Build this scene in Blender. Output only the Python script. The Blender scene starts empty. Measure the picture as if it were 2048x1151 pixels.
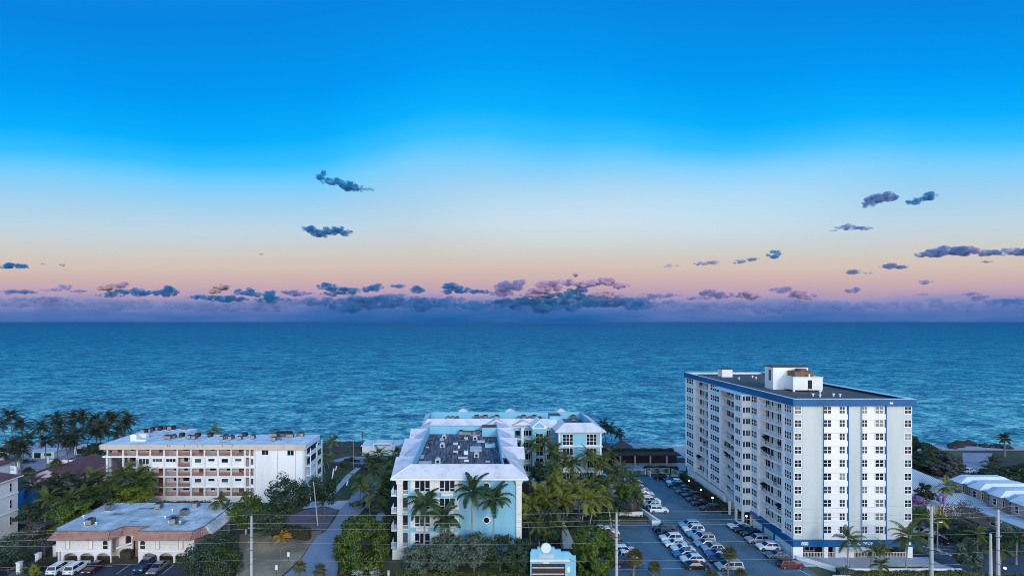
import bpy, bmesh, math, random
import numpy as np
from mathutils import Vector, Matrix, noise
rnd = random.Random(7)
sc = bpy.context.scene
COL = sc.collection
rad = math.radians
PI = math.pi

# ------------------------------------------------------------------ camera
cam = bpy.data.cameras.new('camera')
cam.sensor_fit = 'HORIZONTAL'; cam.sensor_width = 36.0
cam.lens = 36.0 * 1000 / 2048
cam.shift_x = 69 / 2048; cam.shift_y = 67.5 / 2048
cam.clip_start = 1.0; cam.clip_end = 200000
CAM = bpy.data.objects.new('camera', cam); COL.objects.link(CAM)
CAM.location = (0, 0, 48); CAM.rotation_euler = (PI / 2, 0, 0)
sc.camera = CAM

# ------------------------------------------------------------------ world: dusk sky seen towards the east, afterglow in the west
def lin(c):
    c = c / 255.0
    return c / 12.92 if c <= 0.04045 else ((c + 0.055) / 1.055) ** 2.4
def srgb(r, g, b): return (lin(r), lin(g), lin(b), 1)
W = bpy.data.worlds.new('World'); sc.world = W; W.use_nodes = True
nt = W.node_tree; nt.nodes.clear()
def N(nt, t, **kw):
    n = nt.nodes.new(t)
    for k, v in kw.items():
        if k.startswith('i_'):
            n.inputs[k[2:].replace('_', ' ')].default_value = v
        else: setattr(n, k, v)
    return n
def ramp(nt, stops, interp='LINEAR'):
    r = nt.nodes.new('ShaderNodeValToRGB'); cr = r.color_ramp; cr.interpolation = interp
    while len(cr.elements) > 1: cr.elements.remove(cr.elements[-1])
    cr.elements[0].position = stops[0][0]; cr.elements[0].color = stops[0][1]
    for p, c in stops[1:]:
        e = cr.elements.new(p); e.color = c
    return r
def mth(nt, op, a, b=None, c=None, clamp=False):
    n = nt.nodes.new('ShaderNodeMath'); n.operation = op; n.use_clamp = clamp
    for i, v in enumerate((a, b, c)):
        if v is None: continue
        if isinstance(v, (int, float)): n.inputs[i].default_value = v
        else: nt.links.new(v, n.inputs[i])
    return n.outputs[0]
def maprange(nt, v, a, b, c=0.0, d=1.0, smooth=False):
    n = nt.nodes.new('ShaderNodeMapRange')
    if smooth: n.interpolation_type = 'SMOOTHSTEP'
    nt.links.new(v, n.inputs[0])
    for i, x in enumerate((a, b, c, d)): n.inputs[i + 1].default_value = x
    return n.outputs[0]
tc = N(nt, 'ShaderNodeTexCoord')
sep = N(nt, 'ShaderNodeSeparateXYZ'); nt.links.new(tc.outputs['Generated'], sep.inputs[0])
X_, Y_, Z_ = sep.outputs
# soft unevenness of the low haze bank and of the glow's upper edge
mp = N(nt, 'ShaderNodeMapping'); mp.inputs['Scale'].default_value = (5, 5, 30)
nt.links.new(tc.outputs['Generated'], mp.inputs[0])
nz = N(nt, 'ShaderNodeTexNoise', i_Scale=1.6, i_Detail=5.0, i_Roughness=0.55); nt.links.new(mp.outputs[0], nz.inputs['Vector'])
lowmask = maprange(nt, Z_, 0.012, 0.07, 1, 0, True)
wob = mth(nt, 'MULTIPLY', mth(nt, 'MULTIPLY', mth(nt, 'SUBTRACT', nz.outputs[0], 0.52), lowmask), 0.055)
mp2 = N(nt, 'ShaderNodeMapping'); mp2.inputs['Scale'].default_value = (2.2, 2.2, 1.2)
nt.links.new(tc.outputs['Generated'], mp2.inputs[0])
nz2 = N(nt, 'ShaderNodeTexNoise', i_Scale=1.3, i_Detail=2.0, i_Roughness=0.4); nt.links.new(mp2.outputs[0], nz2.inputs['Vector'])
midmask = mth(nt, 'MULTIPLY', maprange(nt, Z_, 0.1, 0.3, 0, 1, True), maprange(nt, Z_, 0.42, 0.65, 1, 0, True))
wob2 = mth(nt, 'MULTIPLY', mth(nt, 'MULTIPLY', mth(nt, 'SUBTRACT', nz2.outputs[0], 0.5), midmask), 0.07)
# the glow stands highest a little right of the axis
glow = N(nt, 'ShaderNodeVectorMath', operation='DOT_PRODUCT'); nt.links.new(tc.outputs['Generated'], glow.inputs[0])
glow.inputs[1].default_value = Vector((0.33, 0.92, 0.2)).normalized()
gl = mth(nt, 'MULTIPLY', maprange(nt, glow.outputs['Value'], 0.70, 1.0, 1, 0), mth(nt, 'MULTIPLY', midmask, 0.025))
# the belt of colour stands highest opposite the sun and sinks to the sides
Zs = mth(nt, 'MULTIPLY', Z_, mth(nt, 'ADD', mth(nt, 'MULTIPLY', mth(nt, 'MULTIPLY', X_, X_), 0.8), 1.0))
# a thicker stretch of the low bank, north of the antisolar point
bk = mth(nt, 'MULTIPLY', maprange(nt, X_, -0.46, -0.20, 0, 1, True), maprange(nt, X_, 0.16, 0.36, 1, 0, True))
bank = mth(nt, 'MULTIPLY', mth(nt, 'MULTIPLY', bk, maprange(nt, Z_, 0.02, 0.055, 1, 0, True)), -0.022)
T_ = mth(nt, 'ADD', mth(nt, 'ADD', bank, 0.025), mth(nt, 'ADD', mth(nt, 'ADD', mth(nt, 'ADD', Zs, wob), wob2), gl))
EAST = [(0.0, srgb(26, 94, 158)), (0.028, srgb(62, 106, 170)), (0.045, srgb(88, 116, 176)), (0.064, srgb(136, 136, 182)), (0.083, srgb(178, 154, 180)), (0.107, srgb(198, 170, 172)),
        (0.137, srgb(205, 188, 178)), (0.170, srgb(199, 199, 194)), (0.215, srgb(186, 207, 220)), (0.28, srgb(154, 203, 234)),
        (0.33, srgb(114, 200, 246)), (0.37, srgb(54, 186, 250)), (0.412, srgb(10, 170, 248)), (0.48, srgb(2, 150, 238)), (0.58, srgb(6, 130, 220)), (1.0, srgb(40, 128, 214))]
re = ramp(nt, EAST); nt.links.new(T_, re.inputs[0])
WEST = [(0.0, (1.6, 1.3, 1.2, 1)), (0.12, (1.7, 1.65, 1.65, 1)), (0.3, (1.6, 2.0, 2.3, 1)), (0.6, (0.9, 1.6, 2.2, 1)), (1.0, (lin(40), lin(128), lin(214), 1))]
rw = ramp(nt, WEST); nt.links.new(Z_, rw.inputs[0])
w = maprange(nt, Y_, -0.85, -0.05, 1, 0, True)
mx = N(nt, 'ShaderNodeMix', data_type='RGBA'); nt.links.new(w, mx.inputs[0]); nt.links.new(re.outputs[0], mx.inputs[6]); nt.links.new(rw.outputs[0], mx.inputs[7])
gd = N(nt, 'ShaderNodeVectorMath', operation='DOT_PRODUCT'); nt.links.new(tc.outputs['Generated'], gd.inputs[0]); gd.inputs[1].default_value = Vector((0.30, 1.0, 0.24)).normalized()
mg = N(nt, 'ShaderNodeMix', data_type='RGBA'); nt.links.new(mth(nt, 'MULTIPLY', maprange(nt, gd.outputs['Value'], 0.90, 1.0, 0, 0.24, True), mth(nt, 'MULTIPLY', maprange(nt, Z_, 0.10, 0.2, 0, 1, True), maprange(nt, Z_, 0.20, 0.31, 1, 0, True))), mg.inputs[0]); nt.links.new(mx.outputs[2], mg.inputs[6]); mg.inputs[7].default_value = (0.80, 0.90, 0.96, 1)
bg = N(nt, 'ShaderNodeBackground'); bg.inputs[1].default_value = 1.0
nt.links.new(mg.outputs[2], bg.inputs[0])
wo = N(nt, 'ShaderNodeOutputWorld'); nt.links.new(bg.outputs[0], wo.inputs[0])

# ------------------------------------------------------------------ sun: last soft light from behind the camera, low in the west-south-west
sl = bpy.data.lights.new('sun', 'SUN'); sl.energy = 1.3; sl.angle = rad(14); sl.color = (1.0, 0.88, 0.80)
SUN = bpy.data.objects.new('sun', sl); COL.objects.link(SUN)
sd = Vector((-0.42, 1.0, -0.42)).normalized()          # direction the light travels
SUN.rotation_euler = sd.to_track_quat('-Z', 'Y').to_euler()
SUN.location = (60, -80, 120)
vs = sc.view_settings
vs.view_transform = 'Standard'; vs.look = 'None'; vs.exposure = 0.10; vs.gamma = 1.0; vs.use_curve_mapping = False
sc.render.engine = 'CYCLES'
sc.cycles.max_bounces = 5; sc.cycles.diffuse_bounces = 3; sc.cycles.glossy_bounces = 3; sc.cycles.transmission_bounces = 3
sc.cycles.transparent_max_bounces = 48
sc.cycles.use_denoising = True; sc.cycles.pixel_filter_type = 'BLACKMAN_HARRIS'; sc.cycles.filter_width = 0.9
try: sc.cycles.denoising_prefilter = 'ACCURATE'
except Exception: pass

# ------------------------------------------------------------------ helpers
FPX, CX, CY, CH = 1000.0, 955.0, 643.0, 48.0
def gp(px, py, z=0.0):
    d = (CH - z) * FPX / (py - CY)
    return ((px - CX) * d / FPX, d)
def at(px, py, d): return Vector(((px - CX) * d / FPX, d, CH - (py - CY) * d / FPX))

ORD = ['zeroth', 'first', 'second', 'third', 'fourth', 'fifth', 'sixth', 'seventh', 'eighth', 'ninth', 'tenth', 'eleventh', 'twelfth', 'thirteenth', 'fourteenth',
       'fifteenth', 'sixteenth', 'seventeenth', 'eighteenth', 'nineteenth', 'twentieth', 'twenty-first', 'twenty-second', 'twenty-third', 'twenty-fourth',
       'twenty-fifth', 'twenty-sixth', 'twenty-seventh', 'twenty-eighth', 'twenty-ninth', 'thirtieth']

class MB:
    """collects shapes for ONE mesh"""
    def __init__(s): s.v = []; s.f = []; s.m = []
    def face(s, pts, m=0):
        k = len(s.v); s.v += [tuple(p) for p in pts]; s.f.append(tuple(range(k, k + len(pts)))); s.m.append(m); return s
    def box(s, x0, x1, y0, y1, z0, z1, m=0):
        k = len(s.v)
        s.v += [(x0, y0, z0), (x1, y0, z0), (x1, y1, z0), (x0, y1, z0), (x0, y0, z1), (x1, y0, z1), (x1, y1, z1), (x0, y1, z1)]
        for q in ((3, 2, 1, 0), (4, 5, 6, 7), (0, 1, 5, 4), (1, 2, 6, 5), (2, 3, 7, 6), (3, 0, 4, 7)):
            s.f.append(tuple(k + i for i in q)); s.m.append(m)
        return s
    def hexa(s, b, t, m=0):
        """bottom 4 and top 4 corner points, both counter-clockwise from above"""
        k = len(s.v); s.v += [tuple(p) for p in b] + [tuple(p) for p in t]; n = len(b)
        s.f.append(tuple(k + i for i in reversed(range(n)))); s.m.append(m)
        s.f.append(tuple(k + n + i for i in range(n))); s.m.append(m)
        for i in range(n):
            j = (i + 1) % n; s.f.append((k + i, k + j, k + n + j, k + n + i)); s.m.append(m)
        return s
    def prism(s, poly, z0, z1, m=0):
        return s.hexa([(x, y, z0) for x, y in poly], [(x, y, z1) for x, y in poly], m)
    def tube(s, pts, r, n=6, m=0, cap=True):
        pts = [Vector(p) for p in pts]
        if not isinstance(r, (list, tuple)): r = [r] * len(pts)
        k0 = len(s.v)
        for i, p in enumerate(pts):
            t = (pts[min(i + 1, len(pts) - 1)] - pts[max(i - 1, 0)]).normalized()
            u = t.cross(Vector((0, 0, 1)) if abs(t.z) < 0.9 else Vector((1, 0, 0))).normalized(); w = t.cross(u)
            for a in range(n):
                an = 2 * PI * a / n
                s.v.append(tuple(p + (u * math.cos(an) + w * math.sin(an)) * r[i]))
        for i in range(len(pts) - 1):
            for a in range(n):
                b = (a + 1) % n
                s.f.append((k0 + i * n + b, k0 + i * n + a, k0 + (i + 1) * n + a, k0 + (i + 1) * n + b)); s.m.append(m)
        if cap:
            s.f.append(tuple(k0 + a for a in range(n))); s.m.append(m)
            s.f.append(tuple(k0 + (len(pts) - 1) * n + a for a in reversed(range(n)))); s.m.append(m)
        return s
    def cyl(s, x, y, z0, z1, r, n=12, m=0, r1=None):
        return s.tube([(x, y, z0), (x, y, z1)], [r, r if r1 is None else r1], n, m)
    def mesh(s, name, mats, smooth=False):
        me = bpy.data.meshes.new(name); me.from_pydata(s.v, [], s.f)
        for m in mats: me.materials.append(m)
        if len(mats) > 1: me.polygons.foreach_set('material_index', s.m)
        if smooth: me.polygons.foreach_set('use_smooth', [True] * len(s.f))
        me.update(); return me
    def build(s, name, mats, parent=None, smooth=False):
        if not isinstance(mats, (list, tuple)): mats = [mats]
        return link(name, s.mesh(name, mats, smooth), parent)
def link(name, me, parent=None, loc=None, rz=0.0, local=False):
    """a mesh object; under a parent its coordinates are world coordinates unless local"""
    o = bpy.data.objects.new(name, me); COL.objects.link(o)
    p = Vector(loc) if loc is not None else Vector((0, 0, 0))
    if parent is not None:
        o.parent = parent
        if not local: p = p - base_of(parent)
    o.location = p; o.rotation_euler = (0, 0, rz)
    return o
BASE = {}
def base_of(o): return BASE.get(o.name, Vector((0, 0, 0)))
def sub(o):
    """lets world-coordinate children hang from a part that sits at the thing's zero offset"""
    BASE[o.name] = Vector((0, 0, 0)) if o.parent is None else base_of(o.parent) + Vector(o.location)
    return o
def thing(name, label, cat, loc=(0, 0, 0), rz=0.0, group=None):
    o = bpy.data.objects.new(name, None); COL.objects.link(o); o.empty_display_size = 0.3
    o.location = loc; o.rotation_euler = (0, 0, rz); BASE[o.name] = Vector(loc)
    o['label'] = label; o['category'] = cat
    if group: o['group'] = group
    return o
def tag(o, label, cat, group=None):
    o['label'] = label; o['category'] = cat
    if group: o['group'] = group
    return o
def struct(o): o['kind'] = 'structure'; return o
def stuff(o, label=None):
    o['kind'] = 'stuff'
    if label: o['label'] = label
    return o
def copy_tree(o, parent=None):
    c = o.copy(); COL.objects.link(c)
    if parent is not None: c.parent = parent
    for ch in o.children: copy_tree(ch, c)
    return c

# ------------------------------------------------------------------ materials
MATS = {}
def mat(name, col, rough=0.7, var=0.12, scale=0.6, bump=0.0, bscale=8.0, metal=0.0, spec=0.4, col2=None, streak=False, fine=0.06):
    if name in MATS: return MATS[name]
    m = bpy.data.materials.new(name); m.use_nodes = True; nt = m.node_tree
    b = nt.nodes['Principled BSDF']
    g = N(nt, 'ShaderNodeNewGeometry')
    mp = N(nt, 'ShaderNodeMapping'); nt.links.new(g.outputs['Position'], mp.inputs[0])
    if streak: mp.inputs['Scale'].default_value = (1, 1, 0.15)
    n1 = N(nt, 'ShaderNodeTexNoise', i_Scale=scale, i_Detail=6.0, i_Roughness=0.62); nt.links.new(mp.outputs[0], n1.inputs['Vector'])
    c = Vector(col)
    c2 = Vector(col2) if col2 else c * (1 - 2 * var)
    lo, hi = c2, c * (1 + var)
    r = ramp(nt, [(0.32, (*lo, 1)), (0.5, (*(c if not col2 else (c + c2) / 2), 1)), (0.68, (*hi, 1))]); nt.links.new(n1.outputs[0], r.inputs[0])
    n2 = N(nt, 'ShaderNodeTexNoise', i_Scale=scale * 14, i_Detail=3.0); nt.links.new(g.outputs['Position'], n2.inputs['Vector'])
    mm = N(nt, 'ShaderNodeMix', data_type='RGBA', blend_type='MULTIPLY'); mm.inputs[0].default_value = 1.0
    r2 = ramp(nt, [(0.3, (1 - fine * 2, 1 - fine * 2, 1 - fine * 2, 1)), (0.7, (1 + fine, 1 + fine, 1 + fine, 1))]); nt.links.new(n2.outputs[0], r2.inputs[0])
    nt.links.new(r.outputs[0], mm.inputs[6]); nt.links.new(r2.outputs[0], mm.inputs[7])
    nt.links.new(mm.outputs[2], b.inputs['Base Color'])
    b.inputs['Roughness'].default_value = rough; b.inputs['Metallic'].default_value = metal
    b.inputs['Specular IOR Level'].default_value = spec
    if bump:
        bn = N(nt, 'ShaderNodeTexNoise', i_Scale=bscale, i_Detail=4.0); nt.links.new(g.outputs['Position'], bn.inputs['Vector'])
        bp = N(nt, 'ShaderNodeBump', i_Strength=bump, i_Distance=0.05); nt.links.new(bn.outputs[0], bp.inputs['Height']); nt.links.new(bp.outputs[0], b.inputs['Normal'])
    MATS[name] = m; return m
def leafmat(name, a, b_, trans=0.25, scale=0.35, rough=0.55):
    """foliage: every leaf its own shade between two, clumps vary too"""
    m = bpy.data.materials.new(name); m.use_nodes = True; nt = m.node_tree
    b = nt.nodes['Principled BSDF']; out = nt.nodes['Material Output']
    g = N(nt, 'ShaderNodeNewGeometry'); oi = N(nt, 'ShaderNodeObjectInfo')
    n1 = N(nt, 'ShaderNodeTexNoise', i_Scale=scale, i_Detail=3.0); nt.links.new(g.outputs['Position'], n1.inputs['Vector'])
    s = mth(nt, 'ADD', mth(nt, 'MULTIPLY', g.outputs['Random Per Island'], 0.5), mth(nt, 'ADD', mth(nt, 'MULTIPLY', n1.outputs[0], 0.5), mth(nt, 'MULTIPLY', mth(nt, 'SUBTRACT', oi.outputs['Random'], 0.5), 0.25)))
    r = ramp(nt, [(0.2, (*a, 1)), (0.8, (*b_, 1))]); nt.links.new(s, r.inputs[0])
    nt.links.new(r.outputs[0], b.inputs['Base Color']); b.inputs['Roughness'].default_value = rough; b.inputs['Specular IOR Level'].default_value = 0.3
    tr = N(nt, 'ShaderNodeBsdfTranslucent'); nt.links.new(r.outputs[0], tr.inputs[0])
    ms = N(nt, 'ShaderNodeMixShader'); ms.inputs[0].default_value = trans
    nt.links.new(b.outputs[0], ms.inputs[1]); nt.links.new(tr.outputs[0], ms.inputs[2]); nt.links.new(ms.outputs[0], out.inputs[0])
    MATS[name] = m; return m
def glassmat(name, col, rough=0.08, spec=0.28):
    if name in MATS: return MATS[name]
    m = bpy.data.materials.new(name); m.use_nodes = True; nt = m.node_tree
    b = nt.nodes['Principled BSDF']; oi = N(nt, 'ShaderNodeObjectInfo')
    r = ramp(nt, [(0, (*[x * 0.6 for x in col], 1)), (1, (*[x * 1.4 for x in col], 1))]); nt.links.new(oi.outputs['Random'], r.inputs[0])
    nt.links.new(r.outputs[0], b.inputs['Base Color']); b.inputs['Roughness'].default_value = rough; b.inputs['Specular IOR Level'].default_value = spec
    MATS[name] = m; return m
def paintmat(name, col, metal=0.0):
    m = bpy.data.materials.new(name); m.use_nodes = True
    b = m.node_tree.nodes['Principled BSDF']; b.inputs['Base Color'].default_value = (*col, 1); b.inputs['Roughness'].default_value = 0.35
    b.inputs['Metallic'].default_value = metal; b.inputs['Coat Weight'].default_value = 0.6; b.inputs['Coat Roughness'].default_value = 0.08
    nt = m.node_tree; g = N(nt, 'ShaderNodeNewGeometry')
    n1 = N(nt, 'ShaderNodeTexNoise', i_Scale=1.2, i_Detail=5.0); nt.links.new(g.outputs['Position'], n1.inputs['Vector'])
    r = ramp(nt, [(0.3, (*[x * 0.85 for x in col], 1)), (0.7, (*[x * 1.05 for x in col], 1))]); nt.links.new(n1.outputs[0], r.inputs[0]); nt.links.new(r.outputs[0], b.inputs['Base Color'])
    MATS[name] = m; return m
def glowmat(name, col, s):
    m = bpy.data.materials.new(name); m.use_nodes = True; b = m.node_tree.nodes['Principled BSDF']
    b.inputs['Base Color'].default_value = (*col, 1); b.inputs['Emission Color'].default_value = (*col, 1); b.inputs['Emission Strength'].default_value = s
    MATS[name] = m; return m

WHITE = mat('white_paint', (0.76, 0.77, 0.78), 0.6, 0.05, 0.25, streak=True, fine=0.03)
WHITE2 = mat('white_stucco', (0.72, 0.72, 0.71), 0.75, 0.08, 0.3, bump=0.1, streak=True)
TGREY = mat('pale_grey_stucco', (0.49, 0.545, 0.55), 0.75, 0.07, 0.3, bump=0.05, streak=True, fine=0.02)
TSIDE = mat('pale_blue_paint', (0.50, 0.70, 0.78), 0.7, 0.06, 0.25, streak=True)
TBLUE = mat('deep_blue_paint', (0.001, 0.095, 0.27), 0.5, 0.08, 0.3)
AQUA = mat('aqua_stucco', (0.21, 0.50, 0.67), 0.75, 0.07, 0.25, bump=0.05, streak=True, fine=0.025)
TILEW = mat('white_roof_tile', (0.64, 0.62, 0.66), 0.75, 0.11, 0.4, bump=0.25, bscale=5)
ROOFD = mat('dark_roof_felt', (0.055, 0.056, 0.06), 0.85, 0.25, 0.25, bump=0.2, col2=(0.10, 0.10, 0.105))
ROOFW = mat('pale_roof_membrane', (0.66, 0.70, 0.74), 0.6, 0.12, 0.25)
ROOFG = mat('worn_grey_roof', (0.64, 0.67, 0.67), 0.75, 0.12, 0.30, col2=(0.30, 0.33, 0.34), bump=0.1, spec=0.2)
ASPH = mat('blue_grey_asphalt', (0.085, 0.155, 0.21), 0.65, 0.16, 0.22, bump=0.12, bscale=20, fine=0.12, spec=0.5)
ASPHD = mat('dark_asphalt', (0.028, 0.040, 0.065), 0.65, 0.15, 0.15, bump=0.12, bscale=20)
CONC = mat('pale_concrete', (0.40, 0.42, 0.46), 0.75, 0.10, 0.2, bump=0.08)
ROADM = mat('worn_road', (0.22, 0.26, 0.34), 0.75, 0.12, 0.12, bump=0.1, col2=(0.27, 0.30, 0.36))
PAVER = mat('mauve_pavers', (0.15, 0.13, 0.17), 0.8, 0.15, 0.4, bump=0.2)
SAND = mat('sand', (0.42, 0.38, 0.40), 0.9, 0.10, 0.15, bump=0.3, bscale=1.5)
SOIL = mat('bare_soil', (0.44, 0.33, 0.21), 0.95, 0.15, 0.12, bump=0.4, bscale=3, col2=(0.17, 0.13, 0.09))
GRASS = mat('lawn', (0.045, 0.085, 0.03), 0.95, 0.2, 0.3, bump=0.5, bscale=10, col2=(0.03, 0.05, 0.02))
LAND = mat('mixed_ground', (0.085, 0.095, 0.045), 0.95, 0.2, 0.1, bump=0.5, bscale=4, col2=(0.035, 0.03, 0.025))
DUNE = mat('dune_scrub', (0.06, 0.06, 0.035), 0.95, 0.2, 0.25, bump=0.8, bscale=2, col2=(0.03, 0.032, 0.03))
LINE = mat('line_paint', (0.62, 0.64, 0.66), 0.7, 0.15, 0.8)
GLASS = glassmat('dark_glass', (0.012, 0.018, 0.035))
GLASSB = glassmat('glass_over_blinds', (0.17, 0.19, 0.19), 0.15, 0.5)
GLASSG = glassmat('grey_glass', (0.05, 0.065, 0.085))
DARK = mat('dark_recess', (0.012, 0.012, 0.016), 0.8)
BRONZE = mat('bronze_metal', (0.16, 0.085, 0.04), 0.6, 0.2, 1.0)
RUST = mat('rust_red_railing', (0.26, 0.145, 0.13), 0.7, 0.15, 0.5)
BEIGE = mat('beige_stucco', (0.56, 0.48, 0.45), 0.8, 0.08, 0.3)
TANF = mat('tan_fascia', (0.55, 0.48, 0.43), 0.75, 0.06, 0.3, streak=True)
DOORR = mat('red_brown_door', (0.17, 0.05, 0.03), 0.5, 0.1, 1)
TILER = mat('terracotta_tile', (0.32, 0.175, 0.15), 0.8, 0.18, 0.8, bump=0.3, bscale=4)
REDROOF = mat('red_brown_shingle', (0.15, 0.06, 0.065), 0.85, 0.15, 0.6, bump=0.3, bscale=6)
PINK = mat('pink_stucco', (0.60, 0.45, 0.58), 0.8, 0.06, 0.3)
CREAM = mat('cream_stucco', (0.68, 0.64, 0.64), 0.8, 0.06, 0.3, streak=True)
TAN = mat('tan_stucco', (0.38, 0.31, 0.29), 0.8, 0.1, 0.3, streak=True)
METR = mat('pale_metal_roof', (0.45, 0.55, 0.64), 0.4, 0.06, 0.5, spec=0.5)
BLUER = mat('bright_blue_roof', (0.03, 0.20, 0.42), 0.5, 0.1, 0.5)
ACG = mat('grey_unit_casing', (0.10, 0.11, 0.13), 0.6, 0.2, 1.2)
ACL = mat('pale_unit_casing', (0.50, 0.53, 0.56), 0.6, 0.1, 1.2)
RUBBER = mat('tyre_rubber', (0.012, 0.012, 0.013), 0.8, 0.1, 2)
RIM = mat('alloy_rim', (0.35, 0.36, 0.38), 0.35, 0.05, 2, metal=0.8)
CONCP = mat('concrete_pole', (0.46, 0.47, 0.48), 0.8, 0.1, 0.5, streak=True)
WIRE = mat('pale_lit_cable', (0.34, 0.34, 0.30), 0.7, 0.1, 1)  # pale base colour carries the light the wires catch
TRUNK = mat('palm_bark', (0.17, 0.155, 0.145), 0.9, 0.2, 1.5, bump=0.3)
TRUNKP = mat('pale_palm_bark', (0.27, 0.27, 0.27), 0.85, 0.15, 1.5, bump=0.2)
BARK = mat('tree_bark', (0.15, 0.13, 0.11), 0.9, 0.2, 1.5, bump=0.3)
SHAFT = mat('green_crownshaft', (0.07, 0.14, 0.05), 0.6, 0.1, 1.5)
THATCH = mat('brown_thatch', (0.11, 0.085, 0.085), 0.95, 0.2, 0.8, bump=0.6, bscale=5)
WOODD = mat('dark_timber', (0.05, 0.032, 0.03), 0.8, 0.2, 0.8)
ROCK = mat('dark_rock', (0.035, 0.036, 0.036), 0.9, 0.3, 0.5, bump=0.5)
GALV = mat('grey_metal', (0.30, 0.32, 0.34), 0.5, 0.1, 1, metal=0.3)
ORANGE = mat('terracotta_paving', (0.42, 0.24, 0.13), 0.8, 0.1, 0.5)
WELLF = None
def streak_floor():
    m = bpy.data.materials.new('stained_deck'); m.use_nodes = True; nt = m.node_tree; b = nt.nodes['Principled BSDF']
    g = N(nt, 'ShaderNodeNewGeometry'); mp = N(nt, 'ShaderNodeMapping'); mp.inputs['Scale'].default_value = (2.2, 0.22, 1); nt.links.new(g.outputs['Position'], mp.inputs[0])
    n1 = N(nt, 'ShaderNodeTexNoise', i_Scale=0.9, i_Detail=7.0, i_Roughness=0.65); nt.links.new(mp.outputs[0], n1.inputs['Vector'])
    r = ramp(nt, [(0.36, (0.022, 0.022, 0.035, 1)), (0.48, (0.07, 0.065, 0.085, 1)), (0.6, (0.19, 0.18, 0.21, 1)), (0.72, (0.09, 0.085, 0.10, 1))]); nt.links.new(n1.outputs[0], r.inputs[0])
    nt.links.new(r.outputs[0], b.inputs['Base Color']); b.inputs['Roughness'].default_value = 0.75
    return m
WELLF = streak_floor()
L_PALM = leafmat('palm_frond_green', (0.026, 0.044, 0.013), (0.163, 0.195, 0.039))
L_PALMD = leafmat('dark_frond_green', (0.012, 0.020, 0.014), (0.068, 0.080, 0.036))
L_PALMY = leafmat('olive_frond', (0.050, 0.061, 0.009), (0.297, 0.286, 0.039))
L_GOLD = leafmat('golden_frond', (0.22, 0.11, 0.01), (0.55, 0.33, 0.04))
L_ROYAL = leafmat('royal_frond_green', (0.017, 0.041, 0.022), (0.076, 0.138, 0.048))
L_DARK = leafmat('dark_leaf', (0.015, 0.033, 0.018), (0.073, 0.117, 0.054))
L_MID = leafmat('mid_leaf', (0.021, 0.048, 0.007), (0.149, 0.218, 0.029))
L_YEL = leafmat('yellow_green_leaf', (0.06, 0.09, 0.008), (0.26, 0.28, 0.02))
L_GREY = leafmat('grey_green_leaf', (0.033, 0.061, 0.046), (0.176, 0.231, 0.165))
L_DRY = leafmat('grey_brown_leaf', (0.045, 0.045, 0.041), (0.179, 0.172, 0.149))
L_PINK = leafmat('mauve_blossom', (0.20, 0.09, 0.28), (0.52, 0.30, 0.58), 0.2)
L_SILVER = leafmat('silver_leaf', (0.20, 0.25, 0.25), (0.42, 0.48, 0.48), 0.2)
L_FAN = leafmat('fan_leaf', (0.041, 0.047, 0.016), (0.189, 0.176, 0.054))

# ================================================================== THE SETTING
def sheet(name, pts, z, m, kind='structure'):
    o = MB().face([(x, y, z) for x, y in pts]).build(name, m); o['kind'] = kind; return o
def psheet(name, px, z, m): return sheet(name, [gp(x, y, z) for x, y in px], z, m)

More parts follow.
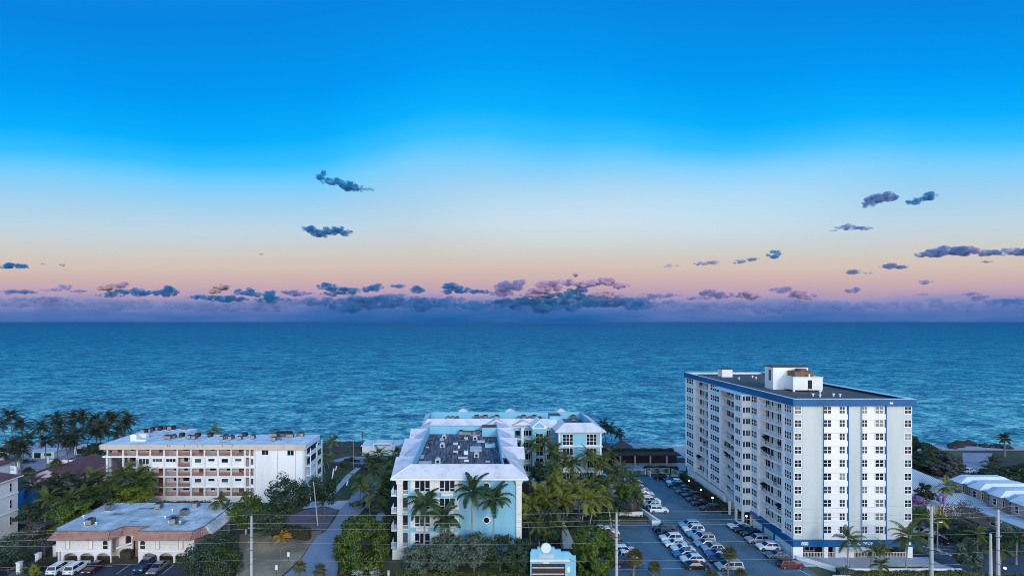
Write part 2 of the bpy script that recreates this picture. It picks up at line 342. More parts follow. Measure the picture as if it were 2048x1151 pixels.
# the sea: waves are relief plus painted light and dark, the colour runs from shallow turquoise to deep blue
def sea():
    m = bpy.data.materials.new('sea_water'); m.use_nodes = True; nt = m.node_tree; b = nt.nodes['Principled BSDF']
    g = N(nt, 'ShaderNodeNewGeometry'); sp = N(nt, 'ShaderNodeSeparateXYZ'); nt.links.new(g.outputs['Position'], sp.inputs[0])
    n0 = N(nt, 'ShaderNodeTexNoise', i_Scale=0.004, i_Detail=4.0); nt.links.new(g.outputs['Position'], n0.inputs['Vector'])
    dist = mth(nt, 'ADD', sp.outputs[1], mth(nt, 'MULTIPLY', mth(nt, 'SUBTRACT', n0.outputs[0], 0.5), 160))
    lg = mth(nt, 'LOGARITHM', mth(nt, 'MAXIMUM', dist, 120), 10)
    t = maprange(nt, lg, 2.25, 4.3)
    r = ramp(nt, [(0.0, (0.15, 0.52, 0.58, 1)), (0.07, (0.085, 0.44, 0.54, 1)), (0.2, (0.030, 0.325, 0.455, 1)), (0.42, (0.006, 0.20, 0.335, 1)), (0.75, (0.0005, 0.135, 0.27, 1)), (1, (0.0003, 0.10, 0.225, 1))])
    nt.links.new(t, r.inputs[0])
    def wave(sx, sy, scale, detail, rough, rot=0.0):
        mp = N(nt, 'ShaderNodeMapping'); mp.inputs['Scale'].default_value = (sx, sy, 1); mp.inputs['Rotation'].default_value = (0, 0, rot); nt.links.new(g.outputs['Position'], mp.inputs[0])
        n = N(nt, 'ShaderNodeTexNoise', i_Scale=scale, i_Detail=detail, i_Roughness=rough); n.inputs['Distortion'].default_value = 0.6
        nt.links.new(mp.outputs[0], n.inputs['Vector']); return n.outputs[0]
    w1 = wave(0.72, 1.0, 0.44, 5, 0.64, 0.08)
    w2 = wave(0.65, 1.0, 0.075, 6, 0.66, -0.06)
    w4 = wave(0.8, 1.0, 0.018, 7, 0.72, 0.05)
    w3 = wave(0.6, 1.0, 0.9, 3, 0.5, 0.3)
    hgt = mth(nt, 'ADD', mth(nt, 'ADD', mth(nt, 'MULTIPLY', w1, 1.2), mth(nt, 'MULTIPLY', w2, 2.2)), mth(nt, 'MULTIPLY', w3, 0.15))
    bp = N(nt, 'ShaderNodeBump', i_Strength=1.0, i_Distance=2.6); nt.links.new(hgt, bp.inputs['Height']); nt.links.new(bp.outputs[0], b.inputs['Normal'])
    # wave shade and sky sheen painted into the colour: dark troughs, pale crests
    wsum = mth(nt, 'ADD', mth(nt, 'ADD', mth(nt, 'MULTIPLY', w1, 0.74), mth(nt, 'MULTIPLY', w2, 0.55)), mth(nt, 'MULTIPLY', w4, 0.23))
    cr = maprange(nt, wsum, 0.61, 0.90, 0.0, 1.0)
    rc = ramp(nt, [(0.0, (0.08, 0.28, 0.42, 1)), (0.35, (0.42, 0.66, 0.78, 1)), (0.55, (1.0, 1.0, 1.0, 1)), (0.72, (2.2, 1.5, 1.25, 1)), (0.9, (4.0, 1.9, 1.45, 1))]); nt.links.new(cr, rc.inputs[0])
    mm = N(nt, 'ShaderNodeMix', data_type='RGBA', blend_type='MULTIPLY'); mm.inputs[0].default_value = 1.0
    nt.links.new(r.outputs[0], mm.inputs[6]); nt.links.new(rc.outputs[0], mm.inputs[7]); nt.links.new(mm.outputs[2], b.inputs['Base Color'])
    b.inputs['Roughness'].default_value = 0.5; b.inputs['Specular IOR Level'].default_value = 0.0
    # a rough sea never reaches the full grazing reflection of a flat one
    gl = N(nt, 'ShaderNodeBsdfGlossy'); gl.inputs['Roughness'].default_value = 0.3; nt.links.new(bp.outputs[0], gl.inputs['Normal'])
    lw = N(nt, 'ShaderNodeFresnel', i_IOR=1.33); nt.links.new(bp.outputs[0], lw.inputs['Normal'])
    fr = mth(nt, 'MINIMUM', mth(nt, 'MULTIPLY', lw.outputs[0], 0.4), 0.11)
    ms = N(nt, 'ShaderNodeMixShader'); nt.links.new(fr, ms.inputs[0]); nt.links.new(b.outputs[0], ms.inputs[1]); nt.links.new(gl.outputs[0], ms.inputs[2])
    nt.links.new(ms.outputs[0], nt.nodes['Material Output'].inputs[0])
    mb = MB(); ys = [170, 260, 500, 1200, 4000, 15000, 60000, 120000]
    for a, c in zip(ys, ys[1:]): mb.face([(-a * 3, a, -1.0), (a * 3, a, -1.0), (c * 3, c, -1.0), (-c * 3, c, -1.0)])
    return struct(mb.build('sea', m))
sea()
# surf: thin broken foam lines where the water meets the sand
fm = bpy.data.materials.new('foam'); fm.use_nodes = True; _b = fm.node_tree.nodes['Principled BSDF']; _b.inputs['Base Color'].default_value = (0.8, 0.85, 0.88, 1); _b.inputs['Roughness'].default_value = 0.8
fmb = MB(); r_ = random.Random(3)
for y0 in (197.0, 198.4, 200.2, 203.0):
    x = -190.0
    while x < 230:
        L = r_.uniform(3, 14); wv = r_.uniform(0.2, 0.8) * (1 if y0 < 199 else 0.6); yy = y0 + 1.0 * math.sin(x * 0.06) + r_.uniform(-0.4, 0.4)
        if r_.random() < (0.85 if y0 < 199 else 0.45):
            fmb.face([(x, yy, -0.985), (x + L * 0.5, yy - 0.2, -0.985), (x + L, yy, -0.985), (x + L * 0.6, yy + wv, -0.985), (x + L * 0.3, yy + wv, -0.985)])
        x += L + r_.uniform(0, 6)
stuff(fmb.build('surf_foam', fm))

sheet('ground', [(-600, 20), (600, 20), (600, 187), (-600, 187)], 0.0, LAND)
bm_ = MB(); xs = [-600 + i * 20 for i in range(61)]
for a, c in zip(xs, xs[1:]):
    ya = 199 + 1.5 * math.sin(a * 0.05) + math.sin(a * 0.13); yc = 199 + 1.5 * math.sin(c * 0.05) + math.sin(c * 0.13)
    bm_.face([(a, 186.9, 0.02), (c, 186.9, 0.02), (c, 193, -0.25), (a, 193, -0.25)])
    bm_.face([(a, 193, -0.25), (c, 193, -0.25), (c, yc, -1.02), (a, ya, -1.02)])
    bm_.face([(a, ya, -1.02), (c, yc, -1.02), (c, 214, -3.5), (a, 214, -3.5)])
struct(bm_.build('beach', SAND))

sheet('parking_lot', [(24.5, 82), (64.3, 82), (64.3, 101.2), (64.3, 155), (43, 155), (43, 123.5), (24.5, 123.5)], 0.008, ASPH)
sheet('parking_lot', [(92.6, 80), (150, 80), (150, 98), (119, 113), (108, 126), (92.6, 126)], 0.008, mat('blue_grey_drive', (0.055, 0.085, 0.13), 0.7, 0.15, 0.12, bump=0.12, bscale=20))
sheet('parking_lot', [(-95, 82), (-52.5, 82), (-52.5, 99.0), (-95, 99.0)], 0.008, ASPHD)
psheet('road', [(540, 1175), (585, 1135), (603, 1116), (633, 1070), (650, 1063), (668, 1040), (680, 1018), (698, 999), (712, 975), (735, 946), (745, 930), (700, 925), (660, 921), (690, 913), (760, 911), (800, 921), (785, 945), (760, 975), (750, 995), (726, 1020), (700, 1046), (674, 1085), (676, 1136), (668, 1175)], 0.012, ROADM)
psheet('driveway', [(612, 1003), (640, 1001), (690, 1000), (698, 999.2), (680, 1018), (672, 1017), (655, 1012), (606, 1016)], 0.016, CONC)
psheet('paving', [(560, 1040), (608, 1019), (655, 1013), (676, 1018), (650, 1062), (640, 1061), (600, 1060)], 0.016, PAVER)
psheet('bare_lot', [(470, 1175), (480, 1068), (560, 1058), (648, 1060), (632, 1070), (601, 1116), (575, 1140), (535, 1175)], 0.016, SOIL)
psheet('footpath', [(652, 996), (662, 997), (704, 950), (722, 935), (712, 934), (692, 950)], 0.02, CONC)
psheet('lawn', [(600, 1001), (652, 998), (690, 952), (702, 936), (648, 934), (625, 950)], 0.012, GRASS)
psheet('lawn', [(672, 998), (696, 998), (738, 944), (724, 938), (706, 952)], 0.016, GRASS)
psheet('lawn', [(765, 1000), (780, 1000), (793, 960), (778, 955)], 0.016, GRASS)
psheet('footpath', [(748, 1040), (764, 1042), (778, 992), (774, 990)], 0.016, CONC)
psheet('paved_court', [(-60, 965), (50, 952), (100, 932), (165, 906), (200, 893), (160, 884), (60, 888), (-80, 900)], 0.012, mat('mauve_sand', (0.36, 0.33, 0.40), 0.9, 0.1, 0.2))
psheet('lane', [(50, 958), (110, 934), (160, 910), (185, 899), (208, 900), (206, 918), (150, 938), (100, 962)], 0.018, mat('grey_lane', (0.13, 0.15, 0.19), 0.8, 0.1, 0.2))
psheet('dune', [(610, 905), (790, 905), (790, 889), (700, 881), (640, 884)], 0.03, DUNE)
psheet('alley', [(44, 1160), (112, 1078), (104, 1068), (92, 1068), (40, 1110), (10, 1160)], 0.012, PAVER)
sheet('pool_terrace', [(24, 128), (42.5, 128), (42.5, 150), (30, 150)], 0.012, SAND)
psheet('beach_walk', [(1225, 925), (1372, 925), (1372, 941), (1240, 941)], 0.016, CONC)
psheet('beach_sand', [(1215, 915), (1372, 915), (1372, 897), (1215, 897)], 0.02, SAND)
psheet('paved_court', [(1890, 975), (1975, 968), (1985, 905), (1925, 905), (1925, 935), (1870, 960)], 0.012, mat('mauve_drive', (0.27, 0.27, 0.33), 0.85, 0.1, 0.2))
psheet('lawn', [(1970, 985), (2060, 985), (2060, 912), (1980, 912)], 0.014, DUNE)

# painted markings
def lines(segs, w, z=0.016):
    mb = MB()
    for x0, y0, x1, y1 in segs:
        d = Vector((x1 - x0, y1 - y0)); n = Vector((-d.y, d.x)).normalized() * w / 2
        mb.face([(x0 + n.x, y0 + n.y, z), (x0 - n.x, y0 - n.y, z), (x1 - n.x, y1 - n.y, z), (x1 + n.x, y1 + n.y, z)])
    return struct(mb.build('painted_marking', LINE))
for k in range(8): lines([(45.9, 98.2 + 2.5 * k, 45.9, 99.9 + 2.5 * k)], 0.16)
for y in (96.8, 99.2): lines([(40.2, y, 45.0, y), (46.6, y - 0.8, 51.6, y - 0.8)], 0.11)
lines([(45.3, 94.2, 45.3, 96.0)], .14); lines([(46.2, 94.2, 46.2, 96.0)], .14)
for y in (96.4, 100.4, 104.3, 107.8, 111): lines([(58.8, y, 63.5, y)], 0.11)
lines([(63.1, 94.5, 62.2, 97.0)], .2); lines([(63.6, 92.5, 63.2, 94.0)], .2)
lines([(33.5, 119.6, 60, 119.6)], 0.16); lines([(55.0, 124.6, 63.0, 124.6)], 0.13); lines([(36, 97.5, 41, 97.5)], .12)
for y in (99.5, 97, 102): lines([(26.5, y, 33.5, y)], 0.11)
for x in (-87.6, -84.6, -81.6, -78.6, -75.6, -68.8, -65.9, -63.0, -60.1): lines([(x, 95.2, x, 99.0)], 0.11)
lines([(-74.4, 98.4, -71.9, 98.4)], .22)
lines([gp(1842, 1090) + gp(1915, 1112)], .25, .02); lines([gp(1842, 1092) + gp(1880, 1096)], .2, .02); lines([gp(1876, 1097) + gp(1902, 1111)], .16, .02)
for y in (1084, 1090, 1097, 1103, 1107): lines([gp(1878, y) + gp(1918, y + 3)], .1, .02)
lines([gp(1846, 1129) + gp(1920, 1128)], .2, .02)
isl = MB().prism([(gp(1900, 1110)[0], gp(1900, 1110)[1]), gp(1960, 1119)[:2], gp(1966, 1113)[:2], gp(1955, 1111)[:2], gp(1915, 1107)[:2]], 0.0, 0.13)
struct(isl.build('kerb_island', WHITE))

# ------------------------------------------------------------------ clouds, kilometres out over the sea
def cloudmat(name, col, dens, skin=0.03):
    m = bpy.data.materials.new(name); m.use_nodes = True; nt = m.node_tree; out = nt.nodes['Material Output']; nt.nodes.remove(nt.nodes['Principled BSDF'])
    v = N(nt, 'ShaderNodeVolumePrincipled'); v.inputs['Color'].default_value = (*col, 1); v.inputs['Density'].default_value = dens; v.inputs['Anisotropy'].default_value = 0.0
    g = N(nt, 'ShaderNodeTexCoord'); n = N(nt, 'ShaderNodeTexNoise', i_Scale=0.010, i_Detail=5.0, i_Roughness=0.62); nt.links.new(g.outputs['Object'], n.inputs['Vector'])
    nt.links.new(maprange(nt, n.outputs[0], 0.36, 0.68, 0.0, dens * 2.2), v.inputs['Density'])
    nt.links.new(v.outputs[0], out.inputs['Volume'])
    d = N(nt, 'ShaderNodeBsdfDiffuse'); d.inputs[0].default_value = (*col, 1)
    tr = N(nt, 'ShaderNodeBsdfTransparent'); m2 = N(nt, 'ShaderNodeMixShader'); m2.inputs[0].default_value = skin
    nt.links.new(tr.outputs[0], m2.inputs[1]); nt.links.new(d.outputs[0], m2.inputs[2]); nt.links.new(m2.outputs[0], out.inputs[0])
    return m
CL = {'dark': cloudmat('dark_blue_cloud', (0.06, 0.40, 0.70), 0.017), 'slate': cloudmat('slate_cloud', (0.30, 0.42, 0.70), 0.014),  # dusk shade and last sunlight painted into the cloud colours, dark to peach
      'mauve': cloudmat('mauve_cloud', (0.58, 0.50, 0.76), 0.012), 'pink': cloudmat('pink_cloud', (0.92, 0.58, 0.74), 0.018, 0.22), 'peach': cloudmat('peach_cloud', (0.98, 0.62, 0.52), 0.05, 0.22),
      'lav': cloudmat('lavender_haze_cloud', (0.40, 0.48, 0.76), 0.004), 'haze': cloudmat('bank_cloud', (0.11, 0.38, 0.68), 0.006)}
sc.cycles.volume_bounces = 1; sc.cycles.volume_max_steps = 64; sc.cycles.volume_step_rate = 3.0
_ico = {}
def ico(sub_):
    if sub_ not in _ico:
        bm = bmesh.new(); bmesh.ops.create_icosphere(bm, subdivisions=sub_, radius=1.0); bm.verts.ensure_lookup_table()
        _ico[sub_] = (np.array([v.co[:] for v in bm.verts]), [tuple(v.index for v in f.verts) for f in bm.faces]); bm.free()
    return _ico[sub_]
CLD = 9000.0; ONE_PIECE = (46, 47, 52, 53, 54)
def cloud(lumps, kind, label, flat=None, seed=0, dens=1.0):
    """lumps: (px, py, half width, half height) in photograph pixels; every lump becomes a crowd of small puffs"""
    rr = random.Random(seed * 31 + 5); V, F = ico(2); vv = []; ff = []; k = 0; s = CLD / 1000.0
    for (px, py, hw, hh) in lumps:
        n = max(10, int(dens * 9 * hw / max(hh, 1.2)) + 8); n = min(n, 90)
        for i in range(n):
            u = rr.uniform(-1, 1); q = rr.uniform(-1, 1)
            if u * u + q * q > 1: continue
            r = hh * rr.uniform(0.38, 0.85) * (1.05 - 0.55 * abs(u))
            x = px + u * hw; y = py + q * hh * 0.65
            if flat is not None: y = min(y, flat - r * 0.55)
            c = np.array([(x - CX) * s, CLD + rr.uniform(-1, 1) * hh * s * 1.5, CH - (y - CY) * s])
            P = V * (r * s) * np.array([1.35, 1.2, 0.85 * rr.uniform(0.7, 1)])
            P = P * (1 + 0.22 * np.sin(P[:, [1, 2, 0]] / (r * s) * 5 + i))
            vv.append(P + c); ff += [tuple(j + k for j in f) for f in F]; k += len(V)
    if not vv: return
    me = bpy.data.meshes.new('cloud'); me.from_pydata(np.concatenate(vv).tolist(), [], ff)
    tmp = link('cloud', me); md = tmp.modifiers.new('r', 'REMESH'); md.mode = 'VOXEL'; md.voxel_size = 7.5
    ms = tmp.modifiers.new('s', 'SMOOTH'); ms.factor = 0.5; ms.iterations = 6
    dg = bpy.context.evaluated_depsgraph_get(); me2 = bpy.data.meshes.new_from_object(tmp.evaluated_get(dg)); bpy.data.objects.remove(tmp); bpy.data.meshes.remove(me)
    if seed in ONE_PIECE:                                              # a puff that came loose from the cloud is dropped
        bm = bmesh.new(); bm.from_mesh(me2); left = set(bm.verts); best = []
        while left:
            st = [left.pop()]; isl = list(st)
            while st:
                for e in st.pop().link_edges:
                    for q in e.verts:
                        if q in left: left.remove(q); st.append(q); isl.append(q)
            if len(isl) > len(best): best = isl
        keep = set(best); bmesh.ops.delete(bm, geom=[v for v in bm.verts if v not in keep], context='VERTS'); bm.to_mesh(me2); bm.free()
    me = me2; me.name = 'cloud'; me.materials.clear(); me.materials.append(CL[kind])
    me.polygons.foreach_set('use_smooth', [True] * len(me.polygons))
    return tag(link('cloud', me), label, 'cloud', 'clouds over the sea')
CLOUDS = [
 ([(30 + 62 * k, 606 + (k * 37 % 9), 56, 9 + (k * 53 % 5)) for k in range(10)], 'lav', 'long lavender haze cloud lying low over the white block and beach', 630),
 ([(640 + 62 * k, 603 + (k * 41 % 9), 56, 11 + (k * 53 % 6)) for k in range(11)], 'haze', 'long blue haze cloud lying low over the aqua building', 632),
 ([(1330 + 66 * k, 608 + (k * 37 % 8), 58, 9 + (k * 53 % 5)) for k in range(12)], 'lav', 'long lavender blue haze cloud lying low behind the tower', 632),
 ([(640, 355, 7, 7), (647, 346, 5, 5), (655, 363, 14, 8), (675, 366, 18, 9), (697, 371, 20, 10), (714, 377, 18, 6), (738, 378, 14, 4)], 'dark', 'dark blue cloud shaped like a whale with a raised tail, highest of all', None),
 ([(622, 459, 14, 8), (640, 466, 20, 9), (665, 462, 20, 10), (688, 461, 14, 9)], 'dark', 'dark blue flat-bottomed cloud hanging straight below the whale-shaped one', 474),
 ([(1738, 408, 14, 7), (1752, 398, 16, 10), (1768, 392, 17, 10), (1778, 394, 9, 10)], 'slate', 'slate purple wedge-shaped cloud high above the blue and white tower', 415),
 ([(1828, 404, 12, 6), (1842, 398, 15, 6), (1860, 393, 6, 9)], 'dark', 'small blue cloud with an upturned tip, high over the townhouses', 411),
 ([(1690, 455, 14, 7), (1705, 455, 14, 5), (1730, 456, 20, 4), (1668, 465, 7, 3)], 'slate', 'slate purple thin cloud with a ragged trailing end above the tower', 462),
 ([(1855, 508, 22, 7), (1880, 504, 22, 10), (1905, 500, 20, 11), (1930, 504, 20, 9)], 'slate', 'long slate cloud bank with a bumpy top high over the metal roof', 516),
 ([(1945, 503, 18, 9), (1930, 497, 10, 6)], 'mauve', 'mauve middle lump between two slate lengths of the high bank', 514),
 ([(1980, 505, 20, 8), (2010, 506, 20, 6), (2035, 501, 20, 9), (2060, 503, 14, 8)], 'slate', 'slate cloud at the end of the long bank, touching the picture edge', 513),
 ([(1790, 534, 32, 5), (1780, 531, 14, 5)], 'slate', 'grey mauve lens-shaped cloud below the long bank', 540),
 ([(1706, 544, 18, 5), (1735, 546, 12, 2.5)], 'slate', 'small slate cloud with a thin tail above the penthouse', 549),
 ([(1543, 510, 13, 9), (1553, 503, 8, 4)], 'dark', 'small blue hook-shaped cloud with a trailing wisp', None),
 ([(1505, 518, 14, 4.5)], 'slate', 'tiny mauve cloud beside the hook-shaped wisp', None),
 ([(1478, 523, 12, 5)], 'slate', 'tiny slate cloud second along from the hook-shaped wisp', 528),
 ([(1405, 527, 18, 5), (1425, 525, 14, 5)], 'mauve', 'thin mauve twin-lobed cloud high over the parking lot', 531),
 ([(1336, 532, 11, 4), (1356, 531, 7, 2)], 'mauve', 'tiny mauve cloud with a dot beside it over the parking lot', 535),
 ([(523, 508, 6, 2.5)], 'slate', 'speck of cloud alone in the pale sky over the white block', None),
 ([(10, 533, 20, 5), (28, 531, 22, 7), (45, 534, 10, 4)], 'dark', 'dark blue cloud at the picture edge over the beach palms', 538),
 ([(86, 528, 5, 2.5)], 'slate', 'first of two cloud specks over the beach palms', None),
 ([(123, 529, 5, 3)], 'slate', 'second of two cloud specks over the beach palms', None),
 ([(1563, 580, 24, 7), (1572, 577, 12, 6)], 'mauve', 'mauve flat cloud over the tower corner above the horizon bank', 587),
 ([(1702, 582, 18, 5), (1710, 578, 8, 5)], 'mauve', 'mauve small cloud with a peaked top over the tower penthouse', 587),
 ([(1850, 564, 14, 5)], 'mauve', 'mauve small cloud above the tower roof edge', 569),
 ([(1846, 588, 16, 2.5)], 'mauve', 'thin mauve dash of cloud low above the tower roof edge', None),
 ([(1973, 523, 13, 3)], 'slate', 'small slate cloud just under the long bank', None),
 ([(30, 584, 28, 6), (55, 583, 18, 5)], 'slate', 'low slate cloud beside the picture edge near the horizon', 590),
 ([(105, 580, 24, 4), (128, 575, 9, 7)], 'mauve', 'low mauve cloud with a curl on top over the beach palms', 585),
 ([(158, 582, 16, 4)], 'slate', 'small low slate cloud between mauve and peach ones', 586),
 ([(216, 574, 14, 8), (208, 578, 12, 5)], 'peach', 'glowing peach cumulus lump above the four-storey white block', 580),
 ([(246, 568, 10, 7), (240, 574, 12, 4)], 'pink', 'pink puff behind the glowing peach lump', None),
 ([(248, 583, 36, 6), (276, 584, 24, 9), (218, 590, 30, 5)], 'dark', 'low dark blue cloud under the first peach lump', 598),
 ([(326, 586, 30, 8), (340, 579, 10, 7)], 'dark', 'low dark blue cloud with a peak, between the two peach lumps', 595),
 ([(441, 573, 10, 8), (430, 582, 14, 6)], 'peach', 'second glowing peach cumulus lump, leaning like a thumb', 590),
 ([(455, 573, 8, 5)], 'mauve', 'mauve puff behind the thumb-like peach lump', None),
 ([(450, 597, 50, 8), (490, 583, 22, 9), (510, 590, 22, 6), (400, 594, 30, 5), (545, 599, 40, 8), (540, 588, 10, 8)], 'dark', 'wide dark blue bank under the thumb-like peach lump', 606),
 ([(598, 586, 30, 7), (572, 583, 12, 4)], 'slate', 'low slate cloud ragged at both ends before the middle bank', 592),
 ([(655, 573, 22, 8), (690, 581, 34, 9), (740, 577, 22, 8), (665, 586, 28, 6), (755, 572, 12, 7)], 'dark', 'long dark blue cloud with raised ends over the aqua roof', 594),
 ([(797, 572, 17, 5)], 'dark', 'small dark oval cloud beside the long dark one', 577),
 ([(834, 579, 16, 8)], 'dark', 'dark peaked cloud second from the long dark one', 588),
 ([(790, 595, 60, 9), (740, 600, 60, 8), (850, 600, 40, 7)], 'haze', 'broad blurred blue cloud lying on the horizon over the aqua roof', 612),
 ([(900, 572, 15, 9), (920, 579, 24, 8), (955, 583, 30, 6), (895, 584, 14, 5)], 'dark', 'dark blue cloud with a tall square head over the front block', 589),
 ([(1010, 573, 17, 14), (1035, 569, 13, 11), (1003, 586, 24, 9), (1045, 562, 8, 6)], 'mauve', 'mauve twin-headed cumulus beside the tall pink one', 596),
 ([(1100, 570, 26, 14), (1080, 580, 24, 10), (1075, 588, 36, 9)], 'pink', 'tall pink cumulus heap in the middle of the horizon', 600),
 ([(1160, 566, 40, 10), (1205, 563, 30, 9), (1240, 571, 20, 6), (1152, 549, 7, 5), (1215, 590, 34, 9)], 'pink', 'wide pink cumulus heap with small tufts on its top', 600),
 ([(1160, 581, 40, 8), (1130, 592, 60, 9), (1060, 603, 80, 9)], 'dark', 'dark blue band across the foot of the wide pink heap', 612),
 ([(960, 604, 60, 10), (1250, 605, 60, 8), (1180, 606, 70, 8)], 'haze', 'blurred blue cloud low behind the pink heaps', 616),
 ([(1330, 590, 36, 6), (1300, 594, 30, 6), (1290, 588, 12, 3)], 'mauve', 'low mauve cloud strip first beyond the pink heaps', 600),
 ([(1412, 583, 14, 9), (1440, 590, 36, 7), (1400, 596, 30, 5)], 'mauve', 'low mauve cloud with a puffed head over the parking lot', 602),
 ([(1490, 591, 14, 8), (1505, 592, 9, 9)], 'pink', 'small pink low cloud beside the tower corner', 602),
 ([(1596, 589, 14, 9), (1612, 592, 12, 9), (1625, 590, 10, 5)], 'pink', 'pink low cloud with dark flecks behind the tower', 606),
 ([(1360, 604, 80, 6), (1560, 602, 60, 4)], 'haze', 'thin blue layer of cloud low over the parking lot', 612),
 ([(1955, 594, 14, 10), (1945, 588, 20, 5)], 'mauve', 'faint mauve low cloud far over the townhouses', 606),
 ([(1900, 603, 60, 6), (2020, 603, 60, 7), (1750, 606, 90, 5)], 'haze', 'thin blue layer of cloud low over the townhouses', 613),
 ([(100, 597, 40, 6), (35, 598, 30, 4)], 'mauve', 'faint mauve layer of cloud low over the beach palms', 604),
]
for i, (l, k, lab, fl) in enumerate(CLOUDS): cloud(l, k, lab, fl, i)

# ================================================================== WINDOWS, RAILINGS, PIECES SHARED BY THE BUILDINGS
WM = {}
def window_meshes(w, h, cols, rows, fr=0.07, dep=0.07, fm=WHITE):
    """frame and pane meshes; local x along the wall, facing local -y, origin at the middle of the opening on the wall face"""
    key = (round(w, 2), round(h, 2), cols, rows, fr, fm.name)
    if key not in WM:
        mb = MB(); x0, x1, z0, z1 = -w / 2, w / 2, -h / 2, h / 2
        for i in range(cols + 1):
            x = x0 + (x1 - x0) * i / cols; f = fr if 0 < i < cols else fr
            mb.box(x - f / 2, x + f / 2, -dep, 0.01, z0 - fr / 2, z1 + fr / 2)
        for j in range(rows + 1):
            z = z0 + (z1 - z0) * j / rows
            for i in range(cols):
                a = x0 + (x1 - x0) * i / cols + fr / 2; b = x0 + (x1 - x0) * (i + 1) / cols - fr / 2
                mb.box(a, b, -dep + 0.004, 0.01, z - fr / 2, z + fr / 2)
        mb.box(x0 - 0.1, x1 + 0.1, -dep - 0.07, 0.0, z0 - fr / 2 - 0.07, z0 - fr / 2 - 0.004)
        gl = MB()
        for i in range(cols):
            for j in range(rows):
                a = x0 + (x1 - x0) * i / cols + fr / 2; b = x0 + (x1 - x0) * (i + 1) / cols - fr / 2
                c = z0 + (z1 - z0) * j / rows + fr / 2; d = z0 + (z1 - z0) * (j + 1) / rows - fr / 2
                gl.face([(a, -0.02, c), (b, -0.02, c), (b, -0.02, d), (a, -0.02, d)])
        WM[key] = (mb.mesh('window', [fm]), gl.mesh('pane', [GLASS]))
    return WM[key]
FACE = {'front': 0.0, 'west': -PI / 2, 'east': PI / 2, 'back': PI}
def window(parent, x, y, z, w, h, cols, rows, face='front', glass=None, name='window', fr=0.07, fm=WHITE, dep=0.07):
    a, b = window_meshes(w, h, cols, rows, fr, dep, fm)
    o = link(name, a, parent, (x, y, z), FACE[face])
    g = link('pane', b, o, (0, 0, 0), 0, True)
    g.material_slots[0].link = 'OBJECT'
    g.material_slots[0].material = glass or rnd.choice([GLASS, GLASS, GLASS, GLASSG, GLASSB])
    return o
RM = {}
def railing_mesh(L, h=1.05, m=WHITE, step=0.45, bar=0.035, panel=None):
    key = (round(L, 2), h, m.name, step, bar)
    if key not in RM:
        mb = MB(); mb.box(0, L, -0.03, 0.03, h - 0.06, h); mb.box(0, L, -0.02, 0.02, 0.08, 0.13)
        n = max(2, int(L / step))
        for i in range(n + 1):
            x = L * i / n; b = bar * (1.6 if i % 4 == 0 else 1)
            mb.box(x - b / 2, x + b / 2, -0.02, 0.02, 0, h - 0.03)
        RM[key] = mb.mesh('railing', [m])
    return RM[key]
def railing(parent, p0, p1, z, h=1.05, m=WHITE, step=0.45, bar=0.035):
    d = Vector((p1[0] - p0[0], p1[1] - p0[1]))
    return link('railing', railing_mesh(d.length, h, m, step, bar), parent, (p0[0], p0[1], z), math.atan2(d.y, d.x))
def text(parent, s, size, loc, m, name='lettering', rz=0.0):
    c = bpy.data.curves.new(name, 'FONT'); c.body = s; c.size = size; c.extrude = 0.02; c.align_x = 'CENTER'; c.align_y = 'CENTER'; c.offset = 0.03
    c.materials.append(m); tmp = bpy.data.objects.new(name, c); COL.objects.link(tmp)
    me = bpy.data.meshes.new_from_object(tmp.evaluated_get(bpy.context.evaluated_depsgraph_get())); bpy.data.objects.remove(tmp); bpy.data.curves.remove(c)
    me.materials.clear(); me.materials.append(m); o = bpy.data.objects.new(name, me); COL.objects.link(o)
    o.parent = parent; o.location = Vector(loc) - base_of(parent); o.rotation_euler = (PI / 2, 0, rz); return o

# ================================================================== THE BLUE AND WHITE TOWER
TX0, TX1, TY0, TY1 = 64.25, 88.4, 101.7, 154.2; RD = 1.4
T = thing('apartment_tower', 'tall blue and white apartment tower with stacked balconies and 800 over its entrance', 'apartment tower', (76, 128, 0))
NF = 10; FZ = 2.705; WZ = [30.05 - FZ * k for k in range(NF)]; Z2 = 3.81
core = MB(); core.box(TX0 + RD, TX1, TY0 + 0.35, TY1, Z2, 30.97)
core.build('wall', mat('recess_shade_blue', (0.36, 0.50, 0.58), 0.75, 0.06, 0.25, streak=True), T)  # side-wall paint darkened in its colour for the shade inside the balconies
# front wall: grey panels, white bays set back, blue strips between
MB().box(64.25, 66.05, TY0, TY0 + 0.36, Z2, 30.96).build('wall_panel', TGREY, T)
for a, b in ((66.08, 70.06), (75.55, 77.9), (83.22, 88.4)):
    MB().box(a, b, TY0, TY0 + 0.36, Z2, 30.96).build('wall_panel', TGREY, T)
for a, b in ((70.06, 70.14), (77.9, 77.98)): MB().box(a, b, TY0 - 0.12, TY0 + 0.36, Z2, 30.955).build('trim_strip', TSIDE, T)
for a, b in ((70.14, 70.40), (75.27, 75.55), (77.98, 78.22), (82.95, 83.22)):
    MB().box(a, b, TY0 - 0.06, TY0 + 0.36, Z2, 30.95).build('trim_strip', TBLUE, T)
for a, b in ((70.40, 75.27), (78.22, 82.95)):
    MB().box(a, b, TY0 + 0.12, TY0 + 0.36, Z2, 30.96).build('wall_panel', WHITE, T)
    for k in range(NF):
        MB().box(a, b, TY0 - 0.10, TY0 + 0.12, WZ[k] - FZ + 0.80, WZ[k] - 0.82).build('spandrel', WHITE, T)
floor_glass = [rnd.choice([GLASS, GLASSG, GLASSB, GLASSB]) for _ in range(40)]
for a, b in ((66.08, 70.06), (75.55, 77.9), (83.22, 86.7)):
    jm = MB()
    for k in range(NF): jm.box(a + .02, b - .02, TY0 - .006, TY0, WZ[k] - 1.36, WZ[k] - 1.33)
    stuff(jm.build('panel_joint', ACL, T))
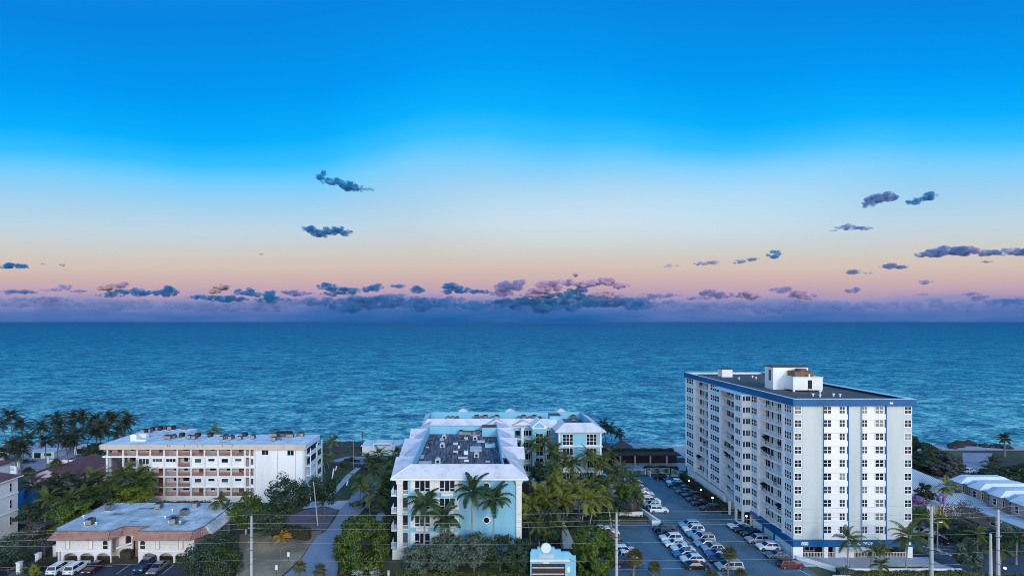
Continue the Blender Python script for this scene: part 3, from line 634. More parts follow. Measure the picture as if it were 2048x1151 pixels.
for k in range(NF):
    for x, w, y, gi in ((65.15, 1.42, TY0, 0), (71.22, 1.60, TY0 + 0.12, 1), (74.22, 1.15, TY0 + 0.12, 1), (78.80, 1.08, TY0 + 0.12, 2), (81.80, 1.72, TY0 + 0.12, 2), (87.5, 1.40, TY0, 3)):
        window(T, x, y, WZ[k], w, 1.45, 2, 2, 'front', rnd.choice([GLASS, GLASS, floor_glass[k * 4 + gi], floor_glass[k * 4 + gi]]), fr=0.11)
# blue fascia round the roof, roof deck, parapets
fa = MB(); f0, f1, g0, g1 = 63.88, 88.75, 101.1, 154.7
fa.box(f0, f1, g0, g0 + 0.5, 30.97, 32.37); fa.box(f0, f1, g1 - 0.5, g1, 30.97, 32.37); fa.box(f0, f0 + 0.5, g0 + 0.5, g1 - 0.5, 30.97, 32.37); fa.box(f1 - 0.5, f1, g0 + 0.5, g1 - 0.5, 30.97, 32.37)
fa.build('fascia', TBLUE, T)
cp = MB()
cp.box(f0 - .02, f1 + .02, g0 - .02, g0 + 0.55, 32.374, 32.44); cp.box(f0 - .02, f0 + 0.55, g0 + 0.55, g1 - 0.9, 32.374, 32.44)
cp.box(f1 - 1.5, f1 + .02, g0 + 0.55, g1 - 0.9, 32.374, 32.44); cp.box(f0 - .02, f1 + .02, g1 - 0.9, g1 + .02, 32.374, 32.44)
cp.build('parapet_cap', TSIDE, T)
MB().box(f0 + 0.5, f1 - 0.5, g1 - 0.8, g1 - 0.5, 31.905, 32.37).build('parapet', WHITE, T)
roof = sub(MB().box(f0 + 0.5, f1 - 0.5, g0 + 0.5, g1 - 0.5, 31.0, 31.9).build('roof', ROOFD, T))
for k in range(5):
    MB().box(f0 + 1.5, f1 - 2, 106 + k * 9.5, 106.15 + k * 9.5, 31.9, 31.94).build('roof_seam', ACG, roof)
fl = MB().box(83.3, 84.0, 101.02, 101.1, 31.4, 31.75).build('wall_lamp', WHITE, T)
# rooftop rooms
ph = sub(MB().box(70.2, 78.5, 118.7, 122.2, 31.9, 37.2).build('rooftop_room', WHITE, T)); MB().box(70.0, 78.7, 118.5, 122.4, 37.2, 37.45).build('roof', ROOFD, ph)
MB().box(70.15, 70.2, 119.6, 120.5, 34.0, 36.6).build('louver', ACG, ph)
rm = sub(MB().box(72.6, 79.4, 115.0, 118.7, 32.3, 35.15).build('rooftop_room', WHITE, T))
MB().box(76.0, 76.9, 114.94, 115.0, 32.6, 34.6).build('door', DARK, rm)
MB().box(72.5, 79.5, 114.9, 118.7, 35.15, 35.3).build('parapet', WHITE, rm)
for x in (72.7, 78.9): MB().box(x, x + 0.4, 115.05, 115.4, 31.9, 32.3).build('leg', WHITE, rm)
lad = MB(); lad.tube([(75.9, 114.9, 32.5), (76.3, 114.2, 31.9)], .04, 4); lad.tube([(76.7, 114.9, 32.5), (77.1, 114.2, 31.9)], .04, 4); lad.box(76.0, 77.0, 114.5, 114.6, 32.2, 32.25); lad.build('ladder', ACG, rm)
sm = sub(MB().box(71.3, 74.3, 145.7, 148.4, 31.9, 34.1).build('rooftop_room', WHITE, T)); MB().box(71.15, 74.45, 145.55, 148.55, 34.1, 34.25).build('roof', ROOFD, sm)
ct = thing('cooling_tower', 'brown cooling tower with a round fan cowl on the rooftop room of the tower', 'cooling tower', (75.7, 117, 35.3))
MB().box(73.5, 77.9, 115.9, 118.5, 35.3, 36.5).build('casing', BRONZE, ct); MB().cyl(75.8, 117.2, 36.5, 37.0, 1.15, 20).build('fan_cowl', BRONZE, ct); MB().cyl(76.5, 115.3, 35.3, 36.0, 0.16, 8).build('vent_pipe', WHITE, ct)
for i, (px, py) in enumerate(((1626, 792), (1640, 793.5), (1667, 792), (1680, 793), (1478, 758.5), (1512, 757.5), (1505, 755), (1556, 778), (1640, 786))):
    x, y = gp(px, py, 31.9)
    v = MB(); v.cyl(x, y, 31.9, 32.35, 0.16, 8); v.cyl(x, y, 32.35, 32.55, 0.3, 10, 0, 0.22)
    tag(v.build('roof_vent', WHITE), f'white mushroom vent on the tower roof, {ORD[i + 1]} counted from the front parapet', 'roof vent', 'vents on the tower roof')
# side wall: window bays, piers and balconies, from the far end to the front corner
XW = TX0
def side_window_bay(y0, y1, cols, z0=Z2):
    MB().box(XW, XW + RD, y0, y1, z0, 30.96).build('wall_panel', TSIDE, T)
    for k in range(NF):
        window(T, XW, (y0 + y1) / 2, WZ[k], (y1 - y0) - 0.35, 1.5, cols, 2, 'west', rnd.choice([GLASS, GLASS, GLASSG, GLASS, GLASSB if k % 4 == 2 else GLASSG]), fr=0.10)
def pier(y0, y1, x=XW - 0.18, z0=Z2): MB().box(x, XW + RD, y0, y1, z0, 30.96).build('pier', WHITE, T)
side_window_bay(148.7, 153.6, 4, 3.0); pier(147.5, 148.7); pier(153.6, 154.2)
pier(138.0, 139.0); side_window_bay(132.7, 138.0, 4); pier(131.4, 132.7)
side_window_bay(114.75, 117.35, 3); pier(113.95, 114.75); pier(104.65, 105.4); side_window_bay(101.7 + 0.36, 104.65, 4)
def balcony_stack(y0, y1, outer, dividers, doors, backs):
    """outer: list of (x, y) of the slab's outer edge from the far end to the near end"""
    for k in range(NF):
        zf = WZ[k] - 1.33
        poly = [(XW + RD, y0), (XW + RD, y1)] + outer
        b = sub(MB().prism([poly[i] for i in range(len(poly) - 1, -1, -1)], zf - 0.24, zf).build('balcony', WHITE, T))
        for (xa, ya), (xb, yb) in zip(outer, outer[1:]): railing(b, (xa + 0.08, ya), (xb + 0.08, yb), zf, 1.0, WHITE, 0.5, 0.045)
        for yd in dividers: MB().box(XW + 0.7, XW + RD, yd - 0.1, yd + 0.1, zf, zf + FZ - 0.19).build('divider', TSIDE, b)
        for yd in doors:
            if rnd.random() < 0.93:
                w = rnd.choice([1.2, 1.5, 1.8])
                window(b, XW + RD, yd, zf + 1.06, w, 2.0, 2, 1, 'west', rnd.choice([GLASS, DARK, DARK, DARK]), 'glass_door', 0.07)
    return
balcony_stack(139.0, 147.5, [(XW - 0.05, 147.5), (XW - 0.05, 139.0)], [143.4], [146.7, 144.6, 142.4], None)
balcony_stack(121.2, 131.4, [(XW - 0.25, 131.4), (XW - 0.9, 127.5), (XW - 1.95, 121.2)], [126.6], [130.5, 128.3, 125.4], None)
balcony_stack(105.4, 113.95, [(XW - 0.05, 113.95), (XW - 0.30, 110.5), (XW - 0.30, 108.5), (XW - 0.05, 105.4)], [109.6], [113.0, 110.9, 108.6], None)
for y0, y1, o in ((139, 147.5, .2), (121.2, 131.4, .3), (105.4, 113.95, .3)):
    MB().box(XW - o, XW + RD, y0, y1, 30.7, 30.955).build('lintel', WHITE, T)
# projecting bay between the balconies
MB().box(XW - 2.1, XW + RD, 117.4, 121.15, 3.4, 30.9).build('bay', WHITE, T)
for k in range(NF):
    window(T, XW - 0.75, 117.4, WZ[k], 1.1, 1.3, 2, 1, 'front', rnd.choice([GLASS, GLASSG]), fr=0.09)
    window(T, XW - 1.72, 117.4, WZ[k], 0.5, 1.3, 1, 1, 'front', GLASS, fr=0.06)
    MB().box(XW - 2.16, XW + 0.0, 117.30, 117.4, WZ[k] - FZ + 0.78, WZ[k] - 0.80).build('spandrel', WHITE, T)
    window(T, XW - 2.1, 119.3, WZ[k], 2.4, 1.3, 3, 1, 'west', GLASSG, fr=0.08)
MB().box(XW - 2.3, XW + 0.1, 117.25, 131.5, 30.55, 30.94).build('lintel', TSIDE, T)
for x, y in ((XW - 1.9, 117.7), (XW - 1.9, 120.8), (XW - 1.6, 124.5), (XW - 0.9, 128.5), (XW + .1, 117.7)): MB().box(x, x + 0.45, y, y + 0.45, 0, 3.4).build('column', WHITE, T)
# ground floor: blue band, walls set back, columns, terrace
bd = MB(); bd.box(XW - 0.35, TX1 + 0.3, TY0 - 0.4, TY0 + 0.4, 2.44, Z2 - 0.004); bd.box(XW - 0.35, XW + 0.4, TY0 + 0.4, 117.25, 2.44, Z2 - 0.004)
bd.build('fascia', TBLUE, T)
MB().box(XW + 0.4, TX1 + 0.0, TY0 + 0.4, TY1, 3.5, Z2 - 0.006).build('ceiling_slab', WHITE, T)
MB().box(XW + 0.15, XW + 0.4, 103.0, 116.9, 0, 2.44).build('wall_panel', TSIDE, T)
for y in (108.2, 112.4): MB().box(XW + 0.05, XW + 0.15, y, y + 0.5, 0, 2.44).build('pilaster', TBLUE, T)
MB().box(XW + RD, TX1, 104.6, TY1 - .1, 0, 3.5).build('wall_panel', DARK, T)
MB().box(XW + 0.5, XW + RD, 128, TY1 - .1, 0, 3.0).build('wall_panel', WHITE, T)
for x, w in ((64.0, 2.0), (70.3, 0.8), (72.6, 0.9), (87.2, 1.0)): MB().box(x, x + w, TY0 - 0.35, TY0 + 0.35, 0, 2.44).build('column', WHITE, T)
MB().box(73.5, 76.4, TY0 - 0.2, TY0 + 2, 0, 2.44).build('entrance_wall', WHITE, T)
for a, b in ((66.05, 70.3), (71.1, 73.4), (76.5, 79.5), (80.5, 87.2)): railing(T, (a, TY0 - 0.15), (b, TY0 - 0.15), 0.25, 1.05, WHITE, 0.3, 0.05)
for x in (66.5, 67.6, 68.9, 69.9, 77.5, 82.2, 84.6): window(T, x, 104.6, 1.3, 0.9, 2.1, 1, 1, 'front', GLASS, 'glass_door', fr=.1, fm=CREAM)
text(T, '800', 0.95, (66.3, TY0 - 0.42, 3.1), WHITE); text(T, 'DO', 0.8, (75.05, TY0 - 0.42, 3.12), WHITE); text(T, 'HARBOR', 0.8, (78.55, TY0 - 0.42, 3.12), WHITE); text(T, '800', 0.8, (87.2, TY0 - 0.42, 3.1), WHITE)
MB().box(74.6, 79.0, 99.6, TY0 - 0.42, 2.3, 2.44).build('canopy', WHITE, T)
# terrace and garden walls in front
TW = thing('terrace', 'white raised terrace with planters and steps along the tower front', 'terrace', (76, 99, 0))
MB().box(64.3, 91.5, 98.2, TY0 - 0.05, 0.0, 0.24).build('deck', CONC, TW)
gw = MB(); gw.hexa([(64.3, 101.1, 0), (64.3, 100.8, 0), (69.6, 95.2, 0), (69.9, 95.2, 0)], [(64.3, 101.1, .95), (64.3, 100.8, .95), (69.6, 95.2, .95), (69.9, 95.2, .95)]); gw.box(69.6, 92, 94.9, 95.2, 0, 1.15); gw.box(66.0, 69.4, 92.6, 93.0, 0, 1.0)
gw.build('parapet', WHITE, TW)
MB().face([(70, 95.3, .26), (80, 95.3, .26), (80, 98.2, .26), (66.8, 98.2, .26)]).build('walkway', CONC, TW)
MB().face([(82.3, 95.4, 0.27), (87.6, 95.4, 0.27), (87.4, 97.6, 0.27), (84.4, 96.4, 0.27)]).build('paved_bed', ORANGE, TW)
MB().face([(88, 95.4, .05), (95, 95.4, .05), (91.6, 99.6, .05), (88, 99.6, .05)]).build('ramp', CONC, TW)
MB().box(70.6, 71.5, 95.9, 96.1, 0.3, 1.3).build('utility_box', ACG, TW)

# ================================================================== THE AQUA BUILDING
Q = thing('aqua_building', 'aqua four-storey condominium with white hipped roofs round two sunken roof decks', 'apartment building', (0, 120, 0))
EZ, PZ, WF = 16.5, 18.5, 16.35
front = MB(); front.box(-16.0, 8.8, 101.7, 104.4, 0, 16.45); front.box(-16.0, 8.8, 104.4, 149.6, 0, 16.3); front.build('wall', AQUA, Q)
MB().box(-17.2, 10.0, 101.0, 101.69, 0, 2.0).build('podium', WHITE2, Q)
rear = MB(); rear.box(-15.8, 34.8, 150.0, 166.0, 0, 16.3); rear.build('wall', AQUA, Q)
MB().box(23.5, 35.7, 144.5, 149.99, 0, 16.4).build('wall', AQUA, Q)
# front wing roof: skirt of white tiles round the sunken deck
wx0, wx1, wy0, wy1 = -13.6, 5.4, 103.8, 141.3
def slab(name, top, th=0.25, m=TILEW, parent=Q):
    return MB().hexa([(x, y, z - th) for x, y, z in top], top, 0).build(name, m, parent)
slab('roof', [(-17.45, 100.6, EZ), (10.2, 100.6, EZ), (wx1 + 1.5, wy0, PZ), (wx0, wy0, PZ)])
slab('roof', [(-17.45, 100.62, EZ), (wx0, wy0 + .02, PZ), (wx0, 110, PZ), (-17.9, 110, PZ - .15)])
slab('roof', [(10.2, 100.62, EZ), (10.0, 107.5, EZ + 0.1), (wx1 + .1, 116, PZ), (wx1 + 1.5, wy0 + .02, PZ)])
slab('roof', [(wx1 + .1, 110, PZ - .02), (8.9, 110, 17.2), (8.9, 149, 17.2), (wx1 + .1, 149, PZ - .02)])
slab('roof', [(-16.6, 110.1, 17.2), (wx0 - .1, 110.1, PZ - .02), (wx0 - .1, 149, PZ - .02), (-16.6, 149, 17.2)])
def bay_roof(xa, xb, y0, yr, y1):
    """hipped roof of a projecting bay, ridge running into the parapet"""
    s = slab('roof', [(xa, y0, EZ), (xb, y0, EZ), (xb, yr, PZ), (xa, yr, PZ)]); slab('roof', [(xa, yr + .01, PZ), (xb, yr + .01, PZ), (xb, y1, EZ), (xa, y1, EZ)])
    xo = xa if abs(xa) > abs(xb) else xb
    MB().box(min(xo * 0.94, wx0 if xo < 0 else wx1), max(xo * 0.94, wx0 if xo < 0 else wx1), y0 + 0.5, y1 - 0.5, 0, EZ - .26).build('bay', AQUA, Q)
for a, b, c in ((117.8, 126.6, 133.5), (134.5, 138.5, 146)): bay_roof(-18.4, wx0 - .2, a, b, c)
for a, b, c in ((115.6, 118.4, 123.4), (124.0, 127.4, 133), (137, 139.4, 146)): bay_roof(wx1 + .25, 11.0 if a < 120 else 10.0, a, b, c)
ridge = MB(); ridge.tube([(-17.45, 100.62, EZ + .08), (wx0, wy0, PZ + .08)], .1, 5); ridge.tube([(10.2, 100.62, EZ + .08), (wx1 + 1.5, wy0, PZ + .08)], .1, 5); ridge.build('ridge_cap', WHITE, Q)
MB().box(-17.5, 10.25, 100.45, 100.6, EZ - .3, EZ + .02).build('gutter', WHITE, Q)
MB().box(-17.2, 10.0, 100.75, 101.68, 16.05, 16.2).build('soffit', WHITE2, Q)
wl = MB(); wl.box(wx0 - .1, wx0 + .12, wy0, wy1, WF, PZ + .05); wl.box(wx1 - .12, wx1 + .1, wy0, wy1, WF, PZ + .05); wl.box(wx0 + .12, wx1 - .12, wy1 - .2, wy1 + .1, WF, PZ + .05); wl.box(wx0 + .12, wx1 - .12, wy0 - .05, wy0 + .15, WF, PZ + .03)
wl.build('parapet', AQUA, Q)
MB().box(wx0 + .12, wx1 - .12, wy0 + .15, wy1 - .2, WF - .15, WF).build('roof_deck', WELLF, Q)
MB().box(1.3, wx1 - .13, wy1 - 3.2, wy1 - .21, WF, PZ + .3).build('stair_room', AQUA, Q)
MB().box(1.2, wx1 - .1, wy1 - 3.3, wy1 + .1, PZ + .3, PZ + .45).build('roof', ROOFD, Q)
slab('roof', [(-13.4, 141.42, PZ + .02), (5.3, 141.42, PZ + .02), (5.3, 149.7, 17.0), (-13.4, 149.7, 17.0)])
# rear wing roof
slab('roof', [(-16.8, 149.8, EZ), (24, 149.8, EZ), (24, 152.2, PZ), (-15.2, 152.2, PZ)])
slab('roof', [(-16.9, 149.82, EZ), (-15.2, 152.22, PZ), (-15.2, 163, PZ), (-17.4, 166.5, EZ + .6)])
slab('roof', [(-15.2, 163.3, PZ), (33.6, 163.3, PZ), (36.5, 167, EZ), (-17.2, 167, EZ)])
slab('roof', [(22.3, 143.6, EZ), (37.0, 143.6, EZ), (33.6, 146.2, PZ), (25.6, 146.2, PZ)])
slab('roof', [(37.0, 143.62, EZ), (37.0, 167, EZ), (33.6, 163.3, PZ), (33.6, 146.22, PZ)])
slab('roof', [(22.3, 143.62, EZ), (25.6, 146.22, PZ), (25.6, 152, PZ), (22.3, 150, EZ)])
rw = MB(); rw.box(-15.2, 33.6, 163.0, 163.3, WF, PZ + .06); rw.box(33.4, 33.62, 146.2, 163.0, WF, PZ + .05); rw.box(-15.3, -15.05, 152.2, 163, WF, PZ + .05); rw.box(-15.05, 25.6, 152.2, 152.4, WF, PZ + .03); rw.box(25.6, 33.4, 146.2, 146.4, WF, PZ + .03)
rw.build('parapet', AQUA, Q)
MB().box(-15.05, 33.4, 152.41, 162.99, WF - .15, WF).build('roof_deck', WELLF, Q); MB().box(25.7, 33.39, 146.41, 152.4, WF - .15, WF).build('roof_deck', WELLF, Q)
for x in (-4.8, 10.7, 27.5):
    p = MB(); p.hexa([(x - 1.7, 163.4, PZ), (x + 1.7, 163.4, PZ), (x + 1.7, 166.8, PZ), (x - 1.7, 166.8, PZ)], [(x - .05, 165, PZ + 1.0), (x + .05, 165, PZ + 1.0), (x + .05, 165.1, PZ + 1.0), (x - .05, 165.1, PZ + 1.0)]); p.build('roof', TILEW, Q)
# gables that break the rear wing's roof
def gable(x, y, w, h, z, d=3.0, m=AQUA):
    g = MB(); g.hexa([(x - w / 2, y, z), (x + w / 2, y, z), (x + w / 2, y + d, z), (x - w / 2, y + d, z)], [(x - .05, y + .3, z + h), (x + .05, y + .3, z + h), (x + .05, y + d + 1.5, z + h), (x - .05, y + d + 1.5, z + h)]); g.build('roof', TILEW, Q)
gable(5.6, 148.6, 6.5, 1.7, 17.2, 4); gable(13.6, 148.9, 6.0, 1.2, 17.2, 3.2)
MB().box(16.1, 20.0, 146.2, 150.0, 0, 16.7).build('bay', AQUA, Q)
MB().box(15.9, 20.2, 146.0, 150.2, 16.7, 17.1).build('cornice', WHITE, Q)
pd = MB(); pd.hexa([(15.6, 145.9, 17.1), (20.5, 145.9, 17.1), (20.5, 151, 17.1), (15.6, 151, 17.1)], [(18.0, 146.0, 19.2), (18.1, 146.0, 19.2), (18.1, 152.5, 19.2), (18.0, 152.5, 19.2)]); pd.build('pediment', WHITE, Q)
ab = MB(); ab.box(16.6, 19.5, 145.84, 145.9, 17.2, 17.6); ab.hexa([(16.5, 145.85, 17.5), (19.6, 145.85, 17.5), (19.6, 145.95, 17.5), (16.5, 145.95, 17.5)], [(18, 145.85, 18.7), (18.1, 145.85, 18.7), (18.1, 145.95, 18.7), (18, 145.95, 18.7)]); ab.build('pediment_panel', AQUA, Q)
for k in range(4): window(Q, 18.05, 146.2, 13.9 - k * 3.55, 2.2, 2.9, 2, 3 if k == 0 else 2, 'front', GLASS, fr=0.12)
for k in range(4):
    z = 14.4 - k * 3.55
    window(Q, 12.0, 150.0, z, 1.5, 2.3, 1, 1, 'front', GLASS, 'glass_door', fr=.1); window(Q, 14.9, 150.0, z + .2, 2.5, 1.9, 3, 1, 'front', GLASS, fr=.1); window(Q, 21.3, 150.0, z + .2, 1.2, 1.9, 2, 1, 'front', GLASS, fr=.1)
    sl_ = sub(MB().box(9.6, 16.0, 148.4, 149.98, z - 1.45, z - 1.2).build('balcony', WHITE, Q)); railing(sl_, (9.7, 148.5), (16.0, 148.5), z - 1.2, 1.05, WHITE, .3, .04)
    MB().box(13.0, 13.7, 148.3, 149.98, z - 1.19, z + 2.09).build('pier', WHITE, Q)
# the seaward block's front: two window groups a floor, ledges and balconies
for k in range(4):
    z = 14.1 - k * 3.55
    for x in (26.1, 32.95):
        if k == 0: window(Q, x, 144.5, z - .1, 3.0, 3.2, 3, 3, 'front', GLASS, fr=.12)
        else: window(Q, x, 144.5, z - .1, 3.0, 2.3, 3, 1, 'front', GLASS, 'glass_door', fr=.12)
    b = sub(MB().box(23.3, 36.0, 143.3 if k else 143.9, 144.48, z - 2.15, z - 1.75).build('balcony' if k else 'ledge', WHITE, Q))
    if k: railing(b, (23.5, 143.4), (35.8, 143.4), z - 1.75, 1.05, WHITE, .3, .05)
for x in (23.4, 35.3): MB().box(x, x + .5, 144.3, 144.6, 0, 16.3).build('pier', WHITE, Q)
MB().box(22.9, 36.4, 144.0, 144.49, 16.0, 16.25).build('cornice', WHITE, Q)
# front facade
QY = 101.7
MB().box(-16.3, -15.2, QY - .35, QY, 1.5, 16.05).build('pier', WHITE2, Q); MB().box(7.85, 8.95, QY - .35, QY, 1.5, 16.05).build('pier', WHITE2, Q)
for x, s in ((-15.75, -1), (8.4, 1)):
    MB().hexa([(x - .55, QY - .6, 15.0), (x + .55, QY - .6, 15.0), (x + .55, QY - .36, 15.0), (x - .55, QY - .36, 15.0)], [(x - .8 , QY - .9, 16.04), (x + .8, QY - .9, 16.04), (x + .8, QY - .36, 16.04), (x - .8, QY - .36, 16.04)]).build('bracket', WHITE, Q)
for k in range(4):
    zt = 15.8 - k * 3.55; zc = zt - 1.15
    window(Q, -14.65, QY, zt - 1.3, 1.05, 2.9, 1, 1, 'front', GLASSG if k % 2 else GLASS, 'glass_door', fr=.08)
    railing(Q, (-15.2, QY - .12), (-14.1, QY - .12), zt - 3.0, 1.05, WHITE, .18, .04)
    for x, w in ((-13.2, .85), (-8.7, 1.75), (-4.2, .75)):
        MB().box(x - w / 2, x + w / 2, QY - .10, QY, zt - 2.4, zt + .1).build('shutter', WHITE2, Q)
        if w > 1: MB().box(x - .03, x + .03, QY - .13, QY - .10, zt - 2.35, zt + .05).build('shutter_joint', ACL, Q)
    window(Q, -11.2, QY, zc, 3.1, 2.25, 3, 1, 'front', GLASS if k != 2 else GLASSG, fr=.14); window(Q, -6.15, QY, zc, 3.1, 2.25, 3, 1, 'front', GLASS, fr=.14)
    for x in (-12.2, -10.2, -7.15, -5.15): MB().box(x - .45, x + .45, QY - .12, QY - .02, zc - .55, zc - .42).build('transom', WHITE, Q)
    for x in (-11.2, -6.15): MB().box(x - 1.25, x + 1.25, QY - .28, QY, zt - 3.15, zt - 2.55).build('sill_panel', WHITE, Q)
    b = sub(MB().box(-17.6, -16.02, 101.9, 104.6, zt - 3.35, zt - 3.1).build('balcony', WHITE, Q))
    railing(b, (-17.5, 101.95), (-16.05, 101.95), zt - 3.1, 1.1, WHITE, .3, .05); railing(b, (-17.5, 104.5), (-17.5, 101.95), zt - 3.1, 1.1, WHITE, .3, .05)
    window(Q, -16.0, 103.3, zt - 1.7, 1.8, 2.4, 2, 1, 'west', GLASS, 'glass_door')
for z in (14.7, 7.75):
    s = sub(MB().prism([(1.83, 0), (2.75, .92), (1.83, 1.84), (.91, .92)], 0, .08).build('round_window', WHITE, Q)); s.rotation_euler = (PI / 2, 0, 0); s.location = Vector((0, QY, z - .92)) - base_of(Q)
    d = MB().cyl(1.83, .92, .075, .12, .62, 20).build('pane', GLASS); d.parent = s
    r2 = MB(); r2.tube([(1.83 + .64 * math.cos(i * PI / 10), .92 + .64 * math.sin(i * PI / 10), .1) for i in range(21)], .1, 5); q2 = r2.build('surround', WHITE); q2.parent = s
# things standing on the aqua building's sunken decks
def deck(px, py): return gp(780 + px / 7.314, 815 + py / 7.314, WF)
for i, (px, py) in enumerate(((790, 455), (765, 580), (1245, 475), (1265, 725), (697, 815))):
    x, y = deck(px, py); n = 8
    h = MB(); pr = [(.62 * math.cos(PI * j / n), .62 + .58 * math.sin(PI * j / n)) for j in range(n + 1)] + [(-.62, 0), (.62, 0)]
    h.hexa([(x + a, y, WF + b) for a, b in pr], [(x + a, y + 1.1, WF + b) for a, b in pr]); o = sub(h.build('vent_hood', ACL))
    tag(o, f'white arched vent hood standing on the stained roof deck, {["beside the far wall units", "alone midway along the deck", "against the stair room", "next to the big pale hatch", "by the front parapet"][i]}', 'vent hood', 'hoods on the aqua roof deck')
    m_ = MB().box(x - .28, x + .28, y - .02, y - .004, WF + .1, WF + .75).build('opening', DARK); m_.parent = o
DK = [(1255, 640, 23, 9.5, .35, 'ACL', 'large pale roof hatch'), (755, 480, 8, 6, .2, 'ACL', 'pale square cover'), (460, 750, 7, 8, .12, 'ACL', 'pale flat panel lying'), (510, 815, 25, 2.4, .3, 'ACL', 'long pale tray'), (1465, 590, 20, 3.5, 1.0, 'AQUA', 'low aqua plinth'),
      (1330, 510, 15, 3, .4, 'ACL', 'pale low duct'), (1110, 475, 7, 3, .8, 'ACL', 'pale condenser'), (1110, 690, 8, 4, .9, 'WHITE', 'white tall condenser'), (1065, 745, 18, 1.2, .4, 'ACL', 'pale long duct'), (960, 670, 9, 3, .7, 'ACL', 'pale fan unit'),
      (960, 545, 9, 3.5, .6, 'ACL', 'pale twin fan unit'), (1010, 600, 4, 2.5, .7, 'WHITE', 'small white unit'), (940, 745, 9, 6, .8, 'ACG', 'dark square unit'), (600, 520, 7, 7, .5, 'ACG', 'dark block standing for shadow'), (545, 590, 6, 1.0, .35, 'ACL', 'small pale duct'),  # the far-corner dark block stands where only shadow lies on the deck
      (1430, 800, 9, 1.5, .3, 'ACL', 'pale cable tray'), (1120, 790, 9, 1.4, .4, 'WHITE', 'white pipe box'), (870, 715, 9, 3, .5, 'ACG', 'dark duct'), (1050, 490, 12, 2.5, .5, 'ACG', 'dark long unit'), (1470, 480, 9, 2.5, .5, 'ACG', 'dark low unit'), (450, 470, 9, 4, .15, 'ACL', 'pale flat cover'), (1040, 635, 8, 2.5, .5, 'ACG', 'dark fan unit')]
HOW = ['beside the stair room hoods', 'beside an arched hood', 'by the side parapet', 'along the front parapet', 'at the foot of the stair room', 'behind the aqua plinth', 'under the wall condensers', 'nearer of two in the middle', 'in front of the tall condenser', 'amid the pipes',
       'behind the other fan unit', 'between the fan units', 'by the front parapet', 'in the far corner', 'beside the shadow block', 'near the front corner', 'at the front edge', 'beside the fan units', 'near the far wall', 'beside the stair room wall', 'in the far corner by the parapet', 'in the very middle']
for i, (px, py, w, d, h, m, lab) in enumerate(DK):
    x, y = deck(px, py); w *= .145 * y / 141; d *= .42
    b = MB(); b.box(x - w / 2, x + w / 2, y, y + d, WF + .08, WF + h); o = sub(b.build('roof_unit', {'ACL': ACL, 'AQUA': AQUA, 'WHITE': WHITE, 'ACG': ACG}[m]))
    tag(o, f'{lab} on the aqua roof deck, {HOW[i]}', 'roof equipment', 'equipment on the aqua roof deck')
    f_ = MB(); f_.box(x - w / 2 + .05, x - w / 2 + .2, y + .1, y + d - .1, WF, WF + .08); f_.box(x + w / 2 - .2, x + w / 2 - .05, y + .1, y + d - .1, WF, WF + .08); q = f_.build('feet', ACG); q.parent = o
    if h >= .5:
        q = MB().cyl(x, y + d / 2, WF + h, WF + h + .1, min(w, d) * .38, 12).build('fan_cover', ACG if m != 'ACG' else RUBBER); q.parent = o
ac_proto = None
def condenser(x, y, z, label, group, s=1.0, m=None):
    """air conditioner outdoor unit: casing, louvred side, fan ring, legs"""
    t = thing('air_conditioner', label, 'air conditioner', (x, y, z), rnd.choice([0, 0, PI / 2]), group)
    w = .48 * s; h = .95 * s
    c = MB().box(-w, w, -w, w, .12, h); link('casing', ac_mesh(('c', s, m), lambda: c.mesh('casing', [m or ACG])), t, None, 0, True)
    def lv():
        l = MB()
        for k in range(5): l.box(-w * .85, w * .85, -w - .03, -w - .004, .25 + k * .13 * s, .31 + k * .13 * s)
        return l.mesh('louver', [ACL if m is None else ACG])
    link('louver', ac_mesh(('l', s, m), lv), t, None, 0, True)
    link('fan_ring', ac_mesh(('f', s, m), lambda: MB().cyl(0, 0, h, h + .09, w * .8, 12).mesh('fan_ring', [RUBBER])), t, None, 0, True)
    link('stand', ac_mesh(('s', s, m), lambda: MB().box(-w, -w * .8, -w, w, 0, .12).box(w * .8, w, -w, w, 0, .12).mesh('stand', [ACL])), t, None, 0, True)
    return t
_ac = {}
def ac_mesh(k, f):
    if k not in _ac: _ac[k] = f()
    return _ac[k]
for i, x in enumerate((-4.6, -3.7, -2.9, -2.2, -1.5, -.8, 0.1, .7)):
    condenser(x, 139.9, WF, f'dark condenser in the row against the front deck aqua wall, {ORD[i + 1]} in line', 'condensers at the front deck wall', 1.35 if i in (0, 6) else 1.05)
for i, x in enumerate((-9.5, -8, -6.5)): condenser(x, 161.8, WF, f'dark condenser low in the seaward deck corner, {ORD[i + 1]} of three', 'condensers at the seaward deck corner', 1.1)
for i, x in enumerate((-.2, 1.2, 2.6, 4.9, 6.3, 13.3, 15.0, 16.8, 18.4, 20.1, 31.0)):
    condenser(x, 161.5, WF, f'dark condenser in the row along the seaward aqua parapet, {ORD[i + 1]} in line', 'condensers at the seaward parapet', 1.55 if i % 2 == 0 else 1.1)
sp_ = thing('solar_panel', 'dark solar panel rack leaning on the seaward block roof deck', 'solar panel', (29, 148, WF))
for k in range(5): MB().hexa([(26.4 + k * 1.25, 147.2, WF + .3), (27.5 + k * 1.25, 147.2, WF + .3), (27.5 + k * 1.25, 148.6, WF + 1.1), (26.4 + k * 1.25, 148.6, WF + 1.1)], [(26.4 + k * 1.25, 147.2, WF + .38), (27.5 + k * 1.25, 147.2, WF + .38), (27.5 + k * 1.25, 148.6, WF + 1.18), (26.4 + k * 1.25, 148.6, WF + 1.18)]).build('panel', GLASS, sp_)
MB().box(26.4, 32.6, 148.4, 148.6, WF, WF + 1.05).build('frame', ACL, sp_)
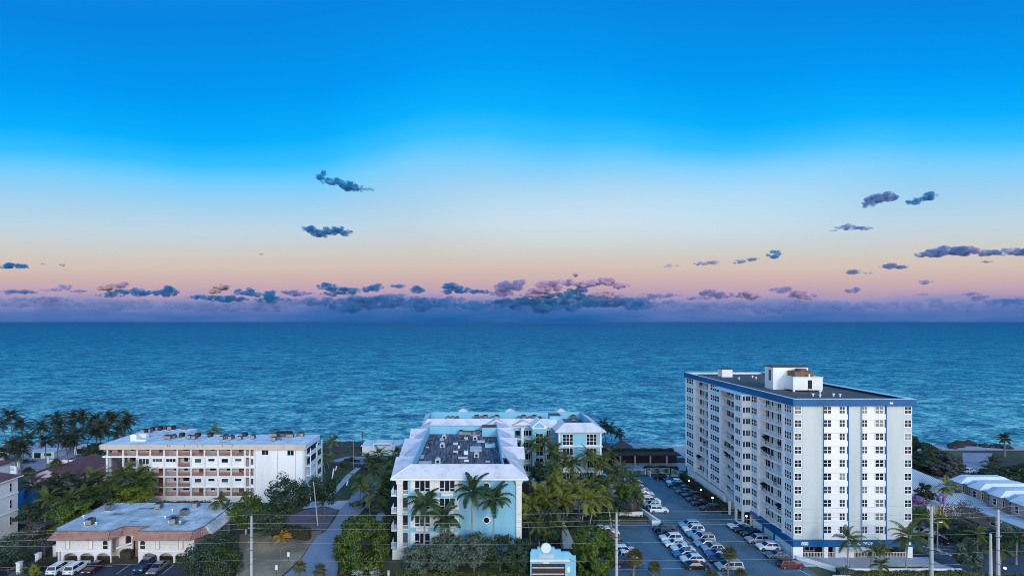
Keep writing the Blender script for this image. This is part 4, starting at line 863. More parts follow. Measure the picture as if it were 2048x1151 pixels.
MB().box(22.0, 25.3, 152.0, 156, WF, PZ + .9).build('stair_room', AQUA, Q); MB().box(21.9, 25.4, 151.9, 156.1, PZ + .9, PZ + 1.05).build('roof', ROOFD, Q)

# ================================================================== THE FOUR-STOREY WHITE BLOCK WITH OPEN GALLERIES
G = thing('gallery_block', 'long white four-storey block with open rust-railed galleries and a blank white end wall', 'apartment block', (-73, 138, 0))
GX0, GX1, GY = -99.6, -46.0, 133.0
GZ = [12.37, 9.5, 7.08, 4.27, 1.78]                       # gallery floors from the top down
GH = [14.15, 12.1, 9.25, 6.83, 4.02]                      # undersides above them
def gx(zx): return (180 + zx / 4.267 - CX) * .133
G_main = MB(); G_main.box(gx(285), gx(1410), GY + 1.6, GY + 11, 0, 14.15); G_main.box(GX0 + 1.2, gx(285), GY + 1.6, GY + 11, 12.6, 14.15); G_main.build('wall', BEIGE, G)
MB().box(gx(1412), GX1, GY, GY + 11.2, 0, 14.15).build('wall', WHITE, G)
for zx in (1600, 1755): MB().box(gx(zx) - .09, gx(zx) + .09, GY - .06, GY - .004, 0, 14.1).build('wall_joint', ACL, G)
for zx, zz in ((1495, 13.5), (1712, 13.4)): window(G, gx(zx), GY, zz - .2, 1.75, 1.25 if zx < 1600 else 1.4, 2, 1, 'front', GLASS)
MB().box(gx(1815), gx(1828), GY - .12, GY - .004, 0, 14.1).build('trim_strip', TSIDE, G)
rf = MB(); rf.box(GX0 - .4, GX1 + .4, GY - .5, GY + 11.4, 14.85, 15.4); rf.box(GX0 - .4, -85.6, GY + 11.4, 152.4, 14.85, 15.4); roofG = sub(rf.build('roof', ROOFW, G))
fs = MB(); fs.box(GX0 - .5, GX1 + .5, GY - .6, GY - .5, 14.15, 15.47); fs.box(GX0 - .5, GX0 - .4, GY - .5, 152.5, 14.15, 15.47); fs.build('fascia', TANF, G)
fe = MB(); fe.box(GX1 + .4, GX1 + .5, GY - .5, GY + 11.5, 14.15, 15.47); fe.box(-85.6, GX1 + .5, GY + 11.4, GY + 11.5, 14.6, 15.47); fe.box(-85.6, -85.5, GY + 11.5, 152.5, 14.15, 15.47); fe.box(GX0 - .4, -85.6, 152.4, 152.5, 14.15, 15.47); fe.build('fascia', TSIDE, G)
MB().box(-98.5, -86.5, 144.1, 152, 0, 14.8).build('wall', BEIGE, G)
for zx in (670, 690, 815, 925, 965, 1140, 1220): MB().tube([(gx(zx), GY - .65, 14.9), (gx(zx) + .15, GY - .66, 15.5)], .05, 4).build('downpipe', ACG, G)
cols = [152, 285, 405, 518, 635, 748, 865, 980, 1095, 1208, 1325, 1365, 1405]
for i, (z0, z1) in enumerate(zip(GZ, GH)):
    xa = GX0 if i == 0 else gx(285)
    sl_ = sub(MB().box(xa, gx(1411), GY - .25, GY + 1.58, z0 - .35, z0).build('gallery_floor', WHITE, G))
    solid = i in (1, 3)
    for c in cols:
        if i and c < 285: continue
        if i >= 2 and c < 285: continue
        MB().box(gx(c) - .22, gx(c) + .22, GY - .18, GY + .2, z0, z1 + (0 if i == 0 else .02)).build('column', CREAM, G)
    # which bays are open galleries, which are closed by a wall with a window
    for a, b in zip(cols, cols[1:]):
        if i and a < 285: continue
        k = cols.index(a); x0, x1 = gx(a) + .22, gx(b) - .22; xm = (x0 + x1) / 2; w = x1 - x0
        opened = (not solid) or (i == 1 and a in (285, 748)) or (i == 3 and a in (285, 405, 518, 635, 748)) or a in (1325,)
        if opened:
            if a != 1325 or i in (0, 2, 4): link('railing', railing_mesh(w, 1.0, RUST, .22, .05), sl_, (x0, GY - .1, z0))
            p = MB().box(x0, x1, GY - .06, GY - .03, z0 + .12, z0 + .75).build('railing_panel', RUST, sl_) if a != 1325 and k % 3 != 1 else None
            if a >= 1325: MB().box(x0 + .1, x1 - .1, GY + 1.2, GY + 1.58, z0, z1 - .1).build('door', DOORR if k % 2 else DARK, G)
            elif k % 3 == 0: MB().box(xm - .55, xm + .5, GY + 1.52, GY + 1.6, z0, z0 + 2.05).build('door', DOORR, G); 
            if a < 1325 and a > 152: window(G, xm + (.95 if k % 3 == 0 else .45 * (-1) ** k), GY + 1.6, z0 + 1.45, .9 if k % 3 == 0 else rnd.choice([1.2, 1.7]), 1.05, 1, 1, 'front', GLASS)
        else:
            MB().box(x0, x1, GY - .02, GY + .18, z0, z1).build('wall_panel', WHITE, G)
            ww, hh = ((2.7, 1.5) if a == 405 and i == 1 else (2.6, .85) if a in (518, 635) else (1.75, 1.05) if k % 2 == 0 else (1.75, .72)) if a < 1325 else (.7, 1.6)
            window(G, xm, GY - .02, z1 - .45 - hh / 2, ww, hh, 3 if ww > 2 else 1, 1, 'front', rnd.choice([GLASS, GLASSG]), fr=.08)
    if i: MB().box(gx(285), gx(1411), GY - .22, GY - .03, z1 - .02, z1 + .24).build('beam', WHITE, G)
MB().box(GX0, gx(285), GY - .5, GY + 3, 9.5 + 2.55, 12.0).build('beam', WHITE, G)
for zx in (128, 152): MB().box(gx(zx) - .25, gx(zx) + .25, GY - .4 + (zx == 128) * 2.2, GY + .1 + (zx == 128) * 2.2, 0, 12.0).build('column', WHITE, G)
for zx in (210, 290): MB().box(gx(zx) - .2, gx(zx) + .2, GY + 6, GY + 6.4, 0, 12.5).build('column', GALV, G)
MB().box(gx(285), gx(1411), GY - .2, GY + 1.55, 0, 1.42).build('base_wall', WHITE2, G)
for zx, w in ((560, 3.3), (1150, 3.0)): MB().box(gx(zx) - w / 2, gx(zx) + w / 2, GY - .25, GY - .21, .15, 1.3).build('garage_door', ACL, G)
# its seaward-lit end: dark open stair side with slabs
for z in (12.3, 9.4, 6.9, 4.2, 1.7):
    s = sub(MB().box(GX1 + .02, GX1 + 1.3, GY + 1, GY + 11, z - .25, z).build('walkway', WHITE, G)); railing(s, (GX1 + 1.25, GY + 11), (GX1 + 1.25, GY + 1), z, 1.0, TSIDE, .4, .05)
for z in (13.2, 10.4): MB().box(GX1 + .005, GX1 + .02, GY + 2, GY + 10, z - 1, z + .7).build('opening', DARK, G)
for y in (GY + 1.1, GY + 6, GY + 10.9): MB().box(GX1 + 1.1, GX1 + 1.35, y - .12, y + .12, 0, 14.1).build('column', TSIDE, G)
# rooftop machines
def onG(zx, zy): return gp(330 + zx / 6.606, 850 + zy / 6.606, 15.4)
for i, (zx, zy) in enumerate(((20, 180), (62, 185), (92, 178), (120, 172), (325, 180), (385, 185), (755, 190), (785, 182), (805, 176), (865, 190), (885, 182), (990, 190), (1165, 178), (1410, 150), (1460, 152), (1445, 205), (1505, 195), (1550, 158), (1630, 160), (1675, 160), (1770, 148), (1810, 148))):
    x, y = onG(zx, zy); condenser(x, y, 15.4, f'grey condenser on the white block roof, {ORD[i + 1]} along the roof from its seaward wing', 'condensers on the white block roof', 1.15)
for i, (zx, zy) in enumerate(((225, 152), (435, 152), (600, 152), (1055, 148), (1535, 116), (1580, 112), (1640, 116), (1685, 114))):
    x, y = onG(zx, zy); condenser(x, min(y, 143.5), 15.4, f'dark condenser along the rear edge of the white block roof, {ORD[i + 1]} from the wing', 'condensers on the rear edge of the white block', 1.2, RUBBER)
def onG2(zx, zy): return gp(180 + zx / 4.267, 830 + zy / 4.267, 15.4)
for i, (zx, zy) in enumerate(((458, 152), (485, 150), (510, 148), (545, 132), (570, 130), (600, 128), (640, 122), (660, 122), (685, 124), (708, 122), (860, 100))):
    x, y = onG2(zx, zy); condenser(x, min(y, 151.5), 15.4, f'dark condenser on the seaward wing of the white block, {ORD[i + 1]} towards the sea', 'condensers on the seaward wing', 1.25, RUBBER if i % 2 else None)
for i, (zx, zy, w, h) in enumerate(((370, 218, 1.6, 1.7), (440, 195, 2.6, 1.2), (400, 190, 1.2, 1.0), (430, 222, 2.8, .5))):
    x, y = onG2(zx, zy); o = sub(MB().box(x - w / 2, x + w / 2, y, y + 1.2, 15.45, 15.4 + h).build('roof_unit', WHITE)); tag(o, f'white boxy unit near the landward corner of the gallery block roof, {ORD[i + 1]} of four', 'roof equipment', 'white units on the gallery block')
    q = MB().box(x - w / 2, x + w / 2, y + .1, y + 1.1, 15.4, 15.45).build('base', ACG); q.parent = o
for pts in (((-97, 140, 15.42), (-88, 146, 15.42)), ((-93, 137, 15.42), (-84, 137.4, 15.42)), ((-62, 138, 15.42), (-48, 138.2, 15.42))): MB().tube(pts, .07, 4).build('pipe', ACG, roofG)

for k in range(13):
    x = GX0 + 2 + k * 4.1; MB().box(x, x + .12, GY - .3, GY + 11.2, 15.4, 15.42).build('roof_seam', ACL, roofG)
for x, y, w, l in ((-70, 135, 3, 1.2), (-58, 139, 2.2, 2.6), (-80, 140, 4, 1.6), (-93, 146, 2.5, 3), (-52, 135.5, 2, 1)): MB().box(x, x + w, y, y + l, 15.4, 15.412).build('roof_patch', ROOFG, roofG)

# ================================================================== THE ARCADED BUILDING IN FRONT
A = thing('arcade_building', 'low white building with terracotta mansard, grey flat roof and arched parking bays', 'building', (-70, 105, 0))
AX0, AX1, AY = -84.0, -56.5, 99.7
def ax(zx): return (100 + zx / 5.12 - CX) * .0997
def arch_panel(x0, x1, z0, z1, y, th, arches, n=12):
    """wall between z0 and z1 with round-headed openings (xc, half width, spring height, rise)"""
    mb = MB(); xs = []; cur = x0
    for xc, hw, zs, rise in sorted(arches):
        mb.box(cur, xc - hw, y, y + th, z0, z1)
        for i in range(n):
            a0 = PI - PI * i / n; a1 = PI - PI * (i + 1) / n
            p0 = (xc + hw * math.cos(a0), zs + rise * math.sin(a0)); p1 = (xc + hw * math.cos(a1), zs + rise * math.sin(a1))
            mb.hexa([(p0[0], y, p0[1]), (p1[0], y, p1[1]), (p1[0], y + th, p1[1]), (p0[0], y + th, p0[1])], [(p0[0], y, z1), (p1[0], y, z1), (p1[0], y + th, z1), (p0[0], y + th, z1)])
        cur = xc + hw
    mb.box(cur, x1, y, y + th, z0, z1); return mb
xa, xb, xc_, xd = AX0, ax(625), ax(905), AX1
for x0, x1, ars in ((xa + .9, xb, [(ax(210), 1.40, 1.0, .95), (ax(377), 1.45, 1.0, .95), (ax(545), 1.40, 1.0, .95)]), (xc_, xd, [(ax(1020), 1.40, 1.0, .95), (ax(1188), 1.4, 1.0, .95), (ax(1350), 1.4, 1.0, .95)])):
    arch_panel(x0, x1, 0, 2.24, AY, .3, ars).build('arcade_wall', CREAM, A)
    for c, hw, zs, rs in ars:
        MB().box(c - hw, c + hw, AY + 2.9, AY + 3.0, 0, 2.2).build('garage_wall', BEIGE, A)
    MB().box(x0 - (.9 if x0 < -80 else 0), x1, AY - .12, AY + .4, 2.245, 2.36).build('ledge', WHITE, A)
MB().box(xa, xb, AY - .02, AY + .35, 2.365, 5.0).build('wall', CREAM, A); MB().box(xc_, xd, AY - .02, AY + .35, 2.365, 5.0).build('wall', CREAM, A)
MB().box(xa, xa + .35, AY + .36, AY + 14.5, 0.0, 5.0).build('wall', CREAM, A); MB().box(xd - .35, xd, AY + .36, AY + 14.5, 0.0, 5.0).build('wall', TAN, A)
MB().box(xa + .36, xd - .36, AY + 3.01, AY + 14.5, 0, 5.2).build('wall', BEIGE, A)
for zx in (183, 418, 1103, 1342):
    f = sub(MB().box(ax(zx) - .5, ax(zx) + .5, AY - .09, AY - .021, 2.75, 4.7).build('window', TAN, A)); MB().box(ax(zx) - .36, ax(zx) + .36, AY - .12, AY - .091, 2.87, 4.58).build('shutter', WHITE2, f)
for zx in (570, 952):
    f = sub(MB().prism([(.6 * math.cos(PI * j / 10), 1.35 + .6 * math.sin(PI * j / 10)) for j in range(11)] + [(-.6, 0), (.6, 0)], 0, .08).build('window', WHITE2, A)); f.rotation_euler = (PI / 2, 0, 0); f.location = Vector((ax(zx), AY - .021, 2.7)) - base_of(A)
    g = MB().prism([(.47 * math.cos(PI * j / 10), 1.35 + .47 * math.sin(PI * j / 10)) for j in range(11)] + [(-.47, .1), (.47, .1)], .081, .1).build('pane', GLASSG if zx > 700 else GLASS); g.parent = f
    b = MB().box(-.5, .5, .8, .9, .1, .13).build('transom', WHITE2); b.parent = f
# entry court
arch_panel(xb, ax(770), 2.4, 5.0, AY + 2.2, .3, [(ax(723), .62, 3.9, .6)]).build('court_wall', CREAM, A)
arch_panel(xb, ax(770), 0, 2.39, AY + 2.2, .3, [(ax(715), .45, 1.3, .5)]).build('court_wall', CREAM, A)
arch_panel(ax(770), xc_, 0, 5.0, AY + 2.0, .3, [(ax(828), 1.08, 3.7, 1.0)]).build('court_wall', CREAM, A)
MB().box(ax(780), ax(880), AY + 2.7, AY + 2.95, 0, 4.9).build('feature_wall', TILER, A)
MB().box(xb, ax(770), AY + 2.6, AY + 2.9, 0, 5).build('court_back', DARK, A)
MB().hexa([(xb, AY + 1.4, 2.0), (ax(770), AY + 2.1, 2.9), (ax(770), AY + 2.2, 2.9), (xb, AY + 2.19, 2.0)], [(xb, AY + 1.4, 2.5), (ax(770), AY + 2.1, 3.25), (ax(770), AY + 2.2, 3.25), (xb, AY + 2.19, 2.5)]).build('stair_parapet', CREAM, A)
ln = MB(); ln.cyl(ax(828), AY + 1.7, 4.15, 4.7, .16, 8); ln.tube([(ax(828), AY + 1.7, 4.7), (ax(828), AY + 1.7, 5.0)], .03, 4); ln.build('lantern', WOODD, A)
# roof: flat deck with a tiled mansard hanging over the front
ar = sub(MB().prism([(AX0 + .2, AY - .25), (ax(625), AY - .25), (ax(690), AY + 1.9), (ax(950), AY + 1.9), (ax(912), AY - .25), (AX1 - .1, AY - .25), (AX1 + .9, AY + 2.2), (AX1 + .9, AY + 15.2), (AX0 - .9, AY + 15.2), (AX0 - .9, AY + 1)], 6.2, 6.45).build('roof', ROOFG, A))
for k in range(9):
    x = AX0 + 1.5 + k * 3.0; MB().box(x, x + .1, AY + 2.5, AY + 15, 6.45, 6.465).build('roof_seam', ACL, ar)
for x, y, w, l in ((-72.5, 104.0, 2.0, .5), (-66, 106, 3.2, 2.0), (-79, 107.5, 2.6, 1.2), (-62, 102.5, 1.6, 2.6), (-75.5, 111, 3.6, .9)): MB().box(x, x + w, y, y + l, 6.45, 6.46).build('roof_patch', mat('dark_roof_patch', (.20, .22, .23), .85, .2, .6), ar)
ed = MB()
path = [(AX0 - .9, AY + 15.2), (AX0 - .9, AY + 1), (AX0 + .2, AY - .25), (ax(625), AY - .25), (ax(690), AY + 1.9), (ax(950), AY + 1.9), (ax(912), AY - .25), (AX1 - .1, AY - .25), (AX1 + .9, AY + 2.2), (AX1 + .9, AY + 15.2)]
ed.tube([(x, y, 6.47) for x, y in path], .09, 5); ed.build('roof_edge', ACG, A)
def mansard(p, q, out_p, out_q):
    """tiled slope from the roof edge down to the eave, rows of tiles each proud of the one below"""
    s = sub(MB().hexa([(*out_p, 4.92), (*out_q, 4.92), (*q, 4.92), (*p, 4.92)], [(*out_p, 5.0), (*out_q, 5.0), (*q, 6.4), (*p, 6.4)]).build('mansard', TILER, A))
    d = Vector((q[0] - p[0], q[1] - p[1])); n = max(2, int(d.length / .34)); tb = MB()
    for i in range(n + 1):
        t = i / n; a = Vector(p).lerp(Vector(q), t); b = Vector(out_p).lerp(Vector(out_q), t); tb.tube([(a.x, a.y, 6.42), (b.x, b.y, 5.02)], .085, 4)
    stuff(tb.build('tile_ridge', TILER, s)); return s
mansard((AX0 + .2, AY - .25), (ax(625), AY - .25), (AX0 - .7, AY - 1.25), (ax(640), AY - 1.25)); mansard((ax(912), AY - .25), (AX1 - .1, AY - .25), (ax(885), AY - 1.25), (AX1 - .1, AY - 1.25))
mansard((ax(625), AY - .25), (ax(690), AY + 1.9), (ax(640), AY - 1.25), (ax(700), AY + 1.0)); mansard((ax(690), AY + 1.9), (ax(950), AY + 1.9), (ax(700), AY + 1.0), (ax(885), AY + 1.0)); mansard((AX1 - .1, AY - .25), (AX1 + .9, AY + 2.2), (AX1 - .1, AY - 1.25), (AX1 + 1.8, AY + 1.6))
MB().hexa([(AX1 + .95, AY + 2.2, 4.9), (AX1 + 2.6, AY + 2.2, 4.9), (AX1 + 2.6, AY + 15, 4.9), (AX1 + .95, AY + 15, 4.9)], [(AX1 + .95, AY + 2.2, 6.4), (AX1 + 1.3, AY + 2.2, 6.4), (AX1 + 1.3, AY + 15, 6.4), (AX1 + .95, AY + 15, 6.4)]).build('mansard', ROOFG, A)
for i, (zx, zy) in enumerate(((610, 200), (1115, 185), (1492, 172), (1378, 252), (415, 350), (1268, 342))):
    x, y = gp(100 + zx / 5.12, 980 + zy / 5.12, 6.45)
    condenser(x, y, 6.45, f'dark condenser on the arcade building grey roof, {["at the rear landward corner", "at the rear middle", "at the rear corner by the palm", "in front of the palm corner", "near the front between white vents", "near the front over the second wing"][i]}', 'condensers on the arcade roof', 1.35)
for i, (zx, zy) in enumerate(((355, 350), (473, 350), (1218, 338), (1332, 338), (345, 280), (1180, 285), (1254, 212))):
    x, y = gp(100 + zx / 5.12, 980 + zy / 5.12, 6.45); v = MB(); v.cyl(x, y, 6.45, 6.9, .12, 8); v.hexa([(x - .25, y - .25, 6.9), (x + .25, y - .25, 6.9), (x + .25, y + .25, 6.9), (x - .25, y + .25, 6.9)], [(x - .1, y - .1, 7.05), (x + .1, y - .1, 7.05), (x + .1, y + .1, 7.05), (x - .1, y + .1, 7.05)])
    tag(v.build('roof_vent', WHITE), f'small white vent on the arcade roof, {["beside the near condenser, landward", "beside the near condenser, roadward", "beside the wing condenser, landward", "beside the wing condenser, roadward", "alone near the landward edge", "alone in the middle", "flat one near the rear"][i]}', 'roof vent', 'vents on the arcade roof')
for i in range(5):
    x, y = -87.5 + i * .45, 95.5 + i * 3.6
    pp = thing('gate_pillar', f'cream pillar with a cap beside the alley hedge, {ORD[i + 1]} away from the parked cars', 'pillar', (x, y, 0), 0, 'pillars along the alley')
    MB().box(x - .35, x + .35, y - .35, y + .35, 0, 2.1).build('shaft', WHITE2, pp); MB().box(x - .42, x + .42, y - .42, y + .42, 2.1, 2.25).build('cap', WHITE2, pp)

# ================================================================== SMALLER HOUSES
def house(name, label, cat, x0, x1, y0, y1, zw, zr, wallm, roofm, hip=True, axis='x', over=.6, wins=(), base=0.0, rib=False):
    t = thing(name, label, cat, ((x0 + x1) / 2, (y0 + y1) / 2, base))
    MB().box(x0, x1, y0, y1, base, zw).build('wall', wallm, t)
    a, b, c, d = x0 - over, x1 + over, y0 - over, y1 + over; xm, ym = (a + b) / 2, (c + d) / 2; hw = min(b - a, d - c) / 2
    if axis == 'x':
        i = hw if hip else 0; r0, r1 = (a + i, ym, zr), (b - i, ym, zr)
        fs = [[(a, c, zw), (b, c, zw), r1, r0], [(b, d, zw), (a, d, zw), r0, r1]]; es = [[(b, c, zw), (b, d, zw), r1], [(a, d, zw), (a, c, zw), r0]]
    else:
        i = hw if hip else 0; r0, r1 = (xm, c + i, zr), (xm, d - i, zr)
        fs = [[(b, c, zw), (b, d, zw), r1, r0], [(a, d, zw), (a, c, zw), r0, r1]]; es = [[(a, c, zw), (b, c, zw), r0], [(b, d, zw), (a, d, zw), r1]]
    rb = MB()
    for f in fs: rb.face(f)
    if hip:
        for f in es: rb.face(f)
    rb.box(a, b, c, d, zw - .15, zw - .004)
    r = sub(rb.build('roof', roofm, t))
    if not hip:
        for f in es: MB().face([(p[0], p[1] + (.3 if p[1] < ym else -.3) if axis == 'y' else p[1], p[2]) for p in f]).build('gable', wallm, t)
    if rib:
        sm_ = MB()
        for f in fs + (es if hip else []):
            n = int((Vector(f[1]) - Vector(f[0])).length / .5)
            for k in range(1, n):
                p = Vector(f[0]).lerp(Vector(f[1]), k / n)
                top0, top1 = (Vector(f[3]), Vector(f[2])) if len(f) == 4 else (Vector(f[2]), Vector(f[2]))
                e = (Vector(f[1]) - Vector(f[0])).normalized(); u = (p - Vector(f[0])).dot(e); L = (Vector(f[1]) - Vector(f[0])).length
                u0 = (top0 - Vector(f[0])).dot(e); u1 = (top1 - Vector(f[0])).dot(e)
                up = ((top0 - Vector(f[0])) - e * u0)
                s = 1.0 if u0 <= u <= u1 else (u / u0 if u < u0 else (L - u) / (L - u1))
                q = p + up * s; sm_.tube([p + Vector((0, 0, .03)), q + Vector((0, 0, .03))], .07, 4, cap=False)
        stuff(sm_.build('seam', mat('roof_seam_' + roofm.name, tuple(x * .55 for x in {'pale_metal_roof': (.45, .55, .64)}.get(roofm.name, (.03, .19, .52))), .5, .05, .5), r))
    for (wx, wy, wz, ww, wh, fc) in wins: window(t, wx, wy, wz, ww, wh, 2 if ww > 1 else 1, 1, fc, GLASS)
    return t
# white four-storey block cut by the picture's edge
L = thing('white_apartment_house', 'white four-storey house with slit windows and red tile roof edge, cut by the picture edge', 'apartment house', (-112, 110, 0))
MB().box(-122, -104.8, 96, 114, 0, 12.9).build('wall', WHITE2, L)
for z in (9.1, 5.2): MB().box(-122, -104.65, 95.9, 114.1, z, z + .22).build('cornice', WHITE, L)
for k in range(4):
    for y in (99, 102.5, 106.2, 108.6, 112.2): window(L, -104.8, y, 10.9 - 3.75 * k, .62, 1.9, 1, 2, 'east', GLASS)
rr = MB(); rr.hexa([(-122, 95, 12.9), (-104.2, 95, 12.9), (-104.2, 114.6, 12.9), (-122, 114.6, 12.9)], [(-122, 99, 15.2), (-108.5, 99, 15.2), (-108.5, 110.5, 15.2), (-122, 110.5, 15.2)]); rr.build('roof', REDROOF, L)
MB().box(-122, -104.1, 94.9, 114.7, 12.7, 12.895).build('soffit', WHITE, L)
house('beach_house', 'small white house with a red hipped roof behind the edge block', 'house', -136, -125.2, 126, 134, 10.6, 12.4, WHITE2, REDROOF, True, 'x', .6, ())
PH = house('pink_house', 'pink bungalow with a long red-brown gabled roof among palms', 'house', -126.5, -115, 141, 157, 4.2, 6.6, PINK, REDROOF, False, 'y', .8, ((-123.5, 141, 2.2, 1.6, 1.4, 'front'), (-118, 141, 2.2, 1.6, 1.4, 'front'), (-115, 147, 2.2, 1.8, 1.4, 'east')))
house('pink_house_wing', 'pink side wing with red-brown hipped roof beside the pink bungalow', 'house', -114.2, -104.5, 146, 158, 3.6, 6.2, PINK, REDROOF, True, 'y', .8, ((-104.5, 150, 1.9, 1.8, 1.4, 'east'), (-104.5, 154, 1.9, 1.2, 1.4, 'east')))
BH = house('blue_roofed_house', 'low white house with a bright blue hipped roof under palms', 'house', -116, -108, 119, 128, 4.0, 6.6, WHITE2, BLUER, True, 'x', .9, ((-113.8, 119, 2.2, 1.8, 1.5, 'front'), (-110, 119, 2.2, 1.0, 1.5, 'front')), rib=True)
house('navy_house', 'dark navy house with white framed windows hidden behind palms', 'house', -107, -94.5, 121, 130, 4.6, 6.6, mat('navy_stucco', (.03, .07, .14), .8, .1, .4), mat('slate_roof', (.05, .07, .09), .8, .15, .5), True, 'x', .6, ((-98.5, 121, 2.4, .8, 1.9, 'front'), (-97, 121, 2.4, .8, 1.9, 'front'), (-95.8, 121, 2.4, .8, 1.9, 'front')))
for i, (x0, x1, y0, y1, h) in enumerate(((-196, -184, 178, 184, 2.2), (-174, -163, 171, 176, 1.9), (-157, -149, 176, 181, 2.2), (-146, -138, 181, 186, 2.4), (-181, -173, 164, 168, 1.8))):
    t = thing('beach_pavilion', f'low white flat-roofed pavilion in the sandy yard by the beach, {ORD[i + 1]} of five', 'pavilion', ((x0 + x1) / 2, y0, 0), 0, 'white pavilions behind the beach')
    MB().box(x0, x1, y0, y1, 0, h).build('wall', WHITE, t); MB().box(x0 - .5, x1 + .5, y0 - .5, y1 + .5, h, h + .25).build('roof', ROOFW, t); MB().box(x0 + 1, x0 + 3.2, y0 - .05, y0 - .004, .1, h - .3).build('door', DARK, t); MB().box(x0 + 4.5, x1 - 1, y0 - .05, y0 - .004, .8, h - .4).build('window', GLASSG, t)
for i, (x0, x1, y) in enumerate(((-168, -150, 163), (-146, -130, 170), (-186, -173, 156), (-158, -146, 158))):
    w = sub(MB().box(x0, x1, y, y + .3, 0, 1.1).build('garden_wall', WHITE)); tag(w, f'white garden wall in the sandy yard by the beach, {ORD[i + 1]} of four', 'garden wall', 'white garden walls')
    for x in (x0, x1): q = MB().box(x - .4, x + .4, y - .15, y + .45, 0, 2.3).build('pillar', WHITE); q.parent = w
S = thing('beach_club', 'pale modern beach house with a framed upper window behind the aqua building', 'house', (-36, 188, 0))
MB().box(-41.5, -28, 180, 188, 0, 3.2).build('wall', WHITE2, S); fr = MB(); fr.box(-37.6, -30.6, 179.6, 179.98, 4.0, 4.4); fr.box(-37.6, -37.1, 179.6, 179.98, 0, 4.0); fr.box(-31.1, -30.6, 179.6, 179.98, 0, 4.0); fr.build('frame', WHITE, S); MB().box(-42, -27.6, 179.7, 188.4, 3.2, 3.5).build('roof', ROOFW, S)
MB().box(-37, -31.2, 181, 186, 3.5, 4.3).build('upper_room', WHITE2, S)
for x in (-36.8, -33.6): MB().box(x, x + 2.2, 180.9, 180.99, 3.6, 4.1).build('window', GLASS, S)
# right-hand houses
house('metal_roofed_house', 'house with a pale standing-seam hipped roof beside the tower', 'house', 112, 125.5, 131.5, 145, 4.4, 8.0, CREAM, METR, True, 'x', .8, ((124, 131, 2.2, 1.8, 1.5, 'front'),), rib=True)
house('metal_roofed_porch', 'lower pale standing-seam roof wing in front of the metal-roofed house', 'house', 111, 127, 123.5, 130.8, 2.8, 4.5, CREAM, METR, True, 'x', .5, (), rib=True)
TH = thing('townhouses', 'tan terrace of stepped townhouses with pale flat hipped roofs', 'townhouses', (132, 120, 0))
for k in range(10):
    y0 = 106.5 + k * 2.62; out = k % 2; x0 = 125.6 + k * .16 - 1.3 * out
    w = sub(MB().box(x0, x0 + 14, y0, y0 + 2.6, 0, 5.9 + .25 * out).build('house_wall', TAN, TH))
    window(w, x0, y0 + 1.3, 4.6, .8, 1.6, 1, 2, 'west', GLASS)
    if out: window(w, x0 + .65, y0, 4.5, .5, 1.5, 1, 2, 'front', GLASS)
    z = 5.9 + .25 * out
    r = MB(); r.hexa([(x0 - .6, y0 - .5 * out, z), (x0 + 14.3, y0 - .5 * out, z), (x0 + 14.3, y0 + 2.61, z), (x0 - .6, y0 + 2.61, z)], [(x0 + 2.2, y0 + .7 * out, z + 1.0 + .3 * out), (x0 + 12, y0 + .7 * out, z + 1.0 + .3 * out), (x0 + 12, y0 + 2.5, z + 1.0 + .3 * out), (x0 + 2.2, y0 + 2.5, z + 1.0 + .3 * out)]); r.build('roof', ROOFW if out else METR, TH)
cw = thing('covered_walk', 'long pale flat-roofed garage row in front of the tan townhouses', 'garage row', (121, 118, 0))
MB().box(119.6, 123.6, 98, 129, 0, 2.8).build('wall', TAN, cw); MB().box(119.0, 124.4, 97.5, 129.6, 2.8, 3.05).build('roof', METR, cw)
for i, y in enumerate((103, 108.5, 111.5, 116, 121)): window(cw, 119.6, y, 1.6, 1.0, 1.5, 1, 2, 'west', GLASS)
# gatehouse in front of the aqua building
gh = thing('gatehouse', 'aqua gatehouse with a stepped parapet, white medallion and dark roller door', 'gatehouse', (14, 94.5, 0))
def ghx(zx): return (1000 + zx / 6.827 - CX) * .094
def ghz(zy): return CH - (1000 + zy / 6.827 - CY) * .094
gm = MB(); gm.box(ghx(415), ghx(945), 94, 94.5, ghz(860), ghz(705)); gm.box(ghx(430), ghx(830), 94, 94.5, ghz(704.9), ghz(672)); gm.box(ghx(512), ghx(745), 94, 94.5, ghz(671.9), ghz(642)); gm.box(ghx(415), ghx(430), 94, 94.5, 0, ghz(860)); gm.box(ghx(890), ghx(945), 94, 94.5, 0, ghz(860)); gm.box(ghx(945), ghx(1040), 94.2, 94.6, 0, ghz(760)); gm.box(ghx(440), ghx(930), 94.5, 98, 0, ghz(850)); gm.build('wall', AQUA, gh)
md = MB().cyl(0, 0, 0, .16, .88, 24).build('medallion', WHITE, gh); md.rotation_euler = (PI / 2, 0, 0); md.location = Vector((ghx(628), 94.0, ghz(645))) - base_of(gh)
rg = MB(); rg.tube([(ghx(628) + .92 * math.cos(i * PI / 12), 93.9, ghz(645) + .92 * math.sin(i * PI / 12)) for i in range(25)], .09, 5); rg.build('medallion_rim', TSIDE, gh)
MB().box(ghx(525), ghx(742), 93.93, 94, ghz(785), ghz(733)).build('plaque', ACL, gh); MB().box(ghx(590), ghx(670), 93.93, 94, ghz(856), ghz(834)).build('number_plate', WHITE, gh)
cn = MB(); cn.box(ghx(410), ghx(950), 93.7, 93.999, ghz(825), ghz(800)); cn.build('cornice', WHITE, gh)
MB().box(ghx(430), ghx(890), 94.0, 94.2, 0, ghz(866)).build('roller_door', WOODD, gh)
for zy in (915, 1000): MB().box(ghx(440), ghx(875), 93.94, 94, ghz(zy + 6), ghz(zy - 5)).build('door_rail', WHITE, gh)
MB().box(ghx(918), ghx(958), 93.9, 93.999, ghz(975), ghz(900)).build('notice_board', WHITE, gh)
